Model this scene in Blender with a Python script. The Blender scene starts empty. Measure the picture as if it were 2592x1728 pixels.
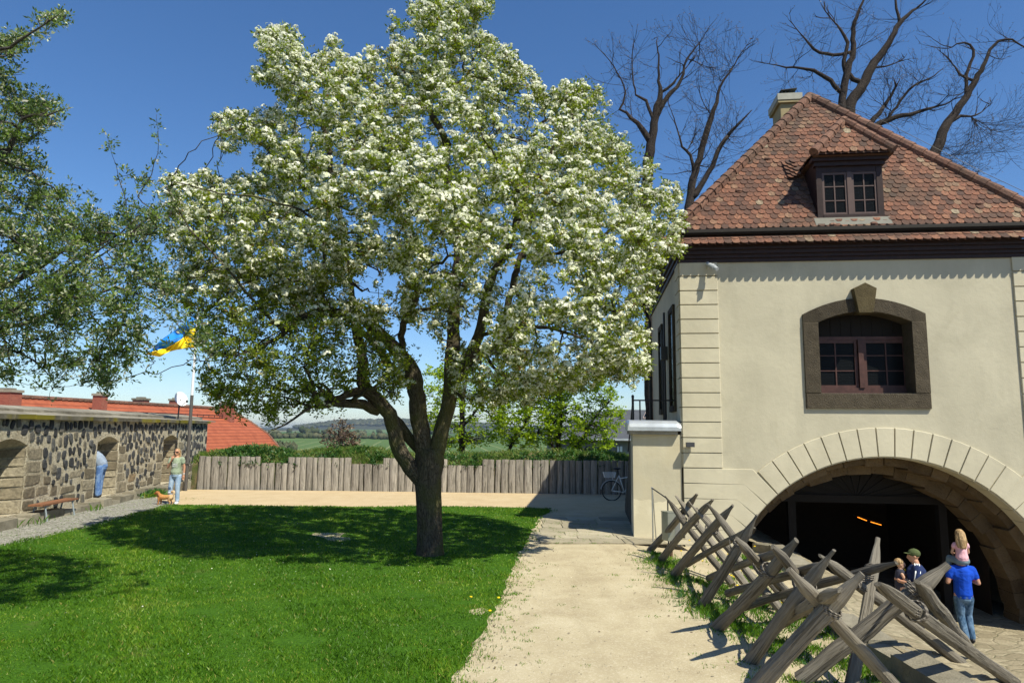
import bpy, bmesh, math, random
import numpy as np
from mathutils import Vector, Matrix
from mathutils.kdtree import KDTree
random.seed(7); RNG = np.random.default_rng(7)
scene = bpy.context.scene
COL = scene.collection
R_ = math.radians

# ------------------------------------------------------------ camera
FPX = 1750.0; PITCH = math.atan(224/1750); ROLL = R_(.55); H = 2.37
FW = Vector((0, math.cos(PITCH), math.sin(PITCH)))
_U0 = Vector((0, -math.sin(PITCH), math.cos(PITCH))); _R0 = Vector((1, 0, 0))
RT = math.cos(ROLL)*_R0 + math.sin(ROLL)*_U0
UP = -math.sin(ROLL)*_R0 + math.cos(ROLL)*_U0
EYE = Vector((0, 0, H))
cd = bpy.data.cameras.new('camera'); cam = bpy.data.objects.new('camera', cd); COL.objects.link(cam)
cam.matrix_world = Matrix(((RT.x, UP.x, -FW.x, 0), (RT.y, UP.y, -FW.y, 0), (RT.z, UP.z, -FW.z, H), (0, 0, 0, 1)))
cd.sensor_width = 36; cd.lens = FPX/2592*36; cd.clip_start = .1; cd.clip_end = 40000
scene.camera = cam
# ------------------------------------------------------------ world, sun, exposure
SUNV = Vector((.49, -.575, 1.0)).normalized()
w = bpy.data.worlds.new("World"); scene.world = w; w.use_nodes = True
nt = w.node_tree; nt.nodes.clear()
sky = nt.nodes.new('ShaderNodeTexSky'); sky.sky_type = 'NISHITA'; sky.sun_disc = False
sky.sun_elevation = math.asin(SUNV.z); sky.sun_rotation = math.atan2(SUNV.x, SUNV.y)
sky.altitude = 300; sky.air_density = 1.0; sky.dust_density = .35; sky.ozone_density = 2.6
bg = nt.nodes.new('ShaderNodeBackground'); bg.inputs[1].default_value = .097
wo = nt.nodes.new('ShaderNodeOutputWorld')
hs = nt.nodes.new('ShaderNodeHueSaturation'); hs.inputs['Saturation'].default_value = 1.12; hs.inputs['Value'].default_value = 1.0
tn = nt.nodes.new('ShaderNodeMix'); tn.data_type = 'RGBA'; tn.blend_type = 'MULTIPLY'; tn.inputs[0].default_value = 1; tn.inputs[7].default_value = (.88, .97, 1.10, 1)
nt.links.new(sky.outputs[0], tn.inputs[6]); nt.links.new(tn.outputs[2], hs.inputs['Color']); nt.links.new(hs.outputs[0], bg.inputs[0]); nt.links.new(bg.outputs[0], wo.inputs[0])
sd = bpy.data.lights.new('sun', 'SUN'); sd.energy = 5.0; sd.angle = R_(.53); sd.color = (1, .95, .775)
so = bpy.data.objects.new('sun', sd); COL.objects.link(so)
so.rotation_euler = SUNV.to_track_quat('Z', 'Y').to_euler(); so.location = (10, -10, 30)
scene.view_settings.view_transform = 'Standard'; scene.view_settings.look = 'None'
scene.view_settings.exposure = .46; scene.view_settings.gamma = 1
scene.render.engine = 'CYCLES'
scene.cycles.max_bounces = 6; scene.cycles.transparent_max_bounces = 8; scene.cycles.volume_bounces = 0

# ------------------------------------------------------------ pixel helpers (photo pixels -> rays from the photographer's eye)
def ray(x, y):
    return FW + (x-1296)/FPX*RT + (864-y)/FPX*UP
def G(x, y, z=0):
    d = ray(x, y); return EYE + d*((z-H)/d.z)
def AY(x, y, Y):
    d = ray(x, y); return EYE + d*(Y/d.y)
C0 = G(1734, 1364); C0.z = 0
_a = R_(6.6); fu = Vector((math.cos(_a), -math.sin(_a), 0)); fn = Vector((math.sin(_a), math.cos(_a), 0))
def FP(s, z, t=0):
    """gatehouse frame: s along the front from its left corner, t into the house"""
    return C0 + fu*s + fn*t + Vector((0, 0, z))
def FC(x, y, t=0):
    d = ray(x, y); k = (C0-EYE+fn*t).dot(fn)/d.dot(fn); p = EYE+d*k
    return (p-C0).dot(fu), p.z
# ------------------------------------------------------------ object helpers
def tag(o, label=None, cat=None, group=None, kind=None):
    if label: o['label'] = label
    if cat: o['category'] = cat
    if group: o['group'] = group
    if kind: o['kind'] = kind
    return o
def empty(name, loc=(0, 0, 0), rz=0, **k):
    o = bpy.data.objects.new(name, None); COL.objects.link(o); o.location = loc; o.rotation_euler = (0, 0, rz)
    o.empty_display_size = .2
    return tag(o, **k)
def link(name, me, mats, parent=None, smooth=False):
    o = bpy.data.objects.new(name, me); COL.objects.link(o)
    for m in (mats if isinstance(mats, (list, tuple)) else [mats]): me.materials.append(m)
    if smooth:
        me.polygons.foreach_set('use_smooth', np.ones(len(me.polygons), bool))
    if parent: keep_parent(o, parent)
    return o
def mw(o):
    m = Matrix.Translation(o.location) @ o.rotation_euler.to_matrix().to_4x4() @ Matrix.Diagonal((*o.scale, 1))
    return (mw(o.parent) @ o.matrix_parent_inverse @ m) if o.parent else m
def keep_parent(o, parent):
    o.parent = parent; o.matrix_parent_inverse = mw(parent).inverted()
def copy_tree(o, parent=None):
    c = o.copy(); COL.objects.link(c); c.parent = parent
    for ch in [x for x in bpy.data.objects if x.parent == o]: copy_tree(ch, c)
    return c
class MB:
    def __init__(s): s.v = []; s.f = []; s.r = []; s.m = []; s.lc = []
    def add(s, vs, fs, r=None, m=0, lc=None):
        b = len(s.v); s.v += [tuple(p) for p in vs]
        s.lc += [tuple(p) for p in (lc if lc is not None else vs)]
        rr = random.random() if r is None else r
        for f in fs: s.f.append(tuple(i+b for i in f)); s.r.append(rr); s.m.append(m)
        return s
    def box(s, a, b, F=None, r=None, m=0, j=0):
        """axis box between a and b; F maps local to world"""
        vs = [Vector((x, y, z)) for z in (a[2], b[2]) for y in (a[1], b[1]) for x in (a[0], b[0])]
        if j: vs = [p+Vector((random.uniform(-j, j), random.uniform(-j, j), random.uniform(-j, j))) for p in vs]
        if F: vs = [F(p) for p in vs]
        return s.add(vs, [(0, 2, 3, 1), (4, 5, 7, 6), (0, 1, 5, 4), (2, 6, 7, 3), (0, 4, 6, 2), (1, 3, 7, 5)], r, m)
    def prism(s, poly, d, r=None, m=0, bev=0):
        """poly: list of world points (front face), extruded by vector d (from back to front = -d)"""
        n = len(poly); p = [Vector(q) for q in poly]; c = sum(p, Vector())/n
        if bev:
            fr = [q+(c-q).normalized()*bev*1.2-d.normalized()*bev for q in p]
            vs = fr+p+[q+d for q in p]
            fs = [tuple(range(n))]
            for i in range(n):
                k = (i+1) % n; fs += [(i, n+i, n+k, k), (n+i, 2*n+i, 2*n+k, n+k)]
        else:
            vs = p+[q+d for q in p]; fs = [tuple(range(n)), tuple(range(2*n-1, n-1, -1))]
            for i in range(n):
                k = (i+1) % n; fs.append((i, n+i, n+k, k))
        return s.add(vs, fs, r, m)
    def tube(s, pts, rad, n=8, cap=True, r=None, m=0, wob=0, tip=False):
        pts = [Vector(p) for p in pts]; L = len(pts)
        if not hasattr(rad, '__len__'): rad = [rad]*L
        T = []
        for i in range(L):
            t = pts[min(i+1, L-1)]-pts[max(i-1, 0)]; T.append(t.normalized() if t.length > 1e-9 else Vector((0, 0, 1)))
        a = T[0].orthogonal().normalized(); vs = []; lc = []; l = random.uniform(0, 50); ph = random.uniform(0, 6)
        for i in range(L):
            a = (a-T[i]*a.dot(T[i])).normalized(); b = T[i].cross(a)
            if i: l += (pts[i]-pts[i-1]).length
            for k in range(n):
                an = 2*math.pi*k/n; rr = rad[i]*(1+(wob*(math.sin(an*2+ph+l*2)+.6*math.sin(an*5+ph*3+l*5)) if wob else 0))
                vs.append(pts[i]+(a*math.cos(an)+b*math.sin(an))*rr)
                lc.append((math.cos(an)*rad[0]+ph, math.sin(an)*rad[0], l))
        fs = [(i*n+k, i*n+(k+1) % n, (i+1)*n+(k+1) % n, (i+1)*n+k) for i in range(L-1) for k in range(n)]
        if cap: fs += [tuple(range(n-1, -1, -1)), tuple(range((L-1)*n, L*n))]
        return s.add(vs, fs, r, m, lc)
    def lathe(s, prof, c, ax=Vector((0, 0, 1)), n=16, r=None, m=0):
        c = Vector(c); ax = Vector(ax).normalized(); a = ax.orthogonal().normalized(); b = ax.cross(a)
        vs = [c+ax*h+(a*math.cos(2*math.pi*k/n)+b*math.sin(2*math.pi*k/n))*q for q, h in prof for k in range(n)]
        fs = [(i*n+k, i*n+(k+1) % n, (i+1)*n+(k+1) % n, (i+1)*n+k) for i in range(len(prof)-1) for k in range(n)]
        fs += [tuple(range(n-1, -1, -1)), tuple(range((len(prof)-1)*n, len(prof)*n))]
        return s.add(vs, fs, r, m)
    def blob(s, c, rad, seg=8, r=None, m=0, j=0, sq=1):
        c = Vector(c); rx, ry, rz = rad; vs = []; n = seg
        for i in range(n//2+1):
            th = math.pi*i/(n//2)
            for k in range(n):
                ph = 2*math.pi*k/n; q = 1+random.uniform(-j, j)
                f = lambda v: math.copysign(abs(v)**sq, v)
                vs.append(c+Vector((f(math.sin(th)*math.cos(ph))*rx*q, f(math.sin(th)*math.sin(ph))*ry*q, f(math.cos(th))*rz*q)))
        fs = [(i*n+k, (i+1)*n+k, (i+1)*n+(k+1) % n, i*n+(k+1) % n) for i in range(n//2) for k in range(n)]
        return s.add(vs, fs, r, m)
    def build(s, name, mats, parent=None, smooth=False, org=None):
        me = bpy.data.meshes.new(name)
        o3 = Vector(org) if org is not None else Vector()
        me.from_pydata([(p[0]-o3.x, p[1]-o3.y, p[2]-o3.z) for p in s.v], [], s.f)
        a = me.attributes.new('rnd', 'FLOAT', 'FACE'); a.data.foreach_set('value', np.array(s.r, 'f'))
        a = me.attributes.new('lc', 'FLOAT_VECTOR', 'POINT'); a.data.foreach_set('vector', np.array(s.lc, 'f').ravel())
        me.polygons.foreach_set('material_index', np.array(s.m, 'i'))
        if smooth: me.polygons.foreach_set('use_smooth', np.ones(len(s.f), bool))
        bm = bmesh.new(); bm.from_mesh(me); bmesh.ops.recalc_face_normals(bm, faces=bm.faces); bm.to_mesh(me); bm.free()
        o = bpy.data.objects.new(name, me); COL.objects.link(o); o.location = o3
        for m in (mats if isinstance(mats, (list, tuple)) else [mats]): me.materials.append(m)
        if parent: keep_parent(o, parent)
        return o
def np_mesh(name, V, Q, rnd=None, mi=None):
    """V (n,3), Q (m,k) faces with k corners each"""
    me = bpy.data.meshes.new(name); V = np.ascontiguousarray(V, 'f'); Q = np.ascontiguousarray(Q, 'i'); k = Q.shape[1]
    me.vertices.add(len(V)); me.vertices.foreach_set('co', V.ravel())
    me.loops.add(Q.size); me.loops.foreach_set('vertex_index', Q.ravel())
    me.polygons.add(len(Q)); me.polygons.foreach_set('loop_start', np.arange(len(Q), dtype='i')*k)
    me.polygons.foreach_set('loop_total', np.full(len(Q), k, 'i'))
    if mi is not None: me.polygons.foreach_set('material_index', np.ascontiguousarray(mi, 'i'))
    me.update(calc_edges=True)
    if rnd is not None:
        a = me.attributes.new('rnd', 'FLOAT', 'FACE'); a.data.foreach_set('value', np.ascontiguousarray(rnd, 'f'))
    return me
def grid_mesh(name, xs, ys, zf, mats, parent=None, smooth=True, **k):
    """xs may be a function of y"""
    V = []; n = None
    for y in ys:
        row = xs(y) if callable(xs) else xs; n = len(row)
        for x in row: V.append((x, y, zf(x, y)))
    Q = [(j*n+i, j*n+i+1, (j+1)*n+i+1, (j+1)*n+i) for j in range(len(ys)-1) for i in range(n-1)]
    me = np_mesh(name, np.array(V), np.array(Q)); o = link(name, me, mats, parent, smooth)
    return tag(o, **k)
def hn(x, y=0., s=1.):
    """cheap smooth value noise -1..1"""
    return (math.sin(x*1.7*s+y*.9*s+1.3)+math.sin(-x*.8*s+y*2.1*s+4.1)*.8+math.sin(x*3.9*s+y*3.1*s)*.5+math.sin(x*2.3*s-y*4.7*s+2)*.4)/2.7

# ------------------------------------------------------------ materials
class NT:
    def __init__(s, name, rough=.8, spec=.3, metal=0):
        s.m = bpy.data.materials.new(name); s.m.use_nodes = True; s.t = s.m.node_tree
        s.b = s.t.nodes['Principled BSDF']; s.out = s.t.nodes['Material Output']
        s.b.inputs['Roughness'].default_value = rough; s.b.inputs['Specular IOR Level'].default_value = spec
        s.b.inputs['Metallic'].default_value = metal
    def n(s, ty, **k):
        nd = s.t.nodes.new('ShaderNode'+ty)
        for a, v in k.items():
            if a.startswith('i_'):
                key = a[2:].replace('_', ' '); sock = nd.inputs[int(key)] if key.isdigit() else nd.inputs[key]
                s.put(sock, v)
            else: setattr(nd, a, v)
        return nd
    def put(s, sock, v):
        if isinstance(v, bpy.types.NodeSocket): s.t.links.new(v, sock)
        elif isinstance(v, (tuple, list)) and len(v) == 3 and sock.type == 'RGBA': sock.default_value = (*v, 1)
        else: sock.default_value = v
    def co(s, scale=(1, 1, 1), kind='Object', rot=(0, 0, 0)):
        if kind == 'lc': src = s.n('Attribute', attribute_name='lc').outputs['Vector']
        else: src = s.n('TexCoord').outputs[kind]
        return s.n('Mapping', i_Vector=src, i_Scale=scale, i_Rotation=rot).outputs[0]
    def warp(s, k, sc=1.5):
        m_ = s.n('Mix', data_type='VECTOR'); m_.inputs[0].default_value = k*.5; s.t.links.new(s.co(), m_.inputs[4]); s.t.links.new(s.n('TexNoise', i_Scale=sc, i_Detail=5.).outputs['Color'], m_.inputs[5]); return m_.outputs[1]
    def rnd(s): return s.n('Attribute', attribute_name='rnd').outputs['Fac']
    def noise(s, sc=5, det=3, co=None, rough=.55, dist=0):
        k = dict(i_Scale=sc, i_Detail=det, i_Roughness=rough, i_Distortion=dist)
        nd = s.n('TexNoise', **k); s.t.links.new(co if co is not None else s.co(), nd.inputs['Vector']); return nd.outputs['Fac']
    def vor(s, sc=5, feat='F1', co=None, rnd=1):
        nd = s.n('TexVoronoi', feature=feat, i_Scale=sc, i_Randomness=rnd); s.t.links.new(co if co is not None else s.co(), nd.inputs['Vector']); return nd
    def ramp(s, fac, stops, interp='LINEAR'):
        nd = s.n('ValToRGB', i_Fac=fac); cr = nd.color_ramp; cr.interpolation = interp
        while len(cr.elements) < len(stops): cr.elements.new(.5)
        for e, (p, c) in zip(cr.elements, stops):
            e.position = p; e.color = (*c, 1) if isinstance(c, tuple) else (c, c, c, 1)
        return nd.outputs[0]
    def mix(s, fac, a, b, mode='MIX'):
        nd = s.n('Mix', data_type='RGBA', blend_type=mode)
        s.put(nd.inputs[0], fac); s.put(nd.inputs[6], a); s.put(nd.inputs[7], b); return nd.outputs[2]
    def math(s, op, a, b=0.):
        nd = s.n('Math', operation=op); s.put(nd.inputs[0], a); s.put(nd.inputs[1], b); return nd.outputs[0]
    def col(s, c): s.put(s.b.inputs['Base Color'], c); return s
    def bump(s, h, st=.5, d=.02, prev=None):
        nd = s.n('Bump', i_Height=h, i_Strength=st, i_Distance=d)
        if prev is not None: s.t.links.new(prev, nd.inputs['Normal'])
        s.t.links.new(nd.outputs[0], s.b.inputs['Normal']); return nd.outputs[0]
def flat(name, c, rough=.7, spec=.3, metal=0, var=.12, sc=6):
    q = NT(name, rough, spec, metal); n = q.noise(sc, 4)
    q.col(q.ramp(n, [(.3, tuple(v*(1-var) for v in c)), (.7, tuple(min(1, v*(1+var)) for v in c))])); q.bump(n, .15, .01); return q.m
def glow(name, c, st):
    q = NT(name); q.col(c); q.b.inputs['Emission Color'].default_value = (*c, 1); q.b.inputs['Emission Strength'].default_value = st; return q.m
M = {}
def plaster(name, c, base=False):
    q = NT(name, .9, .15)
    big = q.noise(.9, 5, dist=.4); mid = q.noise(6, 4); st = q.noise(2.2, 4, q.co((1, 1, .14)))
    a = q.ramp(big, [(.34, tuple(v*.90 for v in c)), (.5, c), (.66, tuple(min(1, v*1.07) for v in c))])
    a = q.mix(q.ramp(st, [(.5, 0.), (.75, .30)]), a, tuple(v*.72 for v in c))
    a = q.mix(q.ramp(mid, [(.55, 0.), (.8, .25)]), a, (c[0]*.86, c[1]*.85, c[2]*.8))
    # darker stains in patches of their own
    sp = q.noise(.7, 6, q.co((1.3, 1.3, 1), rot=(.3, .2, 1)), dist=1.2)
    a = q.mix(q.ramp(sp, [(.58, 0.), (.72, .28)]), a, (c[0]*.72, c[1]*.70, c[2]*.66))
    if base:
        hz_ = q.math('ADD', q.n('SeparateXYZ', i_Vector=q.co()).outputs[2], q.math('MULTIPLY', q.math('SUBTRACT', q.noise(2.2, 3), .5), .5))
        a = q.mix(q.math('LESS_THAN', hz_, .82), a, (.62, .56, .41)); a = q.mix(q.ramp(q.noise(1.8, 5), [(.5, 0.), (.65, .4)]), a, (.46, .40, .27))
    q.col(a); h = q.noise(70, 3); h2 = q.noise(9, 3)
    q.bump(h, .35, .006, q.bump(h2, .25, .02)); return q.m
M['plaster'] = plaster('wall_plaster', (.465, .425, .32))
M['annex'] = plaster('annex_plaster', (.49, .445, .33), True)
M['quoin'] = plaster('quoin_plaster', (.515, .468, .35))
def wood(name, c1, c2, crack=.5, sc=1.):
    q = NT(name, .85, .2); co = q.co((14*sc, 14*sc, .9*sc), 'lc'); co2 = q.co((1, 1, .35), 'lc')
    g = q.noise(3, 6, co, .65, .3); b = q.noise(3, 4, co2)
    fg = q.noise(3, 3, q.co((60*sc, 60*sc, 2.5*sc), 'lc'), .6)
    a = q.ramp(g, [(.40, c1), (.58, c2)]); a = q.mix(q.ramp(fg, [(.40, .6), (.55, 0.)]), a, tuple(v*.6 for v in c1))
    a = q.mix(q.ramp(b, [(.35, 0.), (.7, .55)]), a, tuple(v*.55 for v in c2))
    cr = q.noise(2.2, 2, q.co((22*sc, 22*sc, .7*sc), 'lc'), .5, .2)
    cm = q.ramp(cr, [(.37, 1.), (.40, 0.)]); a = q.mix(q.math('MULTIPLY', cm, crack), a, (.012, .010, .008))
    kn = q.vor(1.6, co=q.co((9, 9, 2.2), 'lc')).outputs['Distance']; a = q.mix(q.ramp(kn, [(.06, .7), (.14, 0.)]), a, (.03, .022, .016))
    a = q.mix(.35, a, q.ramp(q.rnd(), [(0, tuple(v*.55 for v in c2)), (1, tuple(min(1, v*1.25) for v in c2))]))
    q.col(a); q.bump(q.math('SUBTRACT', g, q.math('MULTIPLY', cm, .8)), .8, .02); return q.m
M['log'] = wood('weathered_log', (.085, .075, .062), (.255, .225, .180), .95)
M['fence'] = wood('grey_timber', (.15, .135, .118), (.40, .365, .32), .8, .8)
M['dwood'] = flat('brown_painted_timber', (.024, .010, .008), .55, .3, var=.3, sc=9)
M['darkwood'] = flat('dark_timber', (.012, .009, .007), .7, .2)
M['benchwood'] = wood('bench_wood', (.20, .085, .045), (.36, .17, .09), .3, 2)
def rope():
    q = NT('rope_fibre', .9, .1); wv = q.n('TexWave', wave_type='BANDS', bands_direction='DIAGONAL', i_Scale=14., i_Distortion=2.); q.t.links.new(q.co((1, 1, 1), 'lc'), wv.inputs['Vector'])
    q.col(q.ramp(wv.outputs['Fac'], [(.2, (.10, .088, .075)), (.7, (.22, .195, .165))])); q.bump(wv.outputs['Fac'], .8, .01); return q.m
M['rope'] = rope()
def bark(name, c1, c2, moss=0.):
    q = NT(name, .9, .15); co = q.co((9, 9, 2.0), 'lc'); g = q.noise(3, 6, co, .7, .8)
    v = q.vor(5, 'DISTANCE_TO_EDGE', q.co((7, 7, 1.6), 'lc')).outputs['Distance']
    a = q.ramp(g, [(.3, c1), (.65, c2)])
    a = q.mix(q.ramp(v, [(.0, .8), (.12, 0.)]), a, tuple(x*.4 for x in c1))
    if moss: a = q.mix(q.math('MULTIPLY', q.ramp(q.noise(1.6, 4), [(.5, 0.), (.62, 1.)]), moss), a, (.10, .10, .025))
    q.col(a); q.bump(q.math('ADD', g, q.math('MULTIPLY', v, 1.2)), .9, .03); return q.m
M['bark'] = bark('pear_bark', (.034, .026, .018), (.145, .12, .088), .5)
M['bark2'] = bark('grey_bark', (.035, .030, .026), (.14, .125, .11), .15)
M['bark3'] = bark('bare_bark', (.022, .017, .015), (.085, .068, .060))
def leaf(name, stops, trans=.35, rough=.45):
    q = NT(name, rough, .35); c = q.ramp(q.rnd(), stops); q.col(c)
    tr = q.n('BsdfTranslucent'); q.t.links.new(q.mix(1., c, (1.5, 1.6, .6), 'MULTIPLY'), tr.inputs['Color'])
    mx = q.n('MixShader'); mx.inputs[0].default_value = trans
    q.t.links.new(q.b.outputs[0], mx.inputs[1]); q.t.links.new(tr.outputs[0], mx.inputs[2]); q.t.links.new(mx.outputs[0], q.out.inputs[0]); return q.m
M['leaf'] = leaf('pear_leaf', [(0, (.060, .085, .008)), (.45, (.17, .22, .016)), (.88, (.28, .33, .03)), (1, (.18, .11, .03))], .42)
M['leaf2'] = leaf('greygreen_leaf', [(0, (.045, .08, .02)), (.45, (.095, .14, .04)), (.68, (.16, .25, .03)), (.84, (.30, .33, .20)), (1, (.48, .46, .38))], .30, .35)
M['leaf3'] = leaf('spring_leaf', [(0, (.14, .21, .01)), (.6, (.30, .42, .015)), (1, (.40, .50, .03))], .45)
M['leaf4'] = leaf('ground_cover_leaf', [(0, (.015, .05, .012)), (.6, (.035, .11, .022)), (1, (.10, .19, .04))], .2)
M['dry'] = leaf('dry_bud', [(0, (.08, .05, .04)), (1, (.20, .15, .10))], .1)
def petal():
    q = NT('white_petal', .6, .2); c = q.ramp(q.rnd(), [(0, (.66, .70, .44)), (.35, (.84, .85, .68)), (1, (.90, .90, .79))]); q.col(c)
    tr = q.n('BsdfTranslucent'); q.t.links.new(c, tr.inputs['Color']); mx = q.n('MixShader'); mx.inputs[0].default_value = .38
    q.t.links.new(q.b.outputs[0], mx.inputs[1]); q.t.links.new(tr.outputs[0], mx.inputs[2]); q.t.links.new(mx.outputs[0], q.out.inputs[0]); return q.m
M['petal'] = petal()
M['grassblade'] = leaf('grass_blade', [(0, (.034, .10, .004)), (.5, (.088, .20, .008)), (.85, (.18, .29, .018)), (1, (.32, .30, .08))], .3, .5)
M['drygrass'] = leaf('meadow_grass', [(0, (.05, .12, .015)), (.5, (.12, .19, .03)), (1, (.30, .28, .11))], .25, .5)
def soil_lawn():
    q = NT('lawn_soil', .95, .1); a = q.noise(1.1, 5); b = q.noise(30, 4)
    c = q.ramp(b, [(.3, (.024, .07, .005)), (.7, (.06, .145, .010))])
    c = q.mix(q.ramp(a, [(.62, 0.), (.70, .5)]), c, (.12, .13, .04)); q.col(c); q.bump(b, .8, .03); return q.m
M['lawn'] = soil_lawn()
def sand():
    q = NT('sandy_gravel', .95, .12); f = q.noise(85, 4, rough=.75); m_ = q.noise(1.3, 6, dist=.5); sp = q.noise(160, 2, rough=.9); g2 = q.vor(55).outputs['Color']
    g3 = q.n('SeparateColor', i_Color=g2).outputs[0]
    c = q.ramp(m_, [(.3, (.37, .31, .205)), (.5, (.465, .40, .27)), (.7, (.54, .475, .335))]); tk = q.noise(1.1, 4, q.co((2.2, .18, 1)), dist=.4); c = q.mix(q.ramp(tk, [(.52, 0.), (.64, .30)]), c, (.33, .275, .18)); c = q.mix(q.ramp(q.noise(7, 4), [(.60, 0.), (.70, .25)]), c, (.30, .245, .16))
    c = q.mix(q.ramp(f, [(.35, .6), (.6, 0.)]), c, (.30, .235, .15))
    c = q.mix(q.ramp(g3, [(.72, 0.), (.95, .35)]), c, (.60, .54, .42))
    c = q.mix(q.ramp(sp, [(.24, .9), (.32, 0.)]), c, (.10, .08, .06))
    # the strip by the fence is a warmer sand
    sy = q.n('SeparateXYZ', i_Vector=q.co()).outputs[1]
    c = q.mix(q.math('MULTIPLY', q.ramp(q.math('MULTIPLY', sy, .02), [(.38, 0.), (.44, 1.)]), .5), c, (.54, .385, .215))
    q.col(c); q.bump(f, .55, .012, q.bump(m_, .3, .05)); return q.m
M['sand'] = sand()
def gravel():
    q = NT('grey_gravel', .95, .1); v = q.vor(26); b = q.noise(2, 4); c = q.n('SeparateColor', i_Color=v.outputs['Color']).outputs[0]
    a = q.ramp(c, [(0, (.14, .13, .11)), (.6, (.27, .26, .23)), (1, (.38, .37, .33))]); a = q.mix(q.ramp(b, [(.45, 0.), (.75, .5)]), a, (.16, .17, .10))
    q.col(a); q.bump(v.outputs['Distance'], .7, .02); return q.m
M['gravel'] = gravel()
def stone(name, c1, c2, sc=4., bmp=.5):
    q = NT(name, .9, .2); a = q.noise(sc, 6, rough=.65); b = q.noise(sc*9, 3); l = q.noise(sc*.6, 3)
    c = q.ramp(a, [(.3, c1), (.68, c2)]); c = q.mix(q.ramp(b, [(.6, 0.), (.72, .5)]), c, tuple(v*.5 for v in c1))
    c = q.mix(.42, c, q.ramp(q.rnd(), [(0, tuple(v*.6 for v in c1)), (1, tuple(min(1, v*1.2) for v in c2))]))
    q.col(c); q.bump(q.math('ADD', a, b), bmp, .03); return q.m
M['frame'] = stone('brown_sandstone', (.030, .024, .016), (.088, .071, .050), 5, .8)
M['key'] = stone('ochre_sandstone', (.035, .026, .013), (.105, .082, .042), 4)
M['slab'] = stone('paving_stone', (.27, .235, .165), (.42, .37, .27), 3)
M['cap'] = stone('coping_stone', (.13, .115, .085), (.34, .31, .25), 3)
M['jamb'] = stone('gate_sandstone', (.07, .045, .024), (.17, .12, .068), 2.5, .9)
M['kerb'] = stone('kerb_stone', (.14, .125, .09), (.30, .27, .21), 5)
def mosslip():
    q = NT('mossy_coping_edge', .9, .15); a = q.noise(2.5, 5); n = q.noise(.8, 3, q.co((1, 1, .2)))
    c = q.ramp(a, [(.3, (.06, .055, .04)), (.7, (.17, .155, .12))]); c = q.mix(q.ramp(n, [(.46, 0.), (.56, .9)]), c, (.20, .17, .015)); q.col(c); q.bump(a, .6, .02); return q.m
M['lip'] = mosslip()
def rubble():
    q = NT('rubble_masonry', .9, .2)
    co = q.co((1, 1, .66)); wob = q.noise(7, 3)
    cw = q.n('Mix', data_type='VECTOR'); q.put(cw.inputs[0], .10); q.t.links.new(co, cw.inputs[4]); q.t.links.new(q.n('TexNoise', i_Scale=5., i_Detail=4.).outputs['Color'], cw.inputs[5]); co = cw.outputs[1]
    vE = q.vor(5.0, 'DISTANCE_TO_EDGE', co).outputs['Distance']; vF = q.vor(5.0, 'F1', co); idc = q.n('SeparateColor', i_Color=vF.outputs['Color'])
    fine = q.noise(22, 6, rough=.75); mo = q.ramp(fine, [(.32, (.13, .10, .065)), (.44, (.46, .40, .29)), (.66, (.66, .60, .47))])
    bas = q.mix(q.ramp(fine, [(.35, 0.), (.7, 1.)]), (.022, .023, .026), (.115, .115, .12))
    bas = q.mix(q.math('MULTIPLY', idc.outputs[2], .35), bas, (.13, .115, .09))
    sand_ = q.mix(q.ramp(fine, [(.3, 0.), (.7, 1.)]), (.20, .15, .085), (.40, .32, .20))
    stn = q.mix(q.ramp(idc.outputs[0], [(.80, 0.), (.82, 1.)], 'CONSTANT'), bas, sand_)
    e = q.math('ADD', vE, q.math('MULTIPLY', q.math('SUBTRACT', wob, .5), .10))
    rad = q.math('SUBTRACT', q.math('ADD', .50, q.math('MULTIPLY', idc.outputs[1], .30)), q.math('ADD', vF.outputs['Distance'], q.math('MULTIPLY', q.math('SUBTRACT', wob, .5), .25)))
    ins = q.math('MULTIPLY', q.ramp(q.math('SUBTRACT', e, .035), [(0, 0.), (.025, 1.)]), q.ramp(rad, [(0, 0.), (.05, 1.)]))
    A = q.mix(ins, mo, stn)
    br = q.n('TexBrick', i_Color1=(.24, .175, .10, 1), i_Color2=(.42, .34, .22, 1), i_Mortar=(.20, .165, .11, 1), i_Scale=1.5, i_Mortar_Size=.014, i_Bias=0., i_Brick_Width=.95, i_Row_Height=.5)
    w2 = q.noise(2.5, 4); sx = q.n('SeparateXYZ', i_Vector=q.co()); cb = q.n('CombineXYZ'); q.t.links.new(q.math('ADD', sx.outputs[1], q.math('MULTIPLY', w2, .5)), cb.inputs[0]); q.t.links.new(q.math('ADD', sx.outputs[2], q.math('MULTIPLY', w2, .35)), cb.inputs[1])
    q.t.links.new(cb.outputs[0], br.inputs['Vector'])
    B = q.mix(q.ramp(fine, [(.35, .6), (.65, 0.)]), br.outputs['Color'], (.13, .10, .06))
    B = q.mix(q.ramp(q.noise(2.6, 5), [(.52, 0.), (.60, .85)]), B, mo)
    pn = q.math('ADD', q.noise(.9, 3), q.math('ADD', q.math('MULTIPLY', sx.outputs[2], -.13), q.math('MULTIPLY', sx.outputs[1], -.006)))
    q.col(q.mix(q.ramp(pn, [(.275, 0.), (.295, 1.)]), A, B))
    q.bump(q.math('ADD', q.math('MULTIPLY', ins, .7), fine), 1., .06); return q.m
M['rubble'] = rubble()
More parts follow.
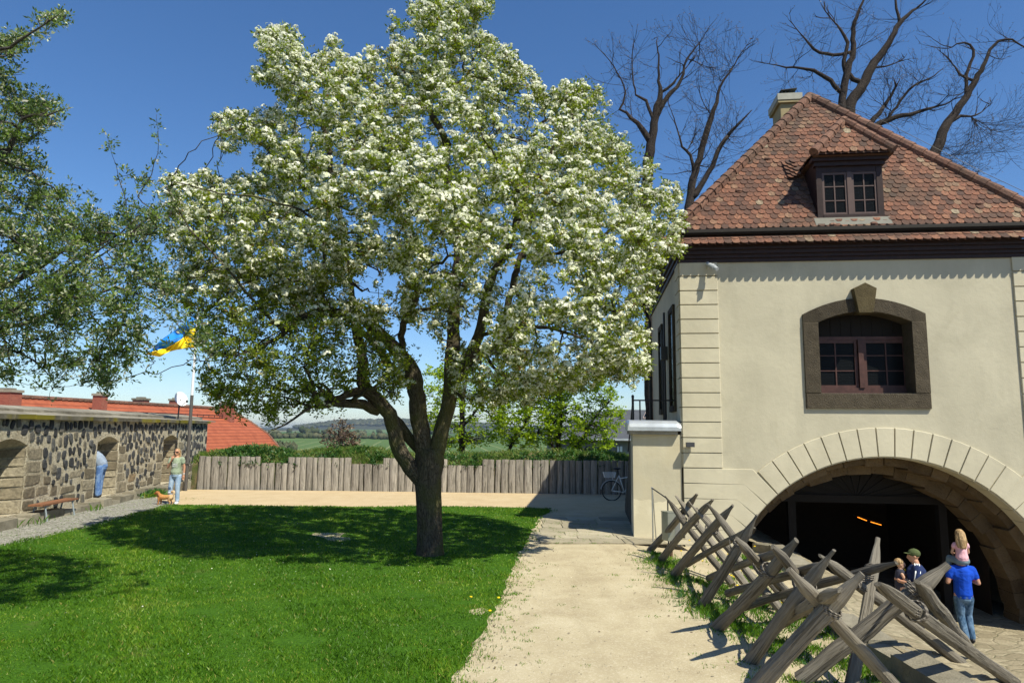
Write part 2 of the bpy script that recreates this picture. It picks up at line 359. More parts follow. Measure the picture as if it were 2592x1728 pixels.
def mortar():
    q = NT('lime_mortar', .95, .1); f = q.noise(16, 7, rough=.75); b = q.noise(1.4, 4); h = q.n('SeparateXYZ', i_Vector=q.co()).outputs[2]
    c = q.ramp(f, [(.32, (.16, .13, .085)), (.43, (.46, .40, .29)), (.60, (.66, .60, .47))]); c = q.mix(q.ramp(b, [(.5, 0.), (.7, .4)]), c, (.24, .19, .12))
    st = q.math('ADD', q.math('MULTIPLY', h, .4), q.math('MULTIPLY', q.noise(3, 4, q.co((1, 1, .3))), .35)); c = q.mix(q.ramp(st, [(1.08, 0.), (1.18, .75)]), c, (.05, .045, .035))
    q.col(c); q.bump(f, 1., .07); return q.m
M['mortar'] = mortar()
def rock(name, stops, sc):
    q = NT(name, .85, .3); f = q.noise(sc, 6, rough=.7); g_ = q.noise(3, 2); c = q.ramp(q.rnd(), stops); c = q.mix(q.ramp(f, [(.38, .6), (.6, 0.)]), c, tuple(v*.5 for v in stops[0][1])); c = q.mix(q.ramp(f, [(.62, 0.), (.75, .4)]), c, (.40, .36, .28))
    q.col(c); q.bump(f, .9, .04); return q.m
M['basalt'] = rock('basalt_stone', [(0, (.035, .036, .039)), (.55, (.075, .076, .080)), (.8, (.13, .13, .128)), (1, (.22, .195, .15))], 14)
M['sandst'] = rock('sandstone_block', [(0, (.17, .14, .095)), (.5, (.29, .245, .17)), (.85, (.38, .33, .24)), (.96, (.34, .29, .2)), (1, (.28, .15, .05))], 9)
M['zinc'] = flat('zinc_sheet', (.50, .53, .57), .42, .5, .55, .16, 3)
M['steel'] = flat('galvanised_steel', (.42, .42, .40), .35, .5, .8, .1)
M['binmetal'] = flat('stainless_bin', (.36, .37, .31), .4, .5, .6, .12, 3)
M['iron'] = flat('black_iron', (.015, .015, .017), .5, .4)
M['grey'] = flat('grey_plastic', (.045, .045, .05), .5, .4)
M['lgrey'] = flat('light_grey_metal', (.42, .44, .46), .45, .4)
M['white'] = flat('white_paint', (.72, .73, .74), .4, .4, var=.04)
M['legsteel'] = flat('pale_blue_grey_paint', (.24, .28, .31), .5, .4)
def tiles(name, stops, b=.4):
    q = NT(name, .85, .2); c = q.ramp(q.rnd(), stops); n = q.noise(22, 5); n2 = q.noise(5, 4)
    c = q.mix(q.ramp(q.noise(.9, 5, dist=.6), [(.48, 0.), (.62, .55)]), c, (.085, .066, .05)); c = q.mix(q.ramp(n, [(.42, .55), (.62, 0.)]), c, (.055, .036, .028)); c = q.mix(q.ramp(n2, [(.55, 0.), (.75, .5)]), c, (.06, .045, .038))
    q.col(c); q.bump(n, b, .01); return q.m
M['tile'] = tiles('clay_tile', [(0, (.085, .050, .040)), (.2, (.13, .066, .048)), (.5, (.19, .086, .056)), (.75, (.24, .105, .066)), (.92, (.28, .135, .082)), (.98, (.26, .17, .11)), (1, (.32, .26, .18))])
M['ridge'] = tiles('ridge_tile', [(0, (.17, .085, .06)), (1, (.28, .15, .105))])
def redroof():
    q = NT('red_pantile', .8, .2); sx = q.n('SeparateXYZ', i_Vector=q.co())
    row = q.math('PINGPONG', q.math('MULTIPLY', sx.outputs[2], 1.), .10); n = q.noise(2, 5); f = q.noise(20, 4)
    c = q.ramp(n, [(.3, (.27, .070, .036)), (.6, (.38, .105, .052)), (.8, (.30, .10, .06))]); c = q.mix(q.ramp(f, [(.4, .3), (.6, 0.)]), c, (.2, .06, .03))
    c = q.mix(q.ramp(row, [(.0, .75), (.035, 0.)]), c, (.10, .03, .02)); q.col(c); q.bump(row, .6, .05); return q.m
M['redroof'] = redroof()
def brickm():
    q = NT('red_brick', .85, .2); sx = q.n('SeparateXYZ', i_Vector=q.co()); cb = q.n('CombineXYZ')
    q.t.links.new(q.math('ADD', sx.outputs[0], sx.outputs[1]), cb.inputs[0]); q.t.links.new(sx.outputs[2], cb.inputs[1])
    br = q.n('TexBrick', i_Vector=cb.outputs[0], i_Color1=(.24, .05, .035, 1), i_Color2=(.33, .09, .055, 1), i_Mortar=(.30, .24, .19, 1), i_Scale=5., i_Mortar_Size=.012, i_Brick_Width=.5, i_Row_Height=.16); q.col(br.outputs['Color']); return q.m
M['brick'] = brickm()
M['slate'] = flat('slate_roof', (.075, .078, .085), .6, .4, var=.2, sc=4)
M['render'] = flat('grey_render', (.20, .20, .19), .9)
def pane():
    q = NT('window_glass', .10, .06); wv = q.n('TexWave', wave_type='BANDS', bands_direction='Z', i_Scale=9., i_Distortion=3., i_Detail=1.); q.t.links.new(q.co(), wv.inputs['Vector']); q.col((.008, .009, .010)); q.bump(wv.outputs['Fac'], .25, .01); return q.m
M['glass'] = pane()
M['sash'] = flat('red_brown_sash', (.075, .034, .028), .55, .3, var=.25, sc=9)
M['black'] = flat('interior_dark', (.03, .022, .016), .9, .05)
# ============================================================ SETTING: ground
def kerbx(y):
    pts = [(-6, 4.1), (0, 4.15), (7.25, 4.3), (9.3, 4.3), (13.0, 5.35), (14.9, 5.6), (15.45, 5.5), (16.5, 4.9)]
    return float(np.interp(y, [p[0] for p in pts], [p[1] for p in pts]))
def facade_s(x, y): return (Vector((x, y, 0))-C0).dot(fu)
def facade_t(x, y): return (Vector((x, y, 0))-C0).dot(fn)
def rampz(x, y):
    s = facade_s(x, y); z = -.35*(s-1.35)
    if s > 2.95: z = -.56-.95*(s-2.95)
    z = max(z, -1.8)
    k = math.floor(z/.14)*.14; fr = (z-k)/.14       # broad worn treads
    z = k+.14*min(1, max(0, (fr-.1)/.35))**1.2*.6+fr*.14*.4
    return min(z, 0.0)+.012*hn(x*2, y*2)
def courtz(x, y):
    if x > 2.6:
        k = kerbx(y); f = min(1, (x-2.6)/max(.3, (k-2.6)))
        return -.20*math.sin(f*math.pi*.62)+.012*hn(x*2, y*2)
    return .012*hn(x*.6, y*.6)
def rx(y): return kerbx(y) if y < 16.0 else 4.2+(y-16)*.116
xs0 = [-26, -20, -16]+list(np.arange(-14, 2.41, .4))
ys0 = [-8, -4, 0, 2]+list(np.arange(3, 27.2, .3))
grid_mesh('courtyard_ground', lambda y: xs0+[2.5+(rx(y)-2.5)*i/6 for i in range(7)]+([2.51, 2.52, 2.53, 2.54, 2.55] if False else [rx(y)+.01*i for i in range(1, 6)]), ys0, lambda x, y: courtz(x, y) if y < 16.4 else 0., M['sand'], kind='structure')
def coblm():
    q = NT('worn_cobbles', .9, .2); co = q.co((1, 1.6, 1), rot=(0, 0, .12)); e = q.vor(2.6, 'DISTANCE_TO_EDGE', co).outputs['Distance']; idc = q.n('SeparateColor', i_Color=q.vor(2.6, 'F1', co).outputs['Color']).outputs[0]
    f = q.noise(14, 5, rough=.7)
    a = q.ramp(idc, [(0, (.25, .21, .14)), (1, (.40, .345, .24))]); a = q.mix(q.ramp(f, [(.4, .5), (.65, 0.)]), a, (.19, .155, .10))
    ck = q.noise(2.2, 3); m_ = q.ramp(e, [(.0, .75), (.035, 0.)]); a = q.mix(m_, a, q.ramp(ck, [(.4, (.13, .11, .075)), (.6, (.10, .12, .05))]))
    q.col(a); q.bump(q.math('ADD', q.math('MULTIPLY', q.math('MINIMUM', e, .08), 6.), f), .8, .035); return q.m
M['cobble'] = coblm()
grid_mesh('cobbled_ramp', lambda y: [kerbx(y)+.02+(19-kerbx(y))*(i/110)**1.25 for i in range(111)], list(np.arange(-6, 24.6, .22)), lambda x, y: rampz(x, y) if facade_s(x, y) > 1.25 or y < 15.5 else -.05, M['cobble'], kind='structure')
# lawn sheet with a ragged outline
def edge_r(y):   # right edge of the lawn
    return float(np.interp(y, [3, 6.88, 7.75, 9.56, 12.52, 19.7, 20.6, 21.3], [-.8, -.53, -.44, -.18, .07, .82, 1.15, 1.2]))
def edge_l(y): return -10.03-.35*max(0, (y-18)/3.5)**2
def lawnz(x, y): return .03+.035*hn(x*.35, y*.35)+.012*hn(x*1.3, y*1.3)
def lawn_rows():
    ys = list(np.arange(2, 21.75, .18)); V = []; Q = []; n = 61
    for y in ys:
        r = edge_r(y)+.05*hn(y*7, 1)+.04*hn(y*19, 2); l = edge_l(y)+.05*hn(y*5, 3)
        for i in range(n):
            f = i/(n-1); x = l+(r-l)*f; z = lawnz(x, y)
            if i in (0, n-1) or y == ys[-1]: z = .003
            V.append((x, y+(.05*hn(x*4, 5)+.03*hn(x*13, 5) if y == ys[-1] else 0), z))
    for j in range(len(ys)-1):
        for i in range(n-1): Q.append((j*n+i, j*n+i+1, (j+1)*n+i+1, (j+1)*n+i))
    me = np_mesh('lawn', np.array(V), np.array(Q)); return tag(link('lawn', me, M['lawn'], smooth=True), kind='structure')
lawn_rows()
# gravel walk beside the wall
V = []; Q = []
ysg = list(np.arange(2, 24.6, .3))
for y in ysg:
    e_ = min(1, max(0, (24.6-y)/3)); xr = edge_l(min(y, 21.6))+.1; xr = xr*e_+(-12.6)*(1-e_) if y > 21.6 else xr
    for i in range(6): V.append((-13.2+(xr+13.2)*i/5+.05*hn(y*5, i), y, .014))
n = 6
for j in range(len(ysg)-1):
    for i in range(5): Q.append((j*n+i, j*n+i+1, (j+1)*n+i+1, (j+1)*n+i))
tag(link('gravel_walk', np_mesh('gravel_walk', np.array(V), np.array(Q)), M['gravel']), kind='structure')
# paving slabs across the path
mb = MB(); y = 15.05; row = 0
while y < 19.4:
    dy = random.choice([.48, .6, .72]); x = edge_r(y)+.02+random.uniform(0, .3); xe = 3.7 if y > 16.55 else 3.9
    while x < xe:
        dx = random.choice([.5, .7, .9, 1.1])
        mb.box((x+.008, y+.008, .0), (min(x+dx, xe)-.008, y+dy-.008, .022), j=.006); x += dx
    y += dy; row += 1
tag(mb.build('stone_paving', M['slab']), kind='structure')
# kerb stones between the grass strip and the ramp
mb = MB(); y = 3.0; k = 0
while y < 15.3:
    d = random.uniform(.45, .95); x0 = kerbx(y); x1 = kerbx(y+d)
    a = math.atan2(x1-x0, d)
    F = lambda p, x0=x0, y=y, a=a: Vector((x0+p.x*math.cos(a)+p.y*math.sin(a), y-p.x*math.sin(a)+p.y*math.cos(a), p.z))
    zt = random.uniform(-.03, .035)
    mb.box((-.17+random.uniform(-.05, .03), .01, -.42), (.16, d/math.cos(a)-.015, zt), F, j=.022); y += d
tag(mb.build('kerb_stones', M['kerb']), kind='structure')
# ------------------------------------------------------------ countryside
def farz(az, d):
    """az = x/y ; height of the land at distance d"""
    z = float(np.interp(d, [29, 30, 36, 50, 90, 250, 700, 1300, 2300, 3500, 5200, 7500, 12000], [-.6, -.8, -3, -9, -18, -26, -20, -14.5, -13, -26, -8, -20, -22]))
    def b(d0, wd, a0, wa, h): return h*math.exp(-((d-d0)/wd)**2-((az-a0)/wa)**2)
    z += b(5400, 900, -.235, .062, 56)+b(5600, 900, -.155, .05, 46)+b(5200, 900, -.06, .1, 36)+b(6000, 1000, .1, .15, 42)
    z += b(11500, 2200, -.36, .12, 34)+b(11500, 2200, -.6, .15, 20)
    z += b(1500, 420, -.33, .10, 6)+b(1900, 500, -.14, .06, 5)
    return z+ (min(1, d/800)*2.0*hn(az*14+d*.002, d*.0011) if d > 200 else 0)
ds = [29.5, 31, 33, 37, 43, 52, 65, 90, 130, 190, 260, 330, 410, 500, 600, 700, 820, 960, 1100, 1260, 1400, 1600, 1800, 2050, 2300, 2600, 3000, 3500, 4000, 4400, 4700, 5000, 5300, 5600, 6000, 6500, 7200, 8200, 9300, 10300, 11000, 11700, 12300, 13000]
azs = [i/100 for i in range(-105, 106, 1)]
V = np.array([(a*d, d, farz(a, d)) for d in ds for a in azs]); n = len(azs)
Q = np.array([(j*n+i, j*n+i+1, (j+1)*n+i+1, (j+1)*n+i) for j in range(len(ds)-1) for i in range(n-1)])
def fieldm():
    q = NT('fields', .95, .05); sx = q.n('SeparateXYZ', i_Vector=q.co()); X, Y = sx.outputs[0], sx.outputs[1]
    v = q.vor(.0022, co=q.co((1, .55, 0))).outputs['Color']; idc = q.n('SeparateColor', i_Color=v).outputs[0]
    a = q.ramp(idc, [(0, (.085, .14, .045)), (.45, (.11, .165, .05)), (.8, (.065, .115, .045)), (.93, (.33, .27, .18))], 'CONSTANT')
    a = q.mix(q.ramp(q.noise(.004, 4), [(.4, .35), (.65, 0.)]), a, (.075, .115, .04))
    # tramlines in the near field, running away from the viewer
    tr = q.math('PINGPONG', q.math('ADD', X, q.math('MULTIPLY', Y, .12)), 11.)
    tm = q.math('MULTIPLY', q.ramp(q.math('MULTIPLY', tr, .1), [(.0, 1.), (.12, 0.)]), q.math('LESS_THAN', Y, 1000.))
    a = q.mix(tm, a, (.27, .28, .14))
    # forest on the far hills
    fm = q.math('MULTIPLY', q.math('GREATER_THAN', Y, 4300.), q.ramp(q.noise(.0009, 2), [(.30, 0.), (.34, 1.)]))
    a = q.mix(fm, a, q.ramp(q.noise(.02, 4), [(.3, (.025, .035, .018)), (.7, (.075, .08, .05))]))
    q.col(a); return q.m
tag(link('hills_and_fields', np_mesh('hills_and_fields', V, Q), fieldm(), smooth=True), kind='structure')
# hedgerows and far woods: many soft crowns in one mass
def far_wood():
    tv = []; tf = []
    mb = MB()
    def crown(x, y, r, h):
        z = farz(x/y, y); mb.blob((x, y, z+h*.5), (r, r, h*.62), 6, j=.3)
    for t in range(150):
        f = t/149; d = 1080+60*math.sin(f*5)+random.uniform(-18, 18); az = -.36+.32*f+random.uniform(-.001, .001)
        if random.random() < .8: crown(az*d, d, random.uniform(3, 6.5), random.uniform(5, 11))
    for t in range(190):
        az = random.uniform(-.34, .06); d = random.choice([1500, 1750, 2150, 2900])+random.gauss(0, 25)+300*az
        if hn(az*60, d*.003) > .1: crown(az*d, d, random.uniform(5, 12), random.uniform(7, 14))
    for t in range(60):
        d = 640+random.gauss(0, 12); az = random.uniform(-.36, -.31); crown(az*d, d, 3.5, random.uniform(5, 9))
    for t in range(900):
        az = random.uniform(-.31, -.02); d = random.uniform(4700, 5600); crown(az*d, d, random.uniform(14, 28), random.uniform(14, 22))
    m = NT('far_foliage', .95, .05); m.col(m.ramp(m.rnd(), [(0, (.035, .05, .022)), (1, (.11, .11, .065))]))
    tag(mb.build('distant_woodland', m.m, smooth=True), kind='stuff')
far_wood()

# ============================================================ GATEHOUSE
gh = empty('gatehouse', C0, -_a, label='cream plastered gatehouse with steep tiled hip roof, dormer and wide stone arch', cat='building')
WID = 8.1; ARC = (4.32, -1.67); RI = 3.53; RO_ = 4.18
from mathutils.geometry import tessellate_polygon
def arcpts(r, a0, a1, n): return [(ARC[0]+r*math.sin(R_(a0+(a1-a0)*i/n)), ARC[1]+r*math.cos(R_(a0+(a1-a0)*i/n))) for i in range(n+1)]
def topz(s):   # underside of the window's segmental head
    return 4.85+.24*(1-((s-4.035)/1.0)**2)
WIN = [(3.04, 3.25), (5.03, 3.25), (5.03, 4.85)]+[(5.03-(1.99)*i/10, topz(5.03-1.99*i/10)) for i in range(1, 10)]+[(3.04, 4.85)]
def front_sheet(off, holes):
    outer = [(0, -2.6), (.79, -2.6)]+arcpts(RI, -90, 90, 48)+[(7.85, -2.6), (WID, -2.6), (WID, 6.66), (0, 6.66)]
    loops = [[Vector((a, b, 0)) for a, b in outer]]+[[Vector((a, b, 0)) for a, b in h] for h in holes]
    tri = tessellate_polygon(loops); pts = [p for l in loops for p in l]
    return pts, tri
pts, tri = front_sheet(0, [WIN])
mb = MB(); mb.add([FP(p.x, p.y, 0) for p in pts], tri)
# side and back walls
mb.add([FP(0, -1, 0), FP(0, -1, 7.5), FP(0, 6.66, 7.5), FP(0, 6.66, 0)], [(0, 1, 2, 3)])
mb.add([FP(WID, -2.6, 0), FP(WID, -2.6, 7.5), FP(WID, 6.66, 7.5), FP(WID, 6.66, 0)], [(0, 1, 2, 3)])
mb.add([FP(0, -2.6, 7.5), FP(WID, -2.6, 7.5), FP(WID, 6.66, 7.5), FP(0, 6.66, 7.5)], [(0, 1, 2, 3)])
# arch soffit (plastered strip)
A = arcpts(RI, -90, 90, 48)
A = [(.79, -2.6)]+A+[(7.85, -2.6)]
for i in range(len(A)-1): mb.add([FP(*A[i], 0), FP(*A[i+1], 0), FP(*A[i+1], .55), FP(*A[i], .55)], [(0, 1, 2, 3)], r=.5)
# window reveal
n = len(WIN)
mb.build('wall', M['plaster'], gh)
# raised rusticated blocks: quoins, courses that bend into the arch, voussoirs
blk = MB(); PR = .035; g = .012
def block(poly):
    c = (sum(p[0] for p in poly)/len(poly), sum(p[1] for p in poly)/len(poly))
    P = []
    for i, p in enumerate(poly):      # inset each corner along both edges
        a = Vector((poly[i-1][0]-p[0], poly[i-1][1]-p[1])).normalized(); b = Vector((poly[(i+1) % len(poly)][0]-p[0], poly[(i+1) % len(poly)][1]-p[1])).normalized()
        q = a+b
        if q.length < .3:  q = Vector((c[0]-p[0], c[1]-p[1])).normalized(); P.append((p[0]+q.x*g, p[1]+q.y*g)); continue
        sgn = 1 if (q.dot(Vector((c[0]-p[0], c[1]-p[1]))) > 0) else -1
        P.append((p[0]+q.x*g*sgn, p[1]+q.y*g*sgn))
    blk.prism([FP(a, b, -PR) for a, b in P], fn*(PR+.02), bev=.009)
JZ = [6.29, 5.95, 5.61, 5.28, 4.94, 4.61, 4.27, 3.93, 3.59, 3.25, 2.92, 2.59, 2.24, 1.90, 1.565]
for a, b in zip(JZ[:-1], JZ[1:]):
    block([(-.02, a), (.87, a), (.87, b), (-.02, b)]); block([(WID-.90, a), (WID+.02, a), (WID+.02, b), (WID-.90, b)])
angs = [-2.4+5.45*k for k in range(-7, 9)]
def onr(a, r): return (ARC[0]+r*math.sin(R_(a)), ARC[1]+r*math.cos(R_(a)))
for a, b in zip(angs[:-1], angs[1:]):
    m_ = (a+b)/2; block([onr(a, RI), onr(a, RO_), onr(m_, RO_*1.001), onr(b, RO_), onr(b, RI), onr(m_, RI*1.0)])
LA = [angs[0]-5.45*k for k in range(0, 9)]; LZ = [1.565-.335*k for k in range(0, 9)]
bend = [(1.51, 1.565), (1.33, 1.23), (1.16, .895), (1.02, .56), (.93, .225)]+[(.86, -.11-.335*i) for i in range(4)]
for k in range(8):
    i0 = onr(LA[k], RI); i1 = onr(LA[k+1], RI)
    block([(-.02, LZ[k]), bend[k], i0, i1, bend[k+1], (-.02, LZ[k+1])])
    if k < 6:
        b0 = (2*ARC[0]-bend[k][0], bend[k][1]); b1 = (2*ARC[0]-bend[k+1][0], bend[k+1][1]); j0 = (2*ARC[0]-i0[0], i0[1]); j1 = (2*ARC[0]-i1[0], i1[1])
        block([b0, (WID+.02, LZ[k]), (WID+.02, LZ[k+1]), b1, j1, j0])
# soffit blocks on the reveal with open joints
for a, b in zip(LA[::-1][:-1]+angs[:-1], LA[::-1][1:]+angs[1:]):
    if b-a < 3: continue
    m_ = (a+b)/2
    q = [FP(*onr(a+.16, RI-.012), .012), FP(*onr(m_, RI-.012), .012), FP(*onr(b-.16, RI-.012), .012), FP(*onr(b-.16, RI-.012), .50), FP(*onr(m_, RI-.012), .5), FP(*onr(a+.16, RI-.012), .50)]
    cdir = (FP(*onr(m_, RI+1))-FP(*onr(m_, RI))).normalized(); blk.prism(q, cdir*.03)
for k in range(1, 9):
    a, b = -LA[k-1], -LA[k]
    m_ = (a+b)/2
    q = [FP(*onr(a+.16, RI-.012), .012), FP(*onr(m_, RI-.012), .012), FP(*onr(b-.16, RI-.012), .012), FP(*onr(b-.16, RI-.012), .50), FP(*onr(m_, RI-.012), .5), FP(*onr(a+.16, RI-.012), .50)]
    cdir = (FP(*onr(m_, RI+1))-FP(*onr(m_, RI))).normalized(); blk.prism(q, cdir*.03)
# quoin returns on the left side wall
for a, b in zip(JZ[:-1], JZ[1:]):
    blk.prism([FP(-.035, a-g, .0), FP(-.035, a-g, .62), FP(-.035, b+g, .62), FP(-.035, b+g, .0)], fu*.05)
blk.build('quoins', M['quoin'], gh)
# rough sandstone passage arch behind the plastered one
mb = MB(); ra = 0
for ring, (t0, t1, rr) in enumerate([(.5, 1.15, 3.34), (1.15, 1.75, 3.10)]):
    a = -100.
    while a < 100:
        da = random.uniform(5, 10); r0 = rr+random.uniform(-.06, .04)
        zc = max
        p = [onr(a+.1, r0), onr(a+da-.1, r0+random.uniform(-.02, .02)), onr(a+da-.1, 3.9), onr(a+.1, 3.9)]
        mb.prism([FP(x, z, t0+random.uniform(-.02, .03)) for x, z in p], fn*(t1-t0)); a += da
for sd_ in (1, -1):
    z = -1.67
    for t0, t1, rr in ((.5, 1.15, 3.34), (1.15, 1.75, 3.10)):
        x0, x1 = sorted((ARC[0]+sd_*rr, ARC[0]+sd_*3.9)); mb.box((x0, t0, -2.7), (x1, t1, -1.66), lambda p: FP(p.x, p.z, p.y))
mb.build('passage_stonework', M['jamb'], gh)
# timber gate front with a fan of boards above the doorway, dark passage beyond
mb = MB()
sL, zT = FC(2000, 1268, 1.75); sR, _ = FC(2392, 1300, 1.75)
F3 = lambda p: FP(p.x, p.z, p.y)
zT = .82
for k in range(22):                                             # radiating tympanum boards
    a0, a1 = -88+8*k, -88+8*(k+1)
    c = (ARC[0], zT-.4)
    def hit(a):
        dx, dz = math.sin(R_(a)), math.cos(R_(a))
        t_ = 0.
        while math.hypot(c[0]+dx*t_-ARC[0], c[1]+dz*t_-ARC[1]) < 3.2: t_ += .02
        return (c[0]+dx*t_, c[1]+dz*t_)
    p = [c, hit(a0+.3), hit(a1-.3)]
    if p[1][1] > zT-.6: mb.prism([FP(x, max(z, zT), 1.8+(k % 2)*.02) for x, z in p], fn*.05)
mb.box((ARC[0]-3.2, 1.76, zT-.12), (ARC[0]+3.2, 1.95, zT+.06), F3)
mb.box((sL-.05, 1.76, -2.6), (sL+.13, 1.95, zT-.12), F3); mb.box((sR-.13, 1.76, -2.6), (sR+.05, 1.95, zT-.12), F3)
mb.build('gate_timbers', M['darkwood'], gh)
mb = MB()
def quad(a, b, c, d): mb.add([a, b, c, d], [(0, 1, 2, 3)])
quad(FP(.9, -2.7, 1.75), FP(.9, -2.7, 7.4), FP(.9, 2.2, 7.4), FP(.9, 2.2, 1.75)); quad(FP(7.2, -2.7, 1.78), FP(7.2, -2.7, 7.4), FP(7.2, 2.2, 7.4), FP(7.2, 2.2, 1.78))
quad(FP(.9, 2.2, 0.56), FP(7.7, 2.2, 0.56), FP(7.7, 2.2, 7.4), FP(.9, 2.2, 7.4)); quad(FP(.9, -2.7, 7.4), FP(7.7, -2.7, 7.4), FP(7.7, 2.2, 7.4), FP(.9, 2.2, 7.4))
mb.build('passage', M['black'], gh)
mb = MB()
a = FC(2171, 1308, 6); b = FC(2194, 1317, 6); c = FC(2204, 1320, 6); d = FC(2231, 1328, 6)
la = []
for p, q in ((a, b), (c, d)):
    m1 = MB(); m1.tube([FP(*p, 6), FP(*q, 6)], .012, 6); la.append(m1.build('lamp', glow('lit_tube', (1, .28, .02), 1.6), gh))
mb = MB(); mb.tube([FP(a[0]-.1, a[1]+.05, 6.05), FP(d[0]+.1, d[1]+.05, 6.05)], .03, 5); mb.build('lamp_rail', M['iron'], gh)
# ---------------------------------------------- big window
mb = MB()
fr = .31; PRW = .05
def fpoly(poly, t=-PRW, d=.5, bev=.012, r=None, m=0): mb.prism([FP(a, b, t) for a, b in poly], fn*d, r, m, bev)
def outz(s): return 5.03+.36*(1-((s-4.02)/1.31)**2)
fpoly([(2.71, 2.915), (5.335, 2.915), (5.335, 3.245), (2.71, 3.245)])
fpoly([(2.71, 3.25), (3.04, 3.25), (3.04, 4.845), (2.71, 4.845)]); fpoly([(5.03, 3.25), (5.335, 3.25), (5.335, 4.845), (5.03, 4.845)])
N_ = 8
for side in (0, 1):
    ins = [3.04+(4.0-3.04)*i/N_ for i in range(N_+1)] if side == 0 else [4.08+(5.03-4.08)*i/N_ for i in range(N_+1)]
    ous = [2.71+(3.93-2.71)*i/N_ for i in range(N_+1)] if side == 0 else [4.14+(5.335-4.14)*i/N_ for i in range(N_+1)]
    poly = [(s, topz(s)) for s in ins]+[(s, outz(s)) for s in ous[::-1]]
    if side == 0: poly = [(2.71, 4.85)]+poly
    else: poly = poly[:N_+1]+[(5.335, 4.85)]+poly[N_+1:]
    # strips so that the front faces stay flat
    for i in range(N_):
        p = [(ins[i], topz(ins[i])), (ins[i+1], topz(ins[i+1])), (ous[i+1], outz(ous[i+1])), (ous[i], outz(ous[i]))]
        mb.prism([FP(a, b, -PRW) for a, b in p], fn*.5, r=.3+.4*side)
    e = [(2.71, 4.85), (3.04, 4.85), (2.71, outz(2.71))] if side == 0 else [(5.335, 4.85), (5.335, outz(5.335)), (5.03, 4.85)]
    mb.prism([FP(a, b, -PRW) for a, b in e], fn*.5, r=.3+.4*side)
mb.build('window_surround', M['frame'], gh)
mb = MB(); mb.prism([FP(a, b, -.17) for a, b in [(3.88, 5.03), (4.19, 5.03), (4.29, 5.59), (4.05, 5.72), (3.79, 5.59)]], fn*.3, bev=.012)
mb.build('keystone', M['key'], gh)
wn = MB(); FT = .44
def wb(s0, z0, s1, z1, t0=0, t1=.06): wn.box((s0, FT+t0, z0), (s1, FT+t1, z1), F3)
wb(3.0, 3.25, 5.08, 3.40, -.03, .08); wb(4.03, 3.40, 4.14, 4.50, -.06, .07); wb(3.0, 4.50, 5.08, 4.58, -.01, .07)
for s0, s1 in ((3.0, 4.02), (4.15, 5.08)):
    for a, b in ((s0, s0+.07), (s1-.06, s1)): wb(a, 3.40, b, 4.50)
    wb(s0+.071, 3.402, s1-.061, 3.46, .005, .055); wb(s0+.071, 4.43, s1-.061, 4.498, .005, .055)
    for z in (3.78, 4.13): wb(s0+.071, z, s1-.061, z+.022, .015, .045)
    m_ = (s0+s1)/2+.02; wb(m_, 3.461, m_+.028, 4.429, .012, .05)
w1 = wn.build('window', M['sash'], gh); wn = MB()
for i in range(9): wb(3.0+i*.23, 4.581, 3.0+i*.23+.222, 5.2, .02+.006*(i % 2), .06)
wn.build('boarded_panel', M['darkwood'], w1)
mb = MB(); mb.box((3.0, FT+.035, 3.3), (5.08, FT+.04, 4.58), F3); mb.build('pane', M['glass'], w1)
# ---------------------------------------------- cornice, pent row, gutter, roof
mb = MB()
def cor(t0, t1, z0, z1):      # moulding running round front and left side
    mb.box((t0, t0, z0), (WID-t0, 0, z1), F3); mb.box((t0, 0.0, z0), (0, 7.5-t0, z1), F3); mb.box((WID, 0, z0), (WID-t0, 7.5-t0, z1), F3)
cor(-.05, 0, 6.27, 6.36); cor(-.10, 0, 6.362, 6.44); cor(-.16, 0, 6.442, 6.53); cor(-.22, 0, 6.532, 6.60)
mb.build('cornice', M['dwood'], gh)
# find the roof plane from the ridge point
tt = 2.0
for _ in range(60):
    s_, z_ = FC(2050, 250, tt); tt += (s_-4.05)*-.8 if s_ > 4.05 else (4.05-s_)*.8
for cand in np.arange(1.5, 5, .01):
    s_, z_ = FC(2050, 250, cand)
    if s_ >= 4.05: TA, ZA = float(cand), z_; break
TE, ZE = -.05, 7.03
SL = (ZA-ZE)/(TA-TE)
print('apex t', TA, 'z', ZA, 'slope', math.degrees(math.atan(SL)))
def tile(mb, o, u, v, w_, l, lift=.03, r=None, th=.014, round_=True):
    """o: bottom centre on the plane, u across, v up the slope"""
    nn = u.cross(v).normalized(); h = w_/2
    if round_: sh = [(-h, l), (h, l), (h, .075), (h*.82, .032), (h*.42, .004), (-h*.42, .004), (-h*.82, .032), (-h, .075)]
    else: sh = [(-h, l), (h, l), (h, 0), (-h, 0)]
    P = [o+u*a+v*b+nn*(lift*(1-b/l)+.004) for a, b in sh]
    n = len(P); vs = [p+nn*th for p in P]+P
    fs = [tuple(range(n))]+[(i, n+i, n+(i+1) % n, (i+1) % n) for i in range(n)]
    mb.add(vs, fs, r)
def tile_field(mb, o, u, v, slope_len, span, w_=.166, e=.166, skip=None):
    row = 0; d = 0.
    while d < slope_len:
        a, b = span(d+.06)
        x = math.floor(a/w_)*w_+(w_/2 if row % 2 else 0)
        while x < b+w_*.5:
            if a-.02 < x < b+.02:
                p = o+u*(x+random.uniform(-.006, .006))+v*(d+random.uniform(-.008, .008))
                if not (skip and skip(p)):
                    tile(mb, p, (u+v*random.uniform(-.03, .03)).normalized(), v, w_-.006, min(.34, max(.12, slope_len-d)), lift=random.uniform(.024, .04))
            x += w_
        d += e; row += 1
LS = math.hypot(TA-TE, ZA-ZE); vv = (fn*(TA-TE)+Vector((0, 0, ZA-ZE)))/LS
e0, e1 = -.10, WID+.10; BR = 7.5-TA     # back apex
rf = MB()
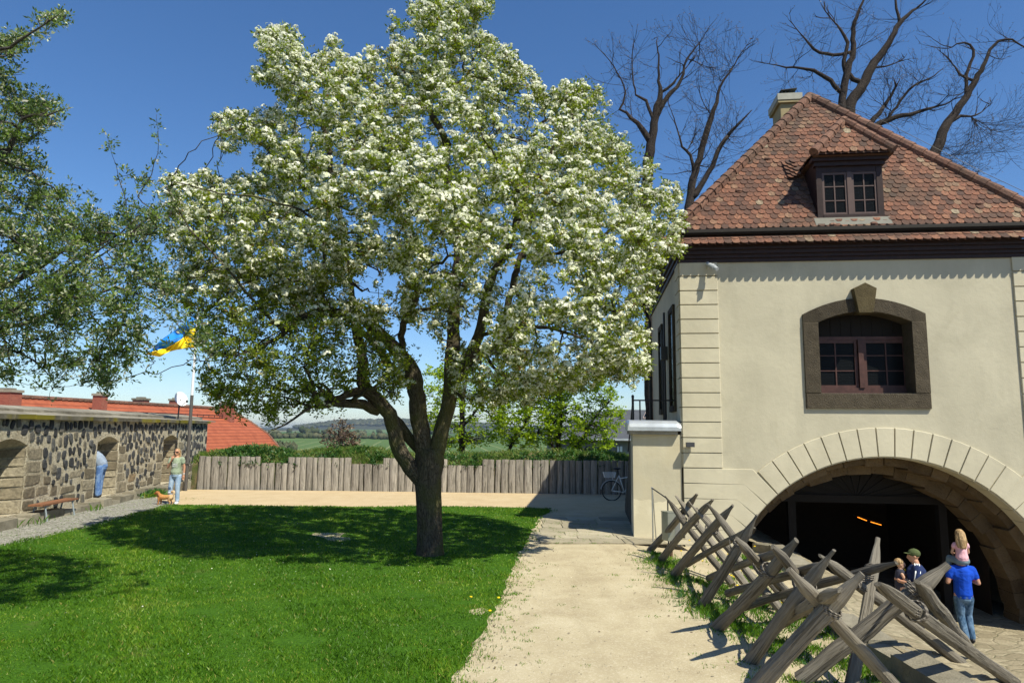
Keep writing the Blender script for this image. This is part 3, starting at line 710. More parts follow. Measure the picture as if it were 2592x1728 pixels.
# under-sheets of the four roof planes
P = [FP(e0, ZE, TE), FP(e1, ZE, TE), FP(e1, ZE, 7.76), FP(e0, ZE, 7.76), FP(4.05, ZA, TA), FP(4.05, ZA, BR+.0)]
rf.add(P, [(0, 1, 4), (1, 2, 5, 4), (2, 3, 5), (3, 0, 4, 5)], .3)
# dormer geometry
DT = None
for cand in np.arange(-.2, 2.5, .005):
    s_, z_ = FC(2156, 556, cand)
    if z_ <= ZE+SL*(cand-TE): DT = float(cand); break
DT = DT if DT else .5
dl, db = FC(2071, 556, DT); dr, _ = FC(2240, 552, DT); dl2, dtop = FC(2068, 423, DT)
ea = FC(2059, 390, DT-.22); eb = FC(2263, 386, DT-.22); ze = (ea[1]+eb[1])/2
print('dormer t', DT, 's', dl, dr, 'z', db, dtop, 'eave', ea, eb)
dz_apex = None
sm = (ea[0]+eb[0])/2
tap = DT
for cand in np.arange(DT-.2, DT+3, .01):
    s_, z_ = FC(2122, 311, cand)
    if s_ >= sm-.12: tap = float(cand); zap = z_; break
print('dormer apex', sm, tap, zap)
def in_dormer(p):
    q = p-C0; s = q.dot(fu); t = q.dot(fn)
    return dl+.02 < s+.0 < dr-.02 and t > DT+.02 and t < DT+.5
tile_field(rf, FP(4.05, ZE, TE), fu, vv, LS-.1, lambda d: (-(4.15)*(1-d/LS)+.1, 4.15*(1-d/LS)-.1), skip=in_dormer)
uL = -fn; LLs = math.hypot(4.15, ZA-ZE); vL = (fu*4.15+Vector((0, 0, ZA-ZE)))/LLs
tile_field(rf, FP(e0, ZE, 3.75), uL, vL, LLs-.1, lambda d: (-(4.01-(7.76-BR)*d/LLs)+.1, (4.01-(TA-TE)*d/LLs)-.1))
roof = rf.build('roof', M['tile'], gh)
# pent row of tiles under the gutter, front and left
pt = MB(); vp = (fn*.30+Vector((0, 0, .29))).normalized()
pt.add([FP(-.36, 6.61, -.36), FP(WID+.36, 6.61, -.36), FP(WID+.1, 6.90, -.06), FP(-.1, 6.90, -.06)], [(0, 1, 2, 3)], .3)
pt.add([FP(-.36, 6.61, -.36), FP(-.1, 6.90, -.06), FP(-.1, 6.90, 7.6), FP(-.36, 6.61, 7.9)], [(0, 1, 2, 3)], .3)
x = -.36
while x < WID+.36: tile(pt, FP(x, 6.59, -.39), fu, vp, .172, .34, lift=.03); x += .178
x = -.45+.09
while x < WID+.35: tile(pt, FP(x, 6.73, -.24), fu, vp, .172, .22, lift=.03); x += .178
vpl = (fu*.30+Vector((0, 0, .29))).normalized(); x = -.3
while x < 7.8: tile(pt, FP(-.39, 6.59, x), -fn, vpl, .172, .40, lift=.03); x += .178
pt.build('pent_tiles', M['tile'], gh)
mb = MB(); mb.add([FP(-.34, 6.605, -.34), FP(WID+.34, 6.605, -.34), FP(WID, 6.61, -.0), FP(0, 6.61, 0), FP(0, 6.61, 7.5), FP(-.34, 6.605, 7.8)], [(0, 1, 2, 3), (0, 3, 4, 5)])
mb.build('soffit', M['dwood'], gh)
mb = MB()
for i in range(2):
    A_, B_ = ((FP(-.17, 6.95, -.15), FP(WID+.2, 6.95, -.15)), (FP(-.17, 6.95, -.15), FP(-.17, 6.95, 7.7)))[i]
    mb.tube([A_, B_], .085, 10)
mb.box((-.08, -.08, 6.86), (WID+.08, -.04, 7.04), F3); mb.build('gutter', M['darkwood'], gh)
# ridge / hip tiles
def hip(name, a, b, w_=.13, step=.33, par=gh, lift=.05):
    m_ = MB(); d = (b-a); L = d.length; d.normalize(); k = 0; x = 0
    while x < L:
        p = a+d*x+Vector((0, 0, lift)); q = a+d*min(x+step+.06, L+.05)+Vector((0, 0, lift))
        m_.tube([p, q], [w_*1.14, w_*.92], 10, r=random.random()); x += step
    return m_.build(name, M['ridge'], par, smooth=False)
AP = FP(4.05, ZA, TA); AP2 = FP(4.05, ZA, BR)
hip('hip_tiles', FP(e0, ZE, TE), AP); hip('hip_tiles', FP(e1, ZE, TE), AP); hip('ridge_tiles', AP, AP2)
hip('hip_tiles', FP(-.38, 6.60, -.38), FP(-.12, 6.87, -.1), .11)
# snow/vent tiles
for (px, py) in ((1942, 406), (1869, 487), (2107, 573), (2211, 570), (2282, 412), (2476, 519)):
    for cand in np.arange(-.26, TA, .005):
        s_, z_ = FC(px, py, cand)
        if z_ <= ZE+SL*(cand-TE): break
    mb = MB(); mb.blob(FP(s_, z_+.02, cand-.02), (.10, .08, .06), 8); mb.build('vent_tile', M['ridge'], gh)
# ---- dormer
do = MB(); zb = ZE+SL*(DT-TE)
do.box((dl, DT, zb-.1), (dl+.13, DT+.1, dtop), F3); do.box((dr-.13, DT, zb-.1), (dr, DT+.1, dtop), F3)
do.box((dl+.131, DT+.01, dtop-.14), (dr-.131, DT+.1, dtop), F3); do.box((dl+.131, DT-.01, zb+.02), (dr-.131, DT+.1, zb+.13), F3)
do.box((dl-.05, DT-.06, dtop+.002), (dr+.05, DT+.1, dtop+.10), F3); do.box((dl-.11, DT-.13, dtop+.102), (dr+.11, DT+.1, ze-.04), F3)
do.add([FP(dl, zb, DT+.1), FP(dl, dtop+.15, DT+.1), FP(dl, dtop+.15, DT+1.6)], [(0, 1, 2)]); do.add([FP(dr, zb, DT+.1), FP(dr, dtop+.15, DT+.1), FP(dr, dtop+.15, DT+1.6)], [(0, 1, 2)])
n_c = 9
dormer = do.build('dormer', M['dwood'], gh)
dw = MB(); a0, a1, b0, b1 = dl+.131, dr-.131, zb+.131, dtop-.141; mm = (a0+a1)/2
dw.box((mm-.05, DT+.0, b0), (mm+.05, DT+.08, b1), F3)
for s0, s1 in ((a0, mm-.051), (mm+.051, a1)):
    for c, d in ((s0, s0+.05), (s1-.045, s1)): dw.box((c, DT+.02, b0), (d, DT+.07, b1), F3)
    dw.box((s0+.051, DT+.022, b0), (s1-.046, DT+.068, b0+.05), F3); dw.box((s0+.051, DT+.022, b1-.05), (s1-.046, DT+.068, b1), F3)
    for k in (1, 2): z = b0+(b1-b0)*k/3; dw.box((s0+.051, DT+.03, z-.012), (s1-.046, DT+.06, z+.012), F3)
    c = (s0+s1)/2; dw.box((c-.014, DT+.028, b0+.05), (c+.014, DT+.062, b1-.05), F3)
dwn = dw.build('window', flat('dormer_sash_paint', (.085, .05, .042), .5, .4), dormer)
dp = MB(); dp.box((a0, DT+.045, b0), (a1, DT+.05, b1), F3); dp.build('pane', M['glass'], dormer)
fl = MB(); fl.add([FP(dl-.1, zb-.16, DT-.16), FP(dr+.1, zb-.16, DT-.16), FP(dr+.1, zb+.05, DT-.02), FP(dl-.1, zb+.05, DT-.02)], [(0, 1, 2, 3)]); fl.build('lead_apron', flat('lead', (.13, .125, .105), .6), dormer)
tile_d = MB(); tF = DT-.24
DA = FP(sm, zap, tap); L0 = FP(ea[0], ze, tF); R0 = FP(eb[0], ze, tF)
tb = TE+(zap-ZE)/SL; te_ = TE+(ze-ZE)/SL
LB = FP(ea[0]-.0, ze, te_); RB = FP(eb[0], ze, te_); DB = FP(sm, zap, tb)
tile_d.add([L0, R0, DA, LB, RB, DB, FP(ea[0], ze-.03, tF), FP(eb[0], ze-.03, tF), FP(eb[0], ze-.03, te_), FP(ea[0], ze-.03, te_)], [(0, 1, 2), (0, 2, 5, 3), (1, 4, 5, 2), (6, 7, 8, 9)], .3)
hw = (eb[0]-ea[0])/2; dd = math.hypot(tap-tF, zap-ze); vd = (fn*(tap-tF)+Vector((0, 0, zap-ze)))/dd
tile_field(tile_d, FP(sm, ze, tF), fu, vd, dd-.05, lambda d: (-hw*(1-d/dd)+.04, hw*(1-d/dd)-.04))
dL = math.hypot(hw, zap-ze); vl = (fu*hw+Vector((0, 0, zap-ze)))/dL; TM = (tF+te_)/2
def spl(d):
    f = d/dL; lo = tF+(tap-tF)*f; hi = te_+(tb-te_)*f; return (TM-hi, TM-lo)
tile_field(tile_d, FP(ea[0], ze, TM), -fn, vl, dL-.05, spl)
# swept tiles where the dormer's left side runs into the main roof
for k in range(3):
    for i in range(4):
        t_ = te_-.1+i*.09; z_ = ZE+SL*(t_-TE)
        tile(tile_d, FP(ea[0]-.06-k*.085-i*.01, z_-.02-.035*k+.03, t_-.12+.012*k), (fu*.8-fn*.3+Vector((0, 0, -.25))).normalized(), vv, .15, .22, lift=.05)
tile_d.build('dormer_roof', M['tile'], dormer)
hip('dormer_hip_tiles', L0, DA, .105, .27, dormer); hip('dormer_hip_tiles', R0, DA, .105, .27, dormer); hip('dormer_ridge_tiles', DA, DB, .1, .3, dormer)
# ---- chimney
ch = MB(); tc = BR-.1
ca = FC(1977, 300, tc); cb_ = FC(2040, 300, tc); ctop = FC(2000, 236, tc)[1]
print('chimney', ca, cb_, ctop)
ch.box((ca[0], tc, ZA-2.2), (ca[0]+.52, tc+.9, ctop-.32), F3); ch.box((ca[0]-.08, tc-.08, ctop-.32), (ca[0]+.60, tc+1, ctop-.24), F3)
cho = ch.build('chimney', flat('chimney_render', (.30, .24, .13), .9), gh)
ch = MB(); ch.box((ca[0]-.10, tc-.1, ctop-.238), (ca[0]+.62, tc+1.02, ctop-.04), F3); ch.build('chimney_cap', flat('concrete_cap', (.34, .33, .28)), cho)
ch = MB(); ch.box((ca[0]+.06, tc+.1, ctop-.04), (ca[0]+.48, tc+.7, ctop+.03), F3)
for i in range(4): ch.box((ca[0]+.08+i*.11, tc+.1, ctop+.03), (ca[0]+.11+i*.11, tc+.14, ctop+.13), F3)
ch.add([FP(ca[0]+.04, ctop+.13, tc+.05), FP(ca[0]+.52, ctop+.17, tc+.05), FP(ca[0]+.52, ctop+.17, tc+.8), FP(ca[0]+.04, ctop+.13, tc+.8), FP(ca[0]+.04, ctop+.15, tc+.05), FP(ca[0]+.52, ctop+.19, tc+.05), FP(ca[0]+.52, ctop+.19, tc+.8), FP(ca[0]+.04, ctop+.15, tc+.8)], [(0, 1, 2, 3), (4, 5, 6, 7), (0, 1, 5, 4), (0, 4, 7, 3)]); ch.build('chimney_cowl', M['iron'], cho)
# ---- left side wall: window, service box, downpipes
for (t0, t1, z0, z1) in ((1.15, 1.95, 3.0, 5.35), (4.0, 4.7, 3.0, 5.3)):
    sw = MB(); sw.box((-.06, t0-.14, z0-.14), (.0, t0, z1+.14), F3); sw.box((-.06, t1, z0-.14), (0, t1+.14, z1+.14), F3); sw.box((-.06, t0-.001, z1), (0, t1+.001, z1+.14), F3); sw.box((-.08, t0-.001, z0-.14), (0, t1+.001, z0), F3)
    so_ = sw.build('side_window', M['frame'], gh); sw = MB(); sw.box((-.02, t0, z0), (-.003, t1, z1), F3); sw.build('pane', M['glass'], so_)
dpi = MB(); dpi.tube([FP(-.36, 6.8, 7.2), FP(-.3, 6.5, 7.2), FP(-.1, 6.0, 7.2), FP(-.1, 0, 7.2)], .055, 8); dpi.build('downpipe', M['iron'], gh)
dpi = MB(); dpi.tube([FP(-.07, 5.6, 2.9), FP(-.07, 2.3, 2.9)], .03, 6); dpi.build('conduit', M['iron'], gh)
dpi = MB(); dpi.tube([FP(-.07, 5.2, 3.4), FP(-.07, 2.3, 3.4)], .022, 6); dpi.build('conduit', M['iron'], gh)
db_ = MB(); db_.box((-.18, 2.75, 4.3), (0, 3.0, 4.65), F3); db_.build('junction_box', M['grey'], gh)
# ---- annex wall with zinc cap
an = empty('annex_wall', FP(-1.12, 0, 0), -_a, label='low plastered wall stub with rounded zinc cap joined to the left corner of the gatehouse', cat='wall')
mb = MB(); mb.box((-1.12, .02, -.2), (-.036, .95, 2.30), F3); mb.build('masonry', M['annex'], an)
mb = MB(); mb.box((-1.20, -.10, 2.302), (-.12, 1.0, 2.38), F3); mb.build('stone_coping', M['cap'], an)
mb = MB()
prof = [(-.16, 2.385), (-.165, 2.47), (-.14, 2.55), (-.07, 2.60), (.06, 2.62), (.9, 2.64), (1.0, 2.60), (1.05, 2.385)]
nP = len(prof); xsz = [-1.24, -1.20, -.14, -.05]
vs = []
for i, s in enumerate(xsz):
    for t, z in prof:
        f = 1. if i in (1, 2) else .985
        vs.append(FP(s, z-(0 if i in (1, 2) else (z-2.385)*.25), t*f))
mb.add(vs, [(i*nP+k, i*nP+k+1, (i+1)*nP+k+1, (i+1)*nP+k) for i in range(3) for k in range(nP-1)]+[tuple(range(nP)), tuple(range(3*nP, 4*nP))])
mb.build('zinc_cap', M['zinc'], an)
# outside stair behind the annex, dark stonework
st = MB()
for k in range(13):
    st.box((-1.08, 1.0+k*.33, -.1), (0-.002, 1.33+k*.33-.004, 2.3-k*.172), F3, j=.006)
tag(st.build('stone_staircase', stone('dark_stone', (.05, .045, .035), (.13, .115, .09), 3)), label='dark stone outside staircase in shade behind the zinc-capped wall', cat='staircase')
rl = empty('iron_railing', FP(-1.05, 2.3, 1.0), label='black iron railing standing above the zinc-capped wall', cat='railing')
mb = MB(); mb.tube([FP(-1.05, 1.6, 1.02), FP(-1.05, 3.18, 1.02)], .03, 6); mb.blob(FP(-1.05, 3.21, 1.02), (.04, .04, .05), 6)
mb.tube([FP(-.88, 2.3, 1.02), FP(-.88, 3.12, 1.02)], .018, 6); mb.build('post', M['iron'], rl)
mb = MB()
for z in (3.12, 2.62): mb.tube([FP(-1.05, z, 1.02), FP(-.02, z, 1.02)], .018, 6)
for z in (3.12, 2.62): mb.tube([FP(-1.05, z, 1.02), FP(-1.05, z-1.3, 3.5)], .018, 6)
mb.build('rail', M['iron'], rl)
# hand rail standing on the slabs
hr = empty('handrail', FP(-.7, 0, -.4), label='thin galvanised handrail on slim posts in front of the low wall', cat='handrail')
b1 = G(1653, 1372); b2 = G(1661, 1367); tp = Vector((b1.x, b1.y, 0)); ray1 = ray(1651, 1235); top = EYE+ray1*(b1.y/ray1.y)
mb = MB(); mb.tube([b1, top], .016, 8); mb.tube([b2, top+Vector((.01, 0, -.12))], .012, 8); mb.blob(top, (.028, .028, .028), 8); mb.build('post', M['steel'], hr)
en = AY(1690, 1262, b1.y-1.2); mb = MB(); mb.tube([top, en, en+Vector((0, 0, -1.0))], .014, 8); mb.build('rail', M['iron'], hr)
# floodlight box and security camera on the front
fb = empty('wall_light', FP(0, 1.9, 0), -_a, label='small dark grey floodlight box fixed to the left quoin', cat='light')
a = FC(1737, 1119, -.2); b = FC(1758, 1131, -.2)
mb = MB(); mb.box((a[0], -.24, b[1]), (b[0], -.10, a[1]), F3, j=.0); mb.build('housing', M['grey'], fb)
mb = MB(); mb.box((a[0]+.05, -.10, b[1]+.03), (b[0]-.05, -.034, a[1]-.03), F3); mb.build('bracket', M['iron'], fb)
sc_ = empty('security_camera', FP(.6, 6.05, -.03), label='small grey cylindrical security camera under the eaves at the left corner', cat='camera')
p0 = FC(1790, 668, -.1); q0 = FC(1815, 682, -.35)
mb = MB(); A_, B_ = FP(p0[0], p0[1], -.12), FP(q0[0], q0[1], -.38); mb.tube([A_, A_+(B_-A_)*.55, B_], [.05, .055, .045], 12); mb.tube([A_+(B_-A_)*.5, A_+(B_-A_)*.72], .068, 12); mb.build('body', M['lgrey'], sc_)
mb = MB(); mb.tube([A_+(B_-A_)*.3, FP(p0[0]+.02, p0[1]-.08, -.1), FP(p0[0]+.02, p0[1]-.1, 0)], .02, 8); mb.tube([FP(p0[0]+.02, p0[1]-.1, -.04), FP(p0[0]+.02, p0[1]-.1, 0)], .05, 10); mb.build('bracket', M['lgrey'], sc_)
# thin lightning cable right of the roof
mb = MB(); A_ = FP(7.0, ZE+1.15, TE+1.0); mb.tube([AP+Vector((0, 0, .18)), FP(5.4, 10.2, 2.0)+Vector((0, 0, .35)), FP(7.3, 8.2, .8)+Vector((0, 0, .30)), FP(e1, 7.1, TE)+Vector((0, 0, .3))], .006, 4); mb.build('lightning_cable', M['iron'], gh)
# ============================================================ CASTLE WALL with splayed niches
wd = Vector((-.12, 1, 0)).normalized(); wn_ = Vector((-1, -.12, 0)).normalized()
def WP(y, z, t=0): return Vector((-11.8-.12*(y-16), y, z))+wn_*t
sw_ = empty('castle_wall', WP(16, 0), label='old rubble stone wall of dark basalt in light mortar with splayed niches along the left side', cat='wall')
NI = [(15.85, 17.3), (20.97, 22.42), (26.2, 27.75)]
Y0, Y1 = 5.0, 31.3
def nich(y0, y1): return [(y0, .24), (y1, .24), (y1, 1.88)]+[(y1-(y1-y0)*i/8, 1.88+.17*math.sin(math.pi*i/8)) for i in range(1, 8)]+[(y0, 1.88)]
loops = [[Vector(p+(0,)) for p in [(Y0, -.4), (Y1, -.4), (Y1, 2.52), (Y0, 2.52)]]]+[[Vector(p+(0,)) for p in nich(*q)] for q in NI]
tri = tessellate_polygon(loops); P_ = [p for l in loops for p in l]
mb = MB(); mb.add([WP(p.x, p.y) for p in P_], tri)
mb.add([WP(Y1, -3), WP(Y1, 2.52), WP(Y1, 2.52, 1.3), WP(Y1, -3, 1.3)], [(0, 1, 2, 3)]); mb.add([WP(Y0, -3, 1.3), WP(Y0, 2.52, 1.3), WP(Y1, 2.52, 1.3), WP(Y1, -3, 1.3)], [(0, 1, 2, 3)])
mb.add([WP(Y0, -3), WP(Y0, 2.52), WP(Y0, 2.52, 1.3), WP(Y0, -3, 1.3)], [(0, 1, 2, 3)])
nb = MB()
for y0, y1 in NI:
    a = nich(y0, y1); n = len(a); dp = 1.05
    b = [(y0+.08+(p[0]-y0)/(y1-y0)*.62, .24+(p[1]-.24)*.86) for p in a]
    for i in range(n):
        k = (i+1) % n; mb.add([WP(*a[i]), WP(*a[k]), WP(*b[k], dp), WP(*b[i], dp)], [(0, 1, 2, 3)])
    mb.add([WP(*p, dp) for p in b], [tuple(range(n))])
    z = .25                                          # dressed blocks lining the far cheek of the niche
    while z < 1.75:
        h_ = random.uniform(.2, .34); t = .0; off = random.uniform(-.1, .1)
        while t < 1.0:
            l_ = random.uniform(.3, .6); t1 = min(t+l_, 1.02); f0, f1 = t/dp, t1/dp; ya = y1+(y0+.70-y1)*0; yb = lambda f: y1+(y0+.08+.62-y1)*f
            zz = min(z+h_, 1.85)-.02; P = [WP(yb(f0)-.012, z, t+.012), WP(yb(f1)-.012, z, t1-.012), WP(yb(f1)-.012, zz-.12*f1, t1-.012), WP(yb(f0)-.012, zz-.12*f0, t+.012)]
            nb.prism([p+Vector((random.uniform(-.01, .01), -.02, random.uniform(-.01, .01))) for p in P], Vector((0, .05, 0)), m=1, bev=.012); t = t1
        z += h_
    for r_ in range(1):
        pass
stones = []
def inniche(y, z, m_=.03):
    for y0, y1 in NI:
        if y0-m_ < y < y1+m_ and .2-m_ < z < 2.07+m_: return True
    return False
def put(y, z, a, b, kind, force=False):
    for (yy, zz, aa, bb, kk) in stones:
        dy, dz = abs(y-yy), abs(z-zz)
        if kk or kind:
            if dy < a+aa+.012 and dz < b+bb+.012: return False
        elif (dy/(a+aa+.036))**2+(dz/(b+bb+.038))**2 < 1: return False
    for q in ((-1, -1), (1, 1), (-1, 1), (1, -1), (0, 0)):
        if inniche(y+q[0]*a, z+q[1]*b): return False
    stones.append((y, z, a, b, kind)); return True
for y0, y1 in NI:                                   # sandstone quoins beside the niches
    for sgn, e in ((1, y1), (-1, y0)):
        z = .26
        while z < (1.75 if sgn > 0 else 1.35):
            h_ = random.uniform(.11, .17); l_ = random.uniform(.18, .42); put(e+sgn*(l_+.035), z+h_, l_, h_-.012, 1); z += 2*h_+.01
for _ in range(900):
    y = random.uniform(14, 31); z = random.triangular(.3, 1.2, .35); put(y, z, random.uniform(.15, .36), random.uniform(.08, .15), 1) if random.random() < (.8 if y < 20 else .18) else None
for sc in (1.3, 1.05, .85, .6):
    for _ in range(2600):
        y = random.uniform(13.5, 31.2); z = random.uniform(.27, 2.47); put(y, z, random.uniform(.062, .095)*sc, random.uniform(.085, .13)*sc, 0)
print('wall stones', len(stones))
for (y, z, a, b, kind) in stones:
    n_ = 11 if not kind else 12; ph = random.uniform(0, 6); r_ = random.random(); pr = random.uniform(.018, .04) if not kind else random.uniform(.008, .02); rot = random.uniform(-.35, .35) if not kind else random.uniform(-.03, .03); rings = []
    for f, t in ((1.0, .02), (.97, -pr*.55), (.78, -pr)):
        for i in range(n_):
            an = 2*math.pi*i/n_; e = .62 if not kind else .28; c_, s_ = math.cos(an), math.sin(an); w1 = 1+.10*math.sin(an*2+ph)+.07*math.sin(an*3+ph*2)
            uu = math.copysign(abs(c_)**e, c_)*a*f*w1; vv_ = math.copysign(abs(s_)**e, s_)*b*f*w1; rings.append(WP(y+uu*math.cos(rot)-vv_*math.sin(rot), z+uu*math.sin(rot)+vv_*math.cos(rot), t+random.uniform(-.004, .004)))
    fs = [(j*n_+i, j*n_+(i+1) % n_, (j+1)*n_+(i+1) % n_, (j+1)*n_+i) for j in range(2) for i in range(n_)]+[tuple(range(2*n_, 3*n_))]
    nb.add(rings, fs, r_, 1 if kind else 0)
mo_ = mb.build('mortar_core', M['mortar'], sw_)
nb.build('masonry', [M['basalt'], M['sandst']], sw_)
mb = MB()
for y0, y1 in NI: mb.box((y0+.3, 1.0, .9), (y0+.5, 1.045, 1.6), lambda p: WP(p.x, p.z, p.y))
mb.build('loophole', M['black'], sw_)
mb = MB(); y = Y0
while y < Y1:
    d = random.uniform(.7, 1.3); o = random.uniform(-.012, .012); FWl = lambda p: WP(p.x, p.z, p.y)
    mb.box((y+.006, -.13+o, 2.522), (y+d-.006, .45, 2.635), FWl, j=.008); y += d
mb.build('coping_edge', M['lip'], sw_)
mb = MB(); y = Y0
while y < Y1:
    d = random.uniform(.6, 1.1); r = random.random(); j = lambda: random.uniform(-.014, .014)
    P = [(-.10, 2.637), (.62, 2.72+j()), (.62, 2.60), (-.10, 2.60)]; k = 4
    vs = [WP(y+.012, z, t) for t, z in P]+[WP(y+d-.005, z, t) for t, z in P]
    mb.add(vs, [(0, 1, 2, 3), (4, 5, 6, 7), (0, 1, 5, 4), (1, 2, 6, 5), (2, 3, 7, 6), (3, 0, 4, 7)], r)
    P = [(.60, 2.79), (1.38, 2.91+j()), (1.38, 2.62), (.60, 2.62)]; y_ = y+.37
    vs = [WP(y_+.005, z, t) for t, z in P]+[WP(y_+d-.005, z, t) for t, z in P]
    mb.add(vs, [(0, 1, 2, 3), (4, 5, 6, 7), (0, 1, 5, 4), (1, 2, 6, 5), (2, 3, 7, 6), (3, 0, 4, 7)], r); y += d
mb.build('coping', M['cap'], sw_)
mb = MB(); y = 12.
while y < 26.5:
    d = random.uniform(.35, 1.0); h_ = random.uniform(.13, .27)
    mb.box((y, -.36+random.uniform(-.08, .06), -.1), (y+d-.02, .1, h_), FWl, j=.035); y += d
for k in range(9): mb.box((24.6+k*.25, -.9+k*.03, -.1), (24.9+k*.25, -.3, .22+random.uniform(0, .12)), FWl, j=.06)
mb.build('footing', M['kerb'], sw_)

# ============================================================ PALISADE of upright half logs
pf = empty('palisade', (-4, 27, 0), label='palisade of upright grey split logs holding the green bank behind the sand', cat='fence')
def fy(x): return 27.25-.043*(x+12)
x = -12.15; secs = [(658, 722), (895, 968), (1139, 1213)]
k = 0
while x < 4.6:
    w_ = random.uniform(.17, .32); xc = x+w_/2; yc = fy(xc)
    p = (Vector((xc, yc, 1.1))-EYE); px = 1296+FPX*p.dot(RT)/p.dot(FW)
    low = any(a < px < b for a, b in secs); h_ = (1.02 if low else 1.25)+random.uniform(-.012, .012)
    n = 9; vs = []; lc = []; ph = random.uniform(0, 50); tw = random.uniform(-.018, .018); bl = random.uniform(.2, .6)
    for j_, z in enumerate(np.linspace(-.15, h_, 7)):
        for i in range(n):
            an = math.pi*i/(n-1); rr = 1+.05*hn(an*3+ph, z*2+ph)+.03*hn(z*7+ph, an)
            vs.append((xc-math.cos(an)*(w_/2-.004)*rr+tw*z+.008*hn(z*3, ph), yc-math.sin(an)*w_/2*bl*rr+.02, z)); lc.append((xc*3-math.cos(an)*.1+ph, math.sin(an)*.1, z+ph))
        vs.append((xc, yc+.12, z)); lc.append((ph, .2, z))
    n += 1
    fs = [(j_*n+i, j_*n+(i+1) % n, (j_+1)*n+(i+1) % n, (j_+1)*n+i) for j_ in range(6) for i in range(n)]+[tuple(range(6*n, 7*n))]
    m_ = MB(); m_.add(vs, fs, None, 0, lc); m_.build('post', M['fence'], pf, smooth=False)
    x += w_+random.choice([.0, .004, .012, .02]); k += 1
print('posts', k)
# bank of earth behind it
def bankz(x, y):
    d = y-fy(x); p = .95+.42*(1-math.exp(-d*2.2))
    bump = 0
    for c, w_, h_ in ((-10.5, 1.3, .26), (-6.7, 1.5, .26), (-5.5, .8, .1), (.9, 1.7, .24), (3.2, 1.2, .20), (-2.3, 1, .05)): bump += h_*math.exp(-((x-c)/w_)**2)
    return p*(1)-.08+bump*min(1, d*1.4)+.05*hn(x*2, y*3)*min(1, d*2)-max(0, d-2.2)*.5
def earthm():
    q = NT('bank_earth', .95, .1); a = q.noise(2.2, 5); b = q.noise(25, 4)
    q.col(q.mix(q.ramp(b, [(.35, .5), (.7, 0.)]), q.ramp(a, [(.40, (.055, .085, .02)), (.55, (.12, .12, .05)), (.66, (.24, .17, .10))]), (.04, .035, .02))); q.bump(b, .8, .05); return q.m
M['earth'] = earthm()
V = []; Q = []; xs = list(np.arange(-12.4, 8, .25)); dsb = [.055, .06, .25, .45, .7, 1, 1.4, 1.9, 2.5, 3.4, 5]
for d in dsb:
    for x in xs: V.append((x, fy(x)+d, bankz(x, fy(x)+d) if d > .057 else -.3))
n = len(xs); Q = [(j*n+i, j*n+i+1, (j+1)*n+i+1, (j+1)*n+i) for j in range(len(dsb)-1) for i in range(n-1)]
tag(link('earth_bank', np_mesh('earth_bank', np.array(V), np.array(Q)), M['earth'], smooth=True), kind='structure')

# ============================================================ foliage helpers (numpy)
def rotmats(n, up_bias=0.):
    ax = RNG.normal(size=(n, 3)); 
    if up_bias: ax[:, 2] = np.abs(ax[:, 2])+up_bias
    zc = ax/np.linalg.norm(ax, axis=1)[:, None]
    t = RNG.normal(size=(n, 3)); xc = np.cross(t, zc); xc /= np.linalg.norm(xc, axis=1)[:, None]; yc = np.cross(zc, xc)
    return np.stack([xc, yc, zc], axis=2)      # columns
def scatter(temps, pos, rot, sc, rlo, rhi):
    """temps: list of (k*4,3) quad soups; returns soup vertices (N*4,3) and per-quad rnd"""
    N = len(pos); which = RNG.integers(0, len(temps), N); out = []; rn = []
    for i, t in enumerate(temps):
        m = which == i
        if not m.any(): continue
        v = np.einsum('nij,kj->nki', rot[m], t)*sc[m][:, None, None]+pos[m][:, None, :]
        out.append(v.reshape(-1, 3)); q = t.shape[0]//4
        base = RNG.uniform(rlo, rhi, m.sum())[:, None]+RNG.normal(0, .14, (m.sum(), q))*(rhi-rlo)
        rn.append(np.clip(base, 0, 1).reshape(-1))
    return np.concatenate(out), np.concatenate(rn)
def soup(name, V, rnd, mat, parent=None):
    n = len(V)//4; me = np_mesh(name, V, np.arange(n*4).reshape(n, 4), rnd); return link(name, me, mat, parent)
def leaf_quads(n, L, W, spread, rs, up=.5):
    out = []
    for i in range(n):
        d = Vector((rs.uniform(-1, 1), rs.uniform(-1, 1), rs.uniform(-.3, 1)*up+.15)).normalized(); s = d.cross(Vector((rs.uniform(-1, 1), rs.uniform(-1, 1), rs.uniform(-1, 1)))).normalized()
        nn = d.cross(s); b = d*rs.uniform(0, spread); l = L*rs.uniform(.7, 1.2); w = W*rs.uniform(.8, 1.2)
        out += [b, b+d*l*.5+s*w*.5+nn*.1*w, b+d*l, b+d*l*.5-s*w*.5+nn*.1*w]
    return np.array([tuple(v) for v in out])
def blossom_quads(n, R, f, rs):
    out = []
    for i in range(n):
        th = math.acos(1-rs.uniform(0, .75)); ph = rs.uniform(0, 2*math.pi)
        d = Vector((math.sin(th)*math.cos(ph), math.sin(th)*math.sin(ph), math.cos(th))); c = Vector((d.x*R, d.y*R, d.z*R*.75))
        nn = (d+Vector((rs.uniform(-.5, .5), rs.uniform(-.5, .5), rs.uniform(-.3, .5)))).normalized(); a = nn.orthogonal().normalized(); b = nn.cross(a); q = f*rs.uniform(.75, 1.15)
        an = rs.uniform(0, 6); a, b = a*math.cos(an)+b*math.sin(an), b*math.cos(an)-a*math.sin(an)
        out += [c+a*q, c+b*q+nn*q*.15, c-a*q, c-b*q+nn*q*.15]
    return np.array([tuple(v) for v in out])
rs = random.Random(3)
T_BL = [blossom_quads(13, .056, .021, rs) for _ in range(8)]
T_LF = [leaf_quads(8, .066, .028, .06, rs) for _ in range(8)]
T_LF2 = [leaf_quads(9, .056, .024, .06, rs, .9) for _ in range(8)]
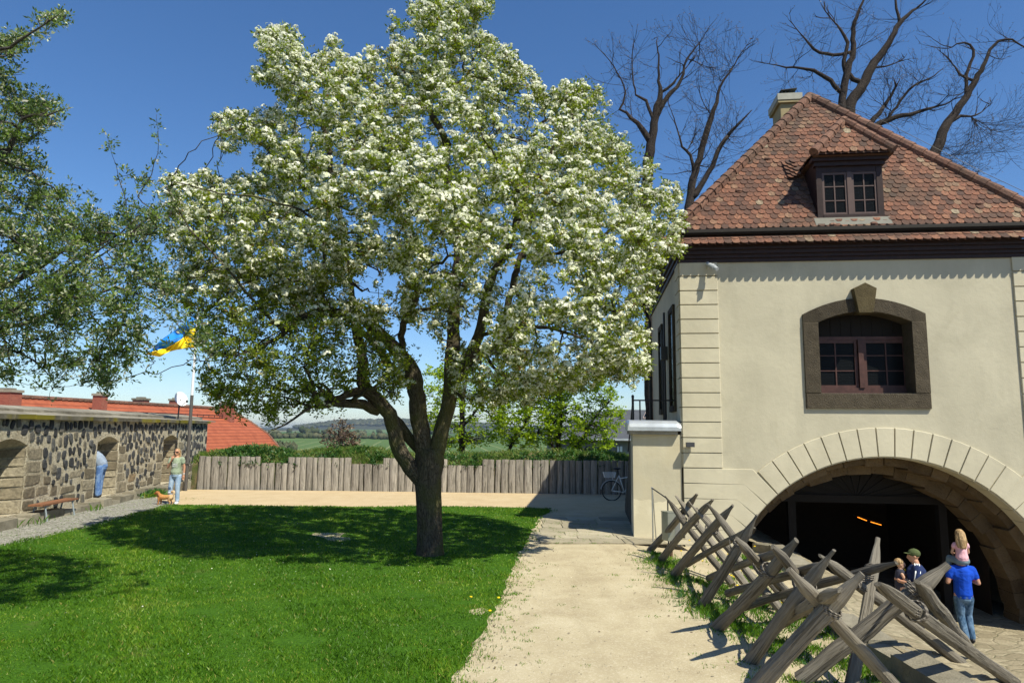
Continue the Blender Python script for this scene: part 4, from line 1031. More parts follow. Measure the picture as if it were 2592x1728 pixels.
T_MAPLE = [leaf_quads(6, .10, .085, .12, rs, .2) for _ in range(6)]
T_BUD = [leaf_quads(3, .07, .02, .02, rs, .7) for _ in range(4)]
T_WEED = [leaf_quads(9, .16, .045, .03, rs, 1.) for _ in range(8)]
T_IVY = [leaf_quads(9, .11, .07, .12, rs, .8) for _ in range(8)]
def poly_mask(px, py, poly):
    ins = np.zeros(len(px), bool); n = len(poly)
    for i in range(n):
        x1, y1 = poly[i]; x2, y2 = poly[(i+1) % n]
        c = ((y1 > py) != (y2 > py)) & (px < (x2-x1)*(py-y1)/((y2-y1) if y2 != y1 else 1e-9)+x1); ins ^= c
    return ins
def poly_dist(px, py, poly):
    best = np.full(len(px), 1e9); n = len(poly)
    for i in range(n):
        a = np.array(poly[i], float); b = np.array(poly[(i+1) % n], float); d = b-a; l = (d*d).sum()+1e-9
        t = np.clip(((px-a[0])*d[0]+(py-a[1])*d[1])/l, 0, 1); best = np.minimum(best, np.hypot(px-a[0]-t*d[0], py-a[1]-t*d[1]))
    return best
def rays_np(px, py):
    a = (px-1296)/FPX; b = (864-py)/FPX
    return np.array(FW)[None]+a[:, None]*np.array(RT)[None]+b[:, None]*np.array(UP)[None]
def pts_at(px, py, Y):
    d = rays_np(px, py); return np.array(EYE)[None]+d*(Y/d[:, 1])[:, None]
def crown_points(n, poly, Yc, depth, k=1.0, shell=.62, clump=.0, seed=1):
    r = np.random.default_rng(seed); P = np.array(poly, float); lo, hi = P.min(0), P.max(0); out = []
    tot = 0
    while tot < n:
        px = r.uniform(lo[0], hi[0], n*3); py = r.uniform(lo[1], hi[1], n*3); m = poly_mask(px, py, poly); px, py = px[m], py[m]
        d = poly_dist(px, py, poly)/FPX*Yc
        th = np.minimum(depth, .18+np.sqrt(np.maximum(0, 2*d*depth*.62)))*k
        u = np.sign(r.uniform(-1, 1, len(px)))*np.abs(r.uniform(0, 1, len(px)))**shell
        Y = Yc+th*u; p = pts_at(px, py, Y); q = np.column_stack([p, px, py, u, d]); out.append(q); tot += len(q)
    return np.concatenate(out)[:n]
class Tree:
    """wood skeleton grown from traced limbs towards points spread through the crown"""
    def __init__(s, seed): s.r = random.Random(seed); s.pos = []; s.rad = []; s.lines = []; s.tips = []
    def limb(s, pts, step=.14, wob=.02):
        """pts: (px, py, Y, width in photo px)"""
        P = [AY(p[0], p[1], p[2]) for p in pts]; W = [p[3]/FPX*p[2]/2 for p in pts]; return s.limb3(P, W, step, wob)
    def limb3(s, P, W, step=.14, wob=.02):
        path = []; rad = []
        for i in range(len(P)-1):
            p0 = P[max(i-1, 0)]; p1 = P[i]; p2 = P[i+1]; p3 = P[min(i+2, len(P)-1)]; m_ = max(1, int((p2-p1).length/step))
            for j in range(m_):
                t = j/m_; q = .5*((2*p1)+(p2-p0)*t+(2*p0-5*p1+4*p2-p3)*t*t+(3*p1-p0-3*p2+p3)*t**3)
                path.append(q+Vector((s.r.uniform(-1, 1), s.r.uniform(-1, 1), s.r.uniform(-1, 1)))*wob*(1 if path else 0)); rad.append(W[i]+(W[i+1]-W[i])*t)
        path.append(P[-1]); rad.append(W[-1]); s.lines.append((path, rad))
        for p, q in zip(path, rad): s.pos.append(p); s.rad.append(q)
    def grow(s, T, r0, maxd=9, seg=.11, sag=0.12, tip=.0035, jit=.035, rmin=0, track=False):
        kd = KDTree(len(s.pos))
        for i, p in enumerate(s.pos): kd.insert(p, i)
        kd.balance(); T = [Vector(t) for t in T]; T.sort(key=lambda t: kd.find(t)[2])
        for t in T:
            best = None
            for (p, i, d) in kd.find_n(t, 6):
                # prefer nodes that lie below / further in
                c = d*(1+ (.5 if s.rad[i] < rmin else 0)+ (.35 if p.z > t.z+.2 else 0))
                if best is None or c < best[0]: best = (c, p, i, d)
            _, p, i, d = best
            if d > maxd or d < .03: continue
            rr = min(r0, s.rad[i]*.62+.001); m_ = max(2, int(d/seg)); n = (t-p).normalized()
            side = n.orthogonal().normalized(); side = (side*math.cos(s.r.uniform(0, 6.28))+n.cross(side)*math.sin(s.r.uniform(0, 6.28)))
            bend = side*d*s.r.uniform(.05, .2)+Vector((0, 0, d*s.r.uniform(-.3, 1)*sag)); path = [p.copy()]; rad = [rr]
            for j in range(1, m_+1):
                f = j/m_; q = p.lerp(t, f)+bend*(4*f*(1-f))+Vector((s.r.uniform(-1, 1), s.r.uniform(-1, 1), s.r.uniform(-1, 1)))*jit*min(1, d*2)*(1 if j < m_ else 0)
                path.append(q); rad.append(rr+(tip-rr)*f**.8)
            s.lines.append((path, rad))
            for q, a in zip(path[1:], rad[1:]): s.pos.append(q); s.rad.append(a)
            s.tips.append((path, rad))
    def build(s, parent, mat, name='trunk', minr=0):
        mb = MB()
        for path, rad in s.lines:
            R0 = max(rad); n = 12 if R0 > .12 else 8 if R0 > .05 else 5 if R0 > .015 else 3
            mb.tube(path, [max(a, .0028) for a in rad], n, cap=True, wob=.05 if R0 > .06 else 0)
        V = np.array(mb.v, 'f'); me = bpy.data.meshes.new(name); me.from_pydata(mb.v, [], mb.f)
        a = me.attributes.new('lc', 'FLOAT_VECTOR', 'POINT'); a.data.foreach_set('vector', np.array(mb.lc, 'f').ravel())
        return link(name, me, mat, parent, True)
    def nodes(s, rmax=.012, from_=0):
        out = []
        for path, rad in s.lines:
            for p, a in zip(path, rad):
                if a < rmax: out.append(tuple(p))
        return np.array(out)

# ============================================================ PEAR TREE in blossom
def pear():
    root = empty('pear_tree', G(1090, 1405), label='large pear tree covered in white blossom standing in the shaded lawn', cat='tree')
    T = Tree(11); D = 13.5
    tb = G(1088, 1408)
    L = T.limb
    L([(1090, 1425, D, 84), (1090, 1405, D, 72), (1089, 1370, D, 64), (1087, 1320, D, 60), (1085, 1250, D, 61), (1084, 1205, D, 68), (1086, 1170, D, 75), (1088, 1135, D, 68)], .1, .006)
    L([(1068, 1225, D, 30), (1040, 1185, D-.1, 40), (1012, 1135, D-.25, 38), (1000, 1095, D-.3, 36), (985, 1050, D-.4, 35), (960, 1018, D-.5, 33), (934, 990, D-.6, 34), (918, 965, D-.6, 30), (917, 920, D-.5, 28), (910, 880, D-.4, 26), (904, 834, D-.3, 27), (893, 800, D-.2, 20)])
    L([(1068, 1145, D+.1, 26), (1046, 1122, D+.1, 28), (1022, 1088, D, 24), (1000, 1058, D-.2, 22), (984, 1046, D-.35, 18)])
    L([(934, 992, D-.6, 24), (905, 990, D-.8, 22), (880, 997, D-1., 20), (857, 1008, D-1.2, 16), (830, 1000, D-1.5, 10), (800, 975, D-1.8, 6)])
    L([(958, 1040, D-.45, 24), (921, 1025, D-.7, 25), (883, 1022, D-1., 23), (844, 1020, D-1.2, 20), (806, 1028, D-1.5, 18), (794, 1010, D-1.6, 14), (790, 968, D-1.7, 9), (770, 930, D-1.9, 6)])
    L([(798, 1028, D-1.5, 9), (760, 1045, D-1.9, 7), (720, 1075, D-2.1, 5), (690, 1088, D-2.3, 3)])
    L([(1078, 1165, D, 44), (1068, 1110, D-.05, 44), (1060, 1040, D-.1, 43), (1053, 985, D-.1, 40), (1046, 945, D-.1, 38), (1023, 905, D-.1, 36), (997, 880, D-.2, 35), (972, 858, D-.3, 34), (946, 828, D-.4, 34), (921, 806, D-.5, 32), (883, 799, D-.7, 29), (832, 790, D-1., 24), (806, 788, D-1.1, 22), (780, 797, D-1.3, 20), (755, 811, D-1.5, 19), (737, 824, D-1.6, 17), (722, 842, D-1.7, 15), (700, 858, D-1.9, 11), (650, 882, D-2.2, 7), (590, 900, D-2.5, 4)])
    L([(1048, 955, D, 18), (1025, 957, D, 20), (997, 941, D+.05, 22), (977, 916, D+.1, 21), (962, 888, D+.1, 19), (939, 862, D, 18), (921, 846, D-.1, 16), (905, 836, D-.3, 12)])
    L([(1100, 1150, D, 46), (1112, 1105, D, 42), (1125, 1060, D, 39), (1136, 1010, D, 38), (1142, 960, D, 37), (1145, 915, D, 38), (1147, 850, D+.1, 32), (1149, 796, D+.2, 29), (1153, 720, D+.3, 27), (1158, 640, D+.3, 24), (1148, 540, D+.3, 22), (1130, 440, D+.2, 20), (1125, 350, D+.1, 18), (1100, 300, D, 17), (1078, 255, D, 13), (1095, 180, D-.1, 10), (1110, 100, D-.1, 8), (1120, 40, D-.1, 6), (1110, -20, D, 3)])
    L([(1144, 985, D, 30), (1165, 925, D-.1, 34), (1187, 900, D-.2, 31), (1211, 853, D-.3, 29), (1224, 800, D-.4, 27), (1232, 748, D-.5, 24), (1252, 690, D-.6, 20), (1290, 620, D-.8, 16), (1310, 540, D-.9, 12), (1345, 470, D-1., 9), (1376, 443, D-1., 9), (1398, 380, D-1., 8), (1427, 312, D-1., 6), (1440, 250, D-1., 3)])
    L([(1190, 905, D, 26), (1232, 888, D+.3, 27), (1268, 858, D+.6, 24), (1282, 790, D+.8, 20), (1300, 715, D+.9, 18), (1318, 650, D+1., 15), (1360, 590, D+1.2, 11), (1420, 540, D+1.4, 7), (1500, 490, D+1.5, 4)])
    L([(1268, 860, D+.6, 14), (1320, 830, D+.4, 11), (1390, 830, D+.1, 9), (1460, 850, D-.3, 7), (1530, 890, D-.6, 4)])
    L([(1030, 915, D-.1, 14), (1014, 850, D-.5, 18), (1030, 805, D-.8, 18), (1050, 765, D-1., 18), (1056, 730, D-1.1, 17), (1043, 690, D-1.2, 16), (1014, 657, D-1.3, 16), (970, 641, D-1.4, 14), (922, 628, D-1.6, 12), (874, 609, D-1.8, 11), (820, 570, D-2.1, 8), (760, 530, D-2.4, 5)])
    L([(817, 790, D-1., 12), (815, 720, D-.9, 12), (822, 640, D-.8, 11), (835, 520, D-.7, 14), (838, 430, D-.6, 14), (820, 330, D-.6, 12), (780, 260, D-.7, 9), (730, 190, D-.9, 7), (690, 100, D-1., 4)])
    L([(893, 805, D-.2, 16), (888, 727, D, 15), (882, 680, D+.2, 14), (868, 600, D+.4, 13), (855, 500, D+.5, 12), (880, 400, D+.6, 10), (930, 300, D+.6, 8), (950, 230, D+.6, 5)])
    L([(838, 440, D-.6, 9), (760, 400, D-.8, 8), (680, 350, D-1., 8), (630, 320, D-1.1, 7), (590, 325, D-1.2, 4), (560, 340, D-1.2, 3)])
    L([(1137, 370, D+.1, 16), (1100, 303, D, 14), (1076, 250, D+.1, 12), (1040, 200, D+.2, 8), (1000, 160, D+.3, 4)])
    L([(1135, 245, D, 8), (1169, 201, D, 9), (1223, 198, D, 8), (1265, 207, D, 6), (1300, 180, D, 3)])
    L([(1300, 520, D+.6, 12), (1340, 400, D+.6, 10), (1367, 315, D+.5, 9), (1414, 293, D+.4, 7), (1460, 240, D+.4, 4)])
    L([(1158, 620, D+.3, 14), (1080, 560, D-.4, 12), (1010, 480, D-.8, 10), (970, 380, D-1., 8), (950, 270, D-1., 5)])
    L([(1320, 650, D+1., 10), (1420, 640, D+.3, 9), (1520, 600, D-.2, 8), (1600, 540, D-.6, 6), (1680, 500, D-.9, 3)])
    L([(720, 845, D-1.7, 8), (640, 760, D-2.1, 7), (560, 660, D-2.3, 6), (480, 580, D-2.5, 4), (420, 470, D-2.6, 2.5)])
    L([(760, 530, D-2.4, 6), (660, 500, D-2.6, 5), (560, 490, D-2.7, 4), (440, 460, D-2.8, 2.5)])
    up = [(1050, -8), (1100, -40), (1180, -30), (1245, -8), (1245, 18), (1205, 48), (1188, 85), (1225, 62), (1232, 90), (1200, 125), (1165, 150), (1200, 175), (1250, 98), (1290, 112), (1322, 160), (1322, 200), (1290, 225), (1345, 240), (1360, 195), (1372, 235), (1405, 245), (1438, 178), (1452, 215), (1475, 192), (1495, 222), (1530, 228), (1520, 262), (1548, 312), (1560, 345), (1600, 358), (1602, 395), (1585, 430), (1640, 400), (1665, 425), (1640, 465), (1700, 455), (1730, 490), (1718, 540), (1740, 560), (1705, 590), (1740, 640), (1690, 650), (1665, 690), (1640, 740), (1665, 760), (1630, 800), (1655, 850), (1640, 900), (1652, 940), (1610, 960), (1600, 985), (1560, 950), (1520, 965), (1490, 985), (1440, 1000), (1400, 980), (1340, 1030), (1290, 1010), (1240, 1040), (1180, 1010), (1150, 985), (1120, 900), (1060, 820), (1000, 800), (940, 790), (860, 760), (780, 770), (700, 770), (620, 740), (540, 720), (470, 690), (430, 640), (395, 600), (420, 560), (405, 475), (455, 430), (480, 450), (520, 428), (560, 470), (575, 440), (640, 445), (655, 400), (620, 378), (560, 372), (540, 330), (545, 300), (585, 285), (640, 280), (690, 290), (705, 245), (668, 222), (635, 215), (628, 180), (672, 155), (650, 110), (640, 68), (668, 78), (705, 62), (738, 70), (765, 108), (760, 145), (795, 145), (832, 105), (848, 80), (862, 110), (850, 140), (905, 150), (925, 130), (942, 96), (962, 130), (985, 150), (988, 60), (1015, 60), (1035, 40)]
    lo = [(1000, 790), (960, 790), (1010, 870), (1050, 900), (1030, 1000), (1000, 1030), (930, 960), (850, 1000), (870, 1040), (800, 1050), (740, 1040), (700, 1090), (640, 1040), (600, 1060), (560, 1010), (540, 1060), (500, 960), (520, 900), (480, 880), (500, 830), (455, 760), (440, 700), (470, 660), (600, 700), (800, 740)]
    A = crown_points(900, up, D-.5, 4.2, seed=21); B = crown_points(200, lo, D-1.1, 2.3, seed=22)
    def sel(P, a, b): return [tuple(q[:3]) for q in P[a:b]]
    T.grow(sel(A, 0, 110)+sel(B, 0, 26), .045, 3.2, .16, .1, .012, .05)
    T.grow(sel(A, 110, 430)+sel(B, 26, 100), .024, 2.2, .13, .1, .007, .045)
    T.grow(sel(A, 430, 900)+sel(B, 100, 200), .014, 1.6, .11, .1, .004, .035)
    A2 = crown_points(4300, up, D-.55, 4.4, shell=.6, seed=31); B2 = crown_points(1000, lo, D-1.1, 2.4, seed=32)
    # open windows in the crown where the photo shows sky and bare limbs
    holes = [(760, 330, 70, 36), (600, 400, 50, 24), (1330, 330, 45, 55), (1240, 340, 50, 40), (1110, 650, 55, 60), (1300, 700, 60, 80), (1230, 740, 50, 60), (960, 730, 80, 60), (1000, 560, 60, 50), (870, 560, 50, 60), (1410, 700, 50, 60), (1290, 250, 40, 22), (1180, 820, 70, 70), (1400, 850, 70, 50), (880, 480, 40, 50), (1110, 330, 60, 45)]
    def thin(P, pr):
        keep = np.ones(len(P), bool)
        for x, y, a, b in holes: keep &= ~((((P[:, 3]-x)/a)**2+((P[:, 4]-y)/b)**2 < 1) & (RNG.uniform(size=len(P)) < pr))
        return P[keep]
    A2 = thin(A2, .85)
    T.grow([tuple(q[:3]) for q in A2]+[tuple(q[:3]) for q in B2], .008, 1.1, .1, .12, .003, .03)
    T.build(root, M['bark'])
    # spurs: foliage sits along the outer twigs
    N_ = []
    for path, rad in T.lines:
        for j, (p, a) in enumerate(zip(path, rad)):
            if a < .0075: N_.append((*p, j/len(path)))
    N_ = np.array(N_); print('pear twig nodes', len(N_))
    N_ = N_[RNG.uniform(size=len(N_)) < min(1., 62000/len(N_))*(.45+.75*N_[:, 3])]
    pos = N_[:, :3]+RNG.normal(0, .04, (len(N_), 3))
    d = pos-np.array(EYE); w_ = d@np.array(FW); px = 1296+FPX*(d@np.array(RT))/w_; py = 864-FPX*(d@np.array(UP))/w_
    cl = np.array([hn(a*.9+5, b*.9, 1.)+.6*hn(c*1.3, a*1.1+3) for a, b, c in pos])
    cl2 = np.array([hn(a*5+5, b*5, 1.)+.6*hn(c*6, a*5.5+3) for a, b, c in pos])
    pb = .85+.38*cl+.38*cl2-.50*(1/(1+np.exp(-(py-790-.08*(px-700))/55)))*(px < 1120)-.30*((py > 800) & (px >= 1120) & (px < 1250))-.15*((px < 900) & (py > 560))
    pb = np.where((px < 1000) & (py > 830), .03, pb); pb = np.where((px < 720) & (py > 745), np.minimum(pb, .12), pb)
    isb = RNG.uniform(size=len(pos)) < np.clip(pb, .0, .95)
    # unlit inner crown bears fewer flowers
    bl = pos[isb]; bl = np.concatenate([bl, bl+RNG.normal(0, .045, bl.shape)]); nb = len(bl)
    V, r = scatter(T_BL, bl, rotmats(nb, 1.1), RNG.uniform(.78, 1.45, nb), .0, 1.); soup('blossom', V, r, M['petal'], root)
    lf = np.concatenate([pos[~isb], pos[~isb][::2]+RNG.normal(0, .06, pos[~isb][::2].shape), bl-np.array([0, 0, .05]), bl[::3]+RNG.normal(0, .07, bl[::3].shape)-np.array([0, 0, .05])])
    V, r = scatter(T_LF, lf, rotmats(len(lf), .3), RNG.uniform(.7, 1.25, len(lf)), .0, .92); soup('foliage', V, r, M['leaf'], root)
    print('pear', nb, len(lf))
pear()
# ============================================================ tree at the left edge, just breaking into leaf
def lefttree():
    base = Vector((-8.6, 8.8, 0)); root = empty('fruit_tree', base, label='grey-green fruit tree just coming into leaf, its boughs reaching in from the left edge', cat='tree')
    T = Tree(5); Y = 8.9
    T.limb3([base+Vector((0, 0, -.1)), base+Vector((.05, 0, .8)), base+Vector((.1, .05, 1.8)), base+Vector((.2, 0, 2.6))], [.24, .19, .17, .15], .12, .01)
    J = base+Vector((.2, 0, 2.5))
    def L(pts, w0):
        P = [J+Vector((0, 0, random.uniform(-.6, .3)))]+[AY(*p) for p in pts]; n = len(P); w0 *= .72; T.limb3(P, [w0*(1-i/(n-.55)) for i in range(n)], .13, .015)
    L([(-200, 760, 8.8), (-40, 740, 8.7), (60, 700, 8.7), (150, 640, 8.8), (230, 590, 8.9), (330, 595, 9.1), (420, 560, 9.3), (445, 500, 9.4)], .075)
    L([(-220, 820, 9.2), (0, 830, 9.4), (110, 800, 9.6), (200, 770, 9.7), (290, 730, 9.9), (380, 760, 10.2), (470, 840, 10.4), (540, 900, 10.5)], .06)
    L([(-200, 600, 8.5), (-60, 480, 8.3), (20, 380, 8.2), (60, 300, 8.1), (120, 290, 8.1), (165, 275, 8.1)], .08)
    L([(-200, 460, 8.4), (-80, 260, 8.1), (-30, 150, 7.9), (50, 105, 7.8), (110, 65, 7.8), (158, 30, 7.8)], .06)
    L([(-160, 880, 8.6), (-20, 880, 8.4), (50, 890, 8.4), (110, 930, 8.4), (140, 980, 8.4)], .045)
    L([(300, 594, 9.05), (320, 540, 9.0), (300, 450, 8.95), (272, 345, 8.9)], .02); L([(330, 594, 9.1), (350, 500, 9.1), (385, 440, 9.1), (400, 360, 9.1), (396, 290, 9.1)], .02)
    L([(-160, 700, 10.2), (0, 640, 10.4), (90, 620, 10.5), (200, 660, 10.6), (300, 680, 10.8)], .05); L([(300, 594, 9.05), (360, 660, 9.3), (420, 740, 9.6), (455, 800, 9.8)], .022)
    up = [(-420, 300), (-150, 60), (0, 92), (60, 78), (110, 50), (165, 22), (160, 45), (100, 100), (40, 135), (15, 165), (60, 175), (68, 225), (120, 240), (172, 262), (168, 300), (120, 335), (80, 372), (130, 420), (95, 460), (150, 478), (205, 520), (255, 478), (240, 530), (300, 555), (290, 470), (262, 330), (275, 330), (330, 440), (365, 460), (372, 380), (392, 275), (430, 278), (405, 350), (455, 372), (415, 440), (432, 500), (425, 560), (380, 620), (420, 690), (480, 760), (545, 840), (560, 900), (480, 880), (430, 910), (390, 920), (360, 880), (330, 935), (340, 985), (290, 990), (262, 1030), (240, 960), (190, 930), (140, 960), (125, 1020), (95, 960), (20, 985), (-20, 950), (-420, 900)]
    A = crown_points(3400, up, 9.0, 2.4, seed=41)
    A = A[~((A[:, 3] > 210) & (A[:, 4] < 520) & (RNG.uniform(size=len(A)) < .88))]
    A = A[~((A[:, 3] > 380) & (RNG.uniform(size=len(A)) < .3))]; A = A[~((A[:, 4] > 860) & (RNG.uniform(size=len(A)) < .45))]
    A = A[~((A[:, 3] > 370) & (A[:, 3] < 505) & (A[:, 4] > 775) & (A[:, 4] < 905) & (RNG.uniform(size=len(A)) < .85))]
    n = len(A); P = [tuple(q[:3]) for q in A]
    T.grow(P[:90], .03, 3, .14, .06, .008, .05); T.grow(P[90:420], .014, 1.6, .11, .06, .005, .05); T.grow(P[420:], .008, .9, .08, .1, .0032, .04)
    T.build(root, M['bark2'])
    N_ = T.nodes(.0065); print('left nodes', len(N_)); N_ = N_[RNG.uniform(size=len(N_)) < min(1, 31000/len(N_))]
    N_ = np.concatenate([N_, N_[::3]])+RNG.normal(0, .035, (len(N_)+len(N_[::3]), 3))
    V, r = scatter(T_LF2, N_, rotmats(len(N_), .6), RNG.uniform(.65, 1.15, len(N_)), .0, .95); soup('foliage', V, r, M['leaf2'], root)
lefttree()
# ============================================================ bare trees behind the gatehouse
def bare(label, limbs, seed, spray, ntw=170, Yd=26., trunkw=None, grp='bare trees behind the gatehouse'):
    p0 = limbs[0][0]; b = AY(p0[0], p0[1], p0[2]); root = empty('bare_tree', (b.x, b.y, 0), label=label, cat='tree', group=None)
    T = Tree(seed); T.limb3([Vector((b.x, b.y, -.5)), Vector((b.x+.1, b.y, b.z*.5)), b], [limbs[0][0][3]/FPX*p0[2]*.8, limbs[0][0][3]/FPX*p0[2]*.6, limbs[0][0][3]/FPX*p0[2]*.5], .4, .02)
    for l in limbs: T.limb(l, .25, .035)
    r = random.Random(seed)
    main = [(p, a) for path, rad in T.lines[1:] for p, a in zip(path, rad)]
    tips = []
    def twig(p, d, L, rad, dep):
        path = [p]; n = max(3, int(L/.16)); q = p
        for j in range(n):
            d = (d+Vector((r.gauss(0, .13), r.gauss(0, .13), r.gauss(0, .1)+.05))).normalized(); q = q+d*(L/n); path.append(q)
            if dep > 0 and r.random() < .34: twig(q, (d+Vector((r.gauss(0, .55), r.gauss(0, .55), r.gauss(0, .4)+.15))).normalized(), L*(1-j/n)*r.uniform(.45, .8)+.15, rad*.62, dep-1)
        T.lines.append((path, [max(.0035, rad*(1-.8*j/n)) for j in range(n+1)])); tips.append(q)
    for path, rad in T.lines[1:1+len(limbs)]: twig(path[-1], (path[-1]-path[-3]).normalized(), 1.3, rad[-1], 2)
    for k in range(ntw):
        p, a = r.choice(main); i = r.random()
        if a > .14 and i < .85: continue
        d = Vector((r.gauss(0, 1), r.gauss(0, .7), r.gauss(.35, .6))).normalized(); twig(p, d, r.uniform(.7, 2.2), r.choice((.008, .010, .012, .022)), 2)
    for (x, y, w_, h_, n_) in spray:
        for k in range(n_):
            px, py = x+r.uniform(-w_, w_), y+r.uniform(-h_, h_); p = AY(px, py, Yd+r.uniform(-1.5, 1.5)); near = min(main, key=lambda m_: (m_[0]-p).length)
            d = (p-near[0]); twig(near[0], d.normalized(), d.length*1.05+.3, .011, 2)
    T.build(root, M['bark3'])
    tp = np.array([tuple(t) for t in tips])
    V, rr = scatter(T_BUD, tp, rotmats(len(tp), .6), np.full(len(tp), .9), .0, 1.); soup('buds', V, rr, M['dry'], root)
bare('bare dark tree rising right beside the pear tree crown, leftmost behind the gatehouse', [[(1650, 885, 26, 44), (1655, 770, 26, 42), (1642, 700, 26, 40), (1626, 640, 26, 34), (1632, 560, 26, 30), (1638, 480, 26, 27), (1642, 400, 26, 26), (1652, 350, 26, 24), (1660, 290, 26, 20), (1672, 235, 26, 12), (1668, 205, 26, 7), (1665, 130, 26, 4)], [(1650, 365, 26, 18), (1625, 330, 26, 15), (1612, 310, 26, 12), (1585, 285, 26, 8), (1570, 275, 26, 7), (1585, 235, 26, 4), (1555, 170, 26, 3)], [(1658, 300, 26, 14), (1690, 245, 26, 12), (1722, 205, 26, 9), (1740, 150, 26, 5), (1770, 110, 26, 3)], [(1672, 235, 26, 8), (1705, 210, 26, 7), (1712, 200, 26, 5)], [(1660, 320, 26, 10), (1635, 255, 26, 8), (1610, 240, 26, 5), (1600, 150, 26, 3)], [(1640, 705, 26, 30), (1675, 660, 26, 22), (1670, 620, 26, 16), (1690, 560, 26, 9)], [(1655, 880, 25.8, 34), (1640, 855, 25.6, 28), (1610, 840, 25.4, 22), (1585, 820, 25.2, 14)]], 51, [(1560, 240, 50, 100, 14), (1650, 130, 90, 50, 10), (1770, 160, 40, 60, 6)], 60)
bare('bare tree with two dark upright stems over the left roof slope', [[(1740, 600, 25, 24), (1743, 540, 25, 22), (1752, 470, 25, 20), (1770, 400, 25, 17), (1785, 340, 25, 16), (1800, 300, 25, 14), (1812, 260, 25, 10), (1820, 220, 25, 7), (1855, 170, 25, 4)], [(1752, 500, 25, 16), (1785, 455, 25, 15), (1810, 400, 25, 13), (1842, 345, 25, 10)], [(1756, 440, 25, 9), (1750, 395, 25, 8), (1725, 370, 25, 6), (1715, 330, 25, 4)]], 52, [(1880, 330, 40, 90, 9), (1720, 330, 30, 70, 8), (1860, 430, 40, 40, 6), (1800, 200, 40, 40, 5)], 55)
bare('tallest bare tree with several steep dark limbs directly behind the roof peak', [[(2150, 420, 30, 38), (2152, 330, 30, 34), (2150, 265, 30, 30), (2185, 215, 30, 26), (2205, 170, 30, 22), (2250, 110, 30, 17), (2275, 60, 30, 12), (2320, 22, 30, 6)], [(2130, 330, 30, 22), (2132, 260, 30, 20), (2142, 190, 30, 17), (2160, 130, 30, 15), (2160, 70, 30, 11), (2172, 30, 30, 8), (2195, -15, 30, 4)], [(2185, 215, 30, 14), (2150, 190, 30, 12), (2135, 165, 30, 12), (2145, 110, 30, 10), (2120, 65, 30, 5)], [(2130, 235, 30, 13), (2090, 195, 30, 11), (2040, 175, 30, 8), (1990, 170, 30, 5), (1965, 165, 30, 3)], [(2160, 130, 30, 10), (2110, 140, 30, 9), (2060, 125, 30, 7), (2035, 95, 30, 4)], [(2275, 60, 30, 9), (2270, 20, 30, 7), (2262, -15, 30, 4)], [(2200, 175, 30, 9), (2230, 170, 30, 5)]], 53, [(2040, 130, 70, 60, 12), (2130, 60, 60, 50, 10), (1985, 260, 40, 30, 7), (2240, 200, 40, 50, 8)], 70, 30)
bare('bare tree leaning up to the right above the right roof slope', [[(2335, 470, 28, 30), (2345, 415, 28, 28), (2375, 370, 28, 26), (2392, 320, 28, 23), (2430, 270, 28, 20), (2462, 215, 28, 15), (2495, 155, 28, 10), (2515, 115, 28, 8), (2560, 100, 28, 5), (2620, 140, 28, 3)], [(2445, 245, 28, 9), (2448, 190, 28, 9), (2465, 130, 28, 7), (2440, 108, 28, 5), (2410, 120, 28, 3)], [(2405, 310, 28, 9), (2430, 295, 28, 8), (2458, 295, 28, 5)], [(2465, 205, 28, 8), (2430, 190, 28, 6), (2418, 170, 28, 4)]], 54, [(2470, 420, 90, 70, 22), (2580, 420, 40, 60, 10), (2520, 150, 40, 40, 6)], 30, 28)
bare('bare spreading tree with pale twigs between the roof peak and the right slope', [[(2170, 420, 29, 24), (2200, 335, 29, 20), (2245, 305, 29, 14), (2300, 290, 29, 10), (2370, 270, 29, 6)], [(2185, 330, 28.5, 16), (2225, 290, 28.5, 13), (2237, 270, 28.5, 10)], [(2245, 305, 29, 8), (2300, 230, 29, 6), (2350, 200, 29, 4)]], 55, [(2300, 250, 60, 60, 20), (2250, 210, 50, 50, 10), (2330, 330, 60, 30, 10)], 40, 29)
# ============================================================ spring-green maples beyond the palisade
def maple(name, label, x, poly, Y, limbs, seed, n, mat='leaf3', den=1.):
    b = AY(*limbs[0][0][:3]); root = empty(name, (b.x, b.y, 0), label=label, cat='tree' if 'tree' in name else 'bush')
    T = Tree(seed); p0 = limbs[0][0]
    T.limb3([Vector((b.x, b.y, -.5)), b], [p0[3]/FPX*p0[2]*.5]*2, .3, .01)
    for l in limbs: T.limb(l, .2, .03)
    A = crown_points(n, poly, Y, 1.5, seed=seed); P = [tuple(q[:3]) for q in A]
    T.grow(P[:n//8], .03, 5, .2, .1, .01, .06); T.grow(P[n//8:], .012, 3, .15, .05, .004, .06); T.build(root, M['bark3'])
    N_ = T.nodes(.0085); N_ = N_[RNG.uniform(size=len(N_)) < min(1, n*11.*den/len(N_))]; N_ = N_+RNG.normal(0, .06, N_.shape)
    V, r = scatter(T_MAPLE, N_, rotmats(len(N_), 1.6), RNG.uniform(.6, 1.2, len(N_)), .0, 1.); soup('foliage', V, r, M[mat], root)
maple('maple_tree', 'spring-green maple close behind the pear trunk with a dark upright stem', 0, [(1080, 930), (1200, 900), (1290, 940), (1300, 1040), (1270, 1120), (1200, 1140), (1130, 1140), (1080, 1080), (1050, 1000)], 30.5, [[(1167, 1150, 30.5, 18), (1170, 1090, 30.5, 15), (1172, 1020, 30.5, 12), (1180, 950, 30.5, 7)], [(1170, 1080, 30.5, 7), (1220, 1020, 30.5, 5), (1250, 980, 30.5, 3)]], 61, 620)
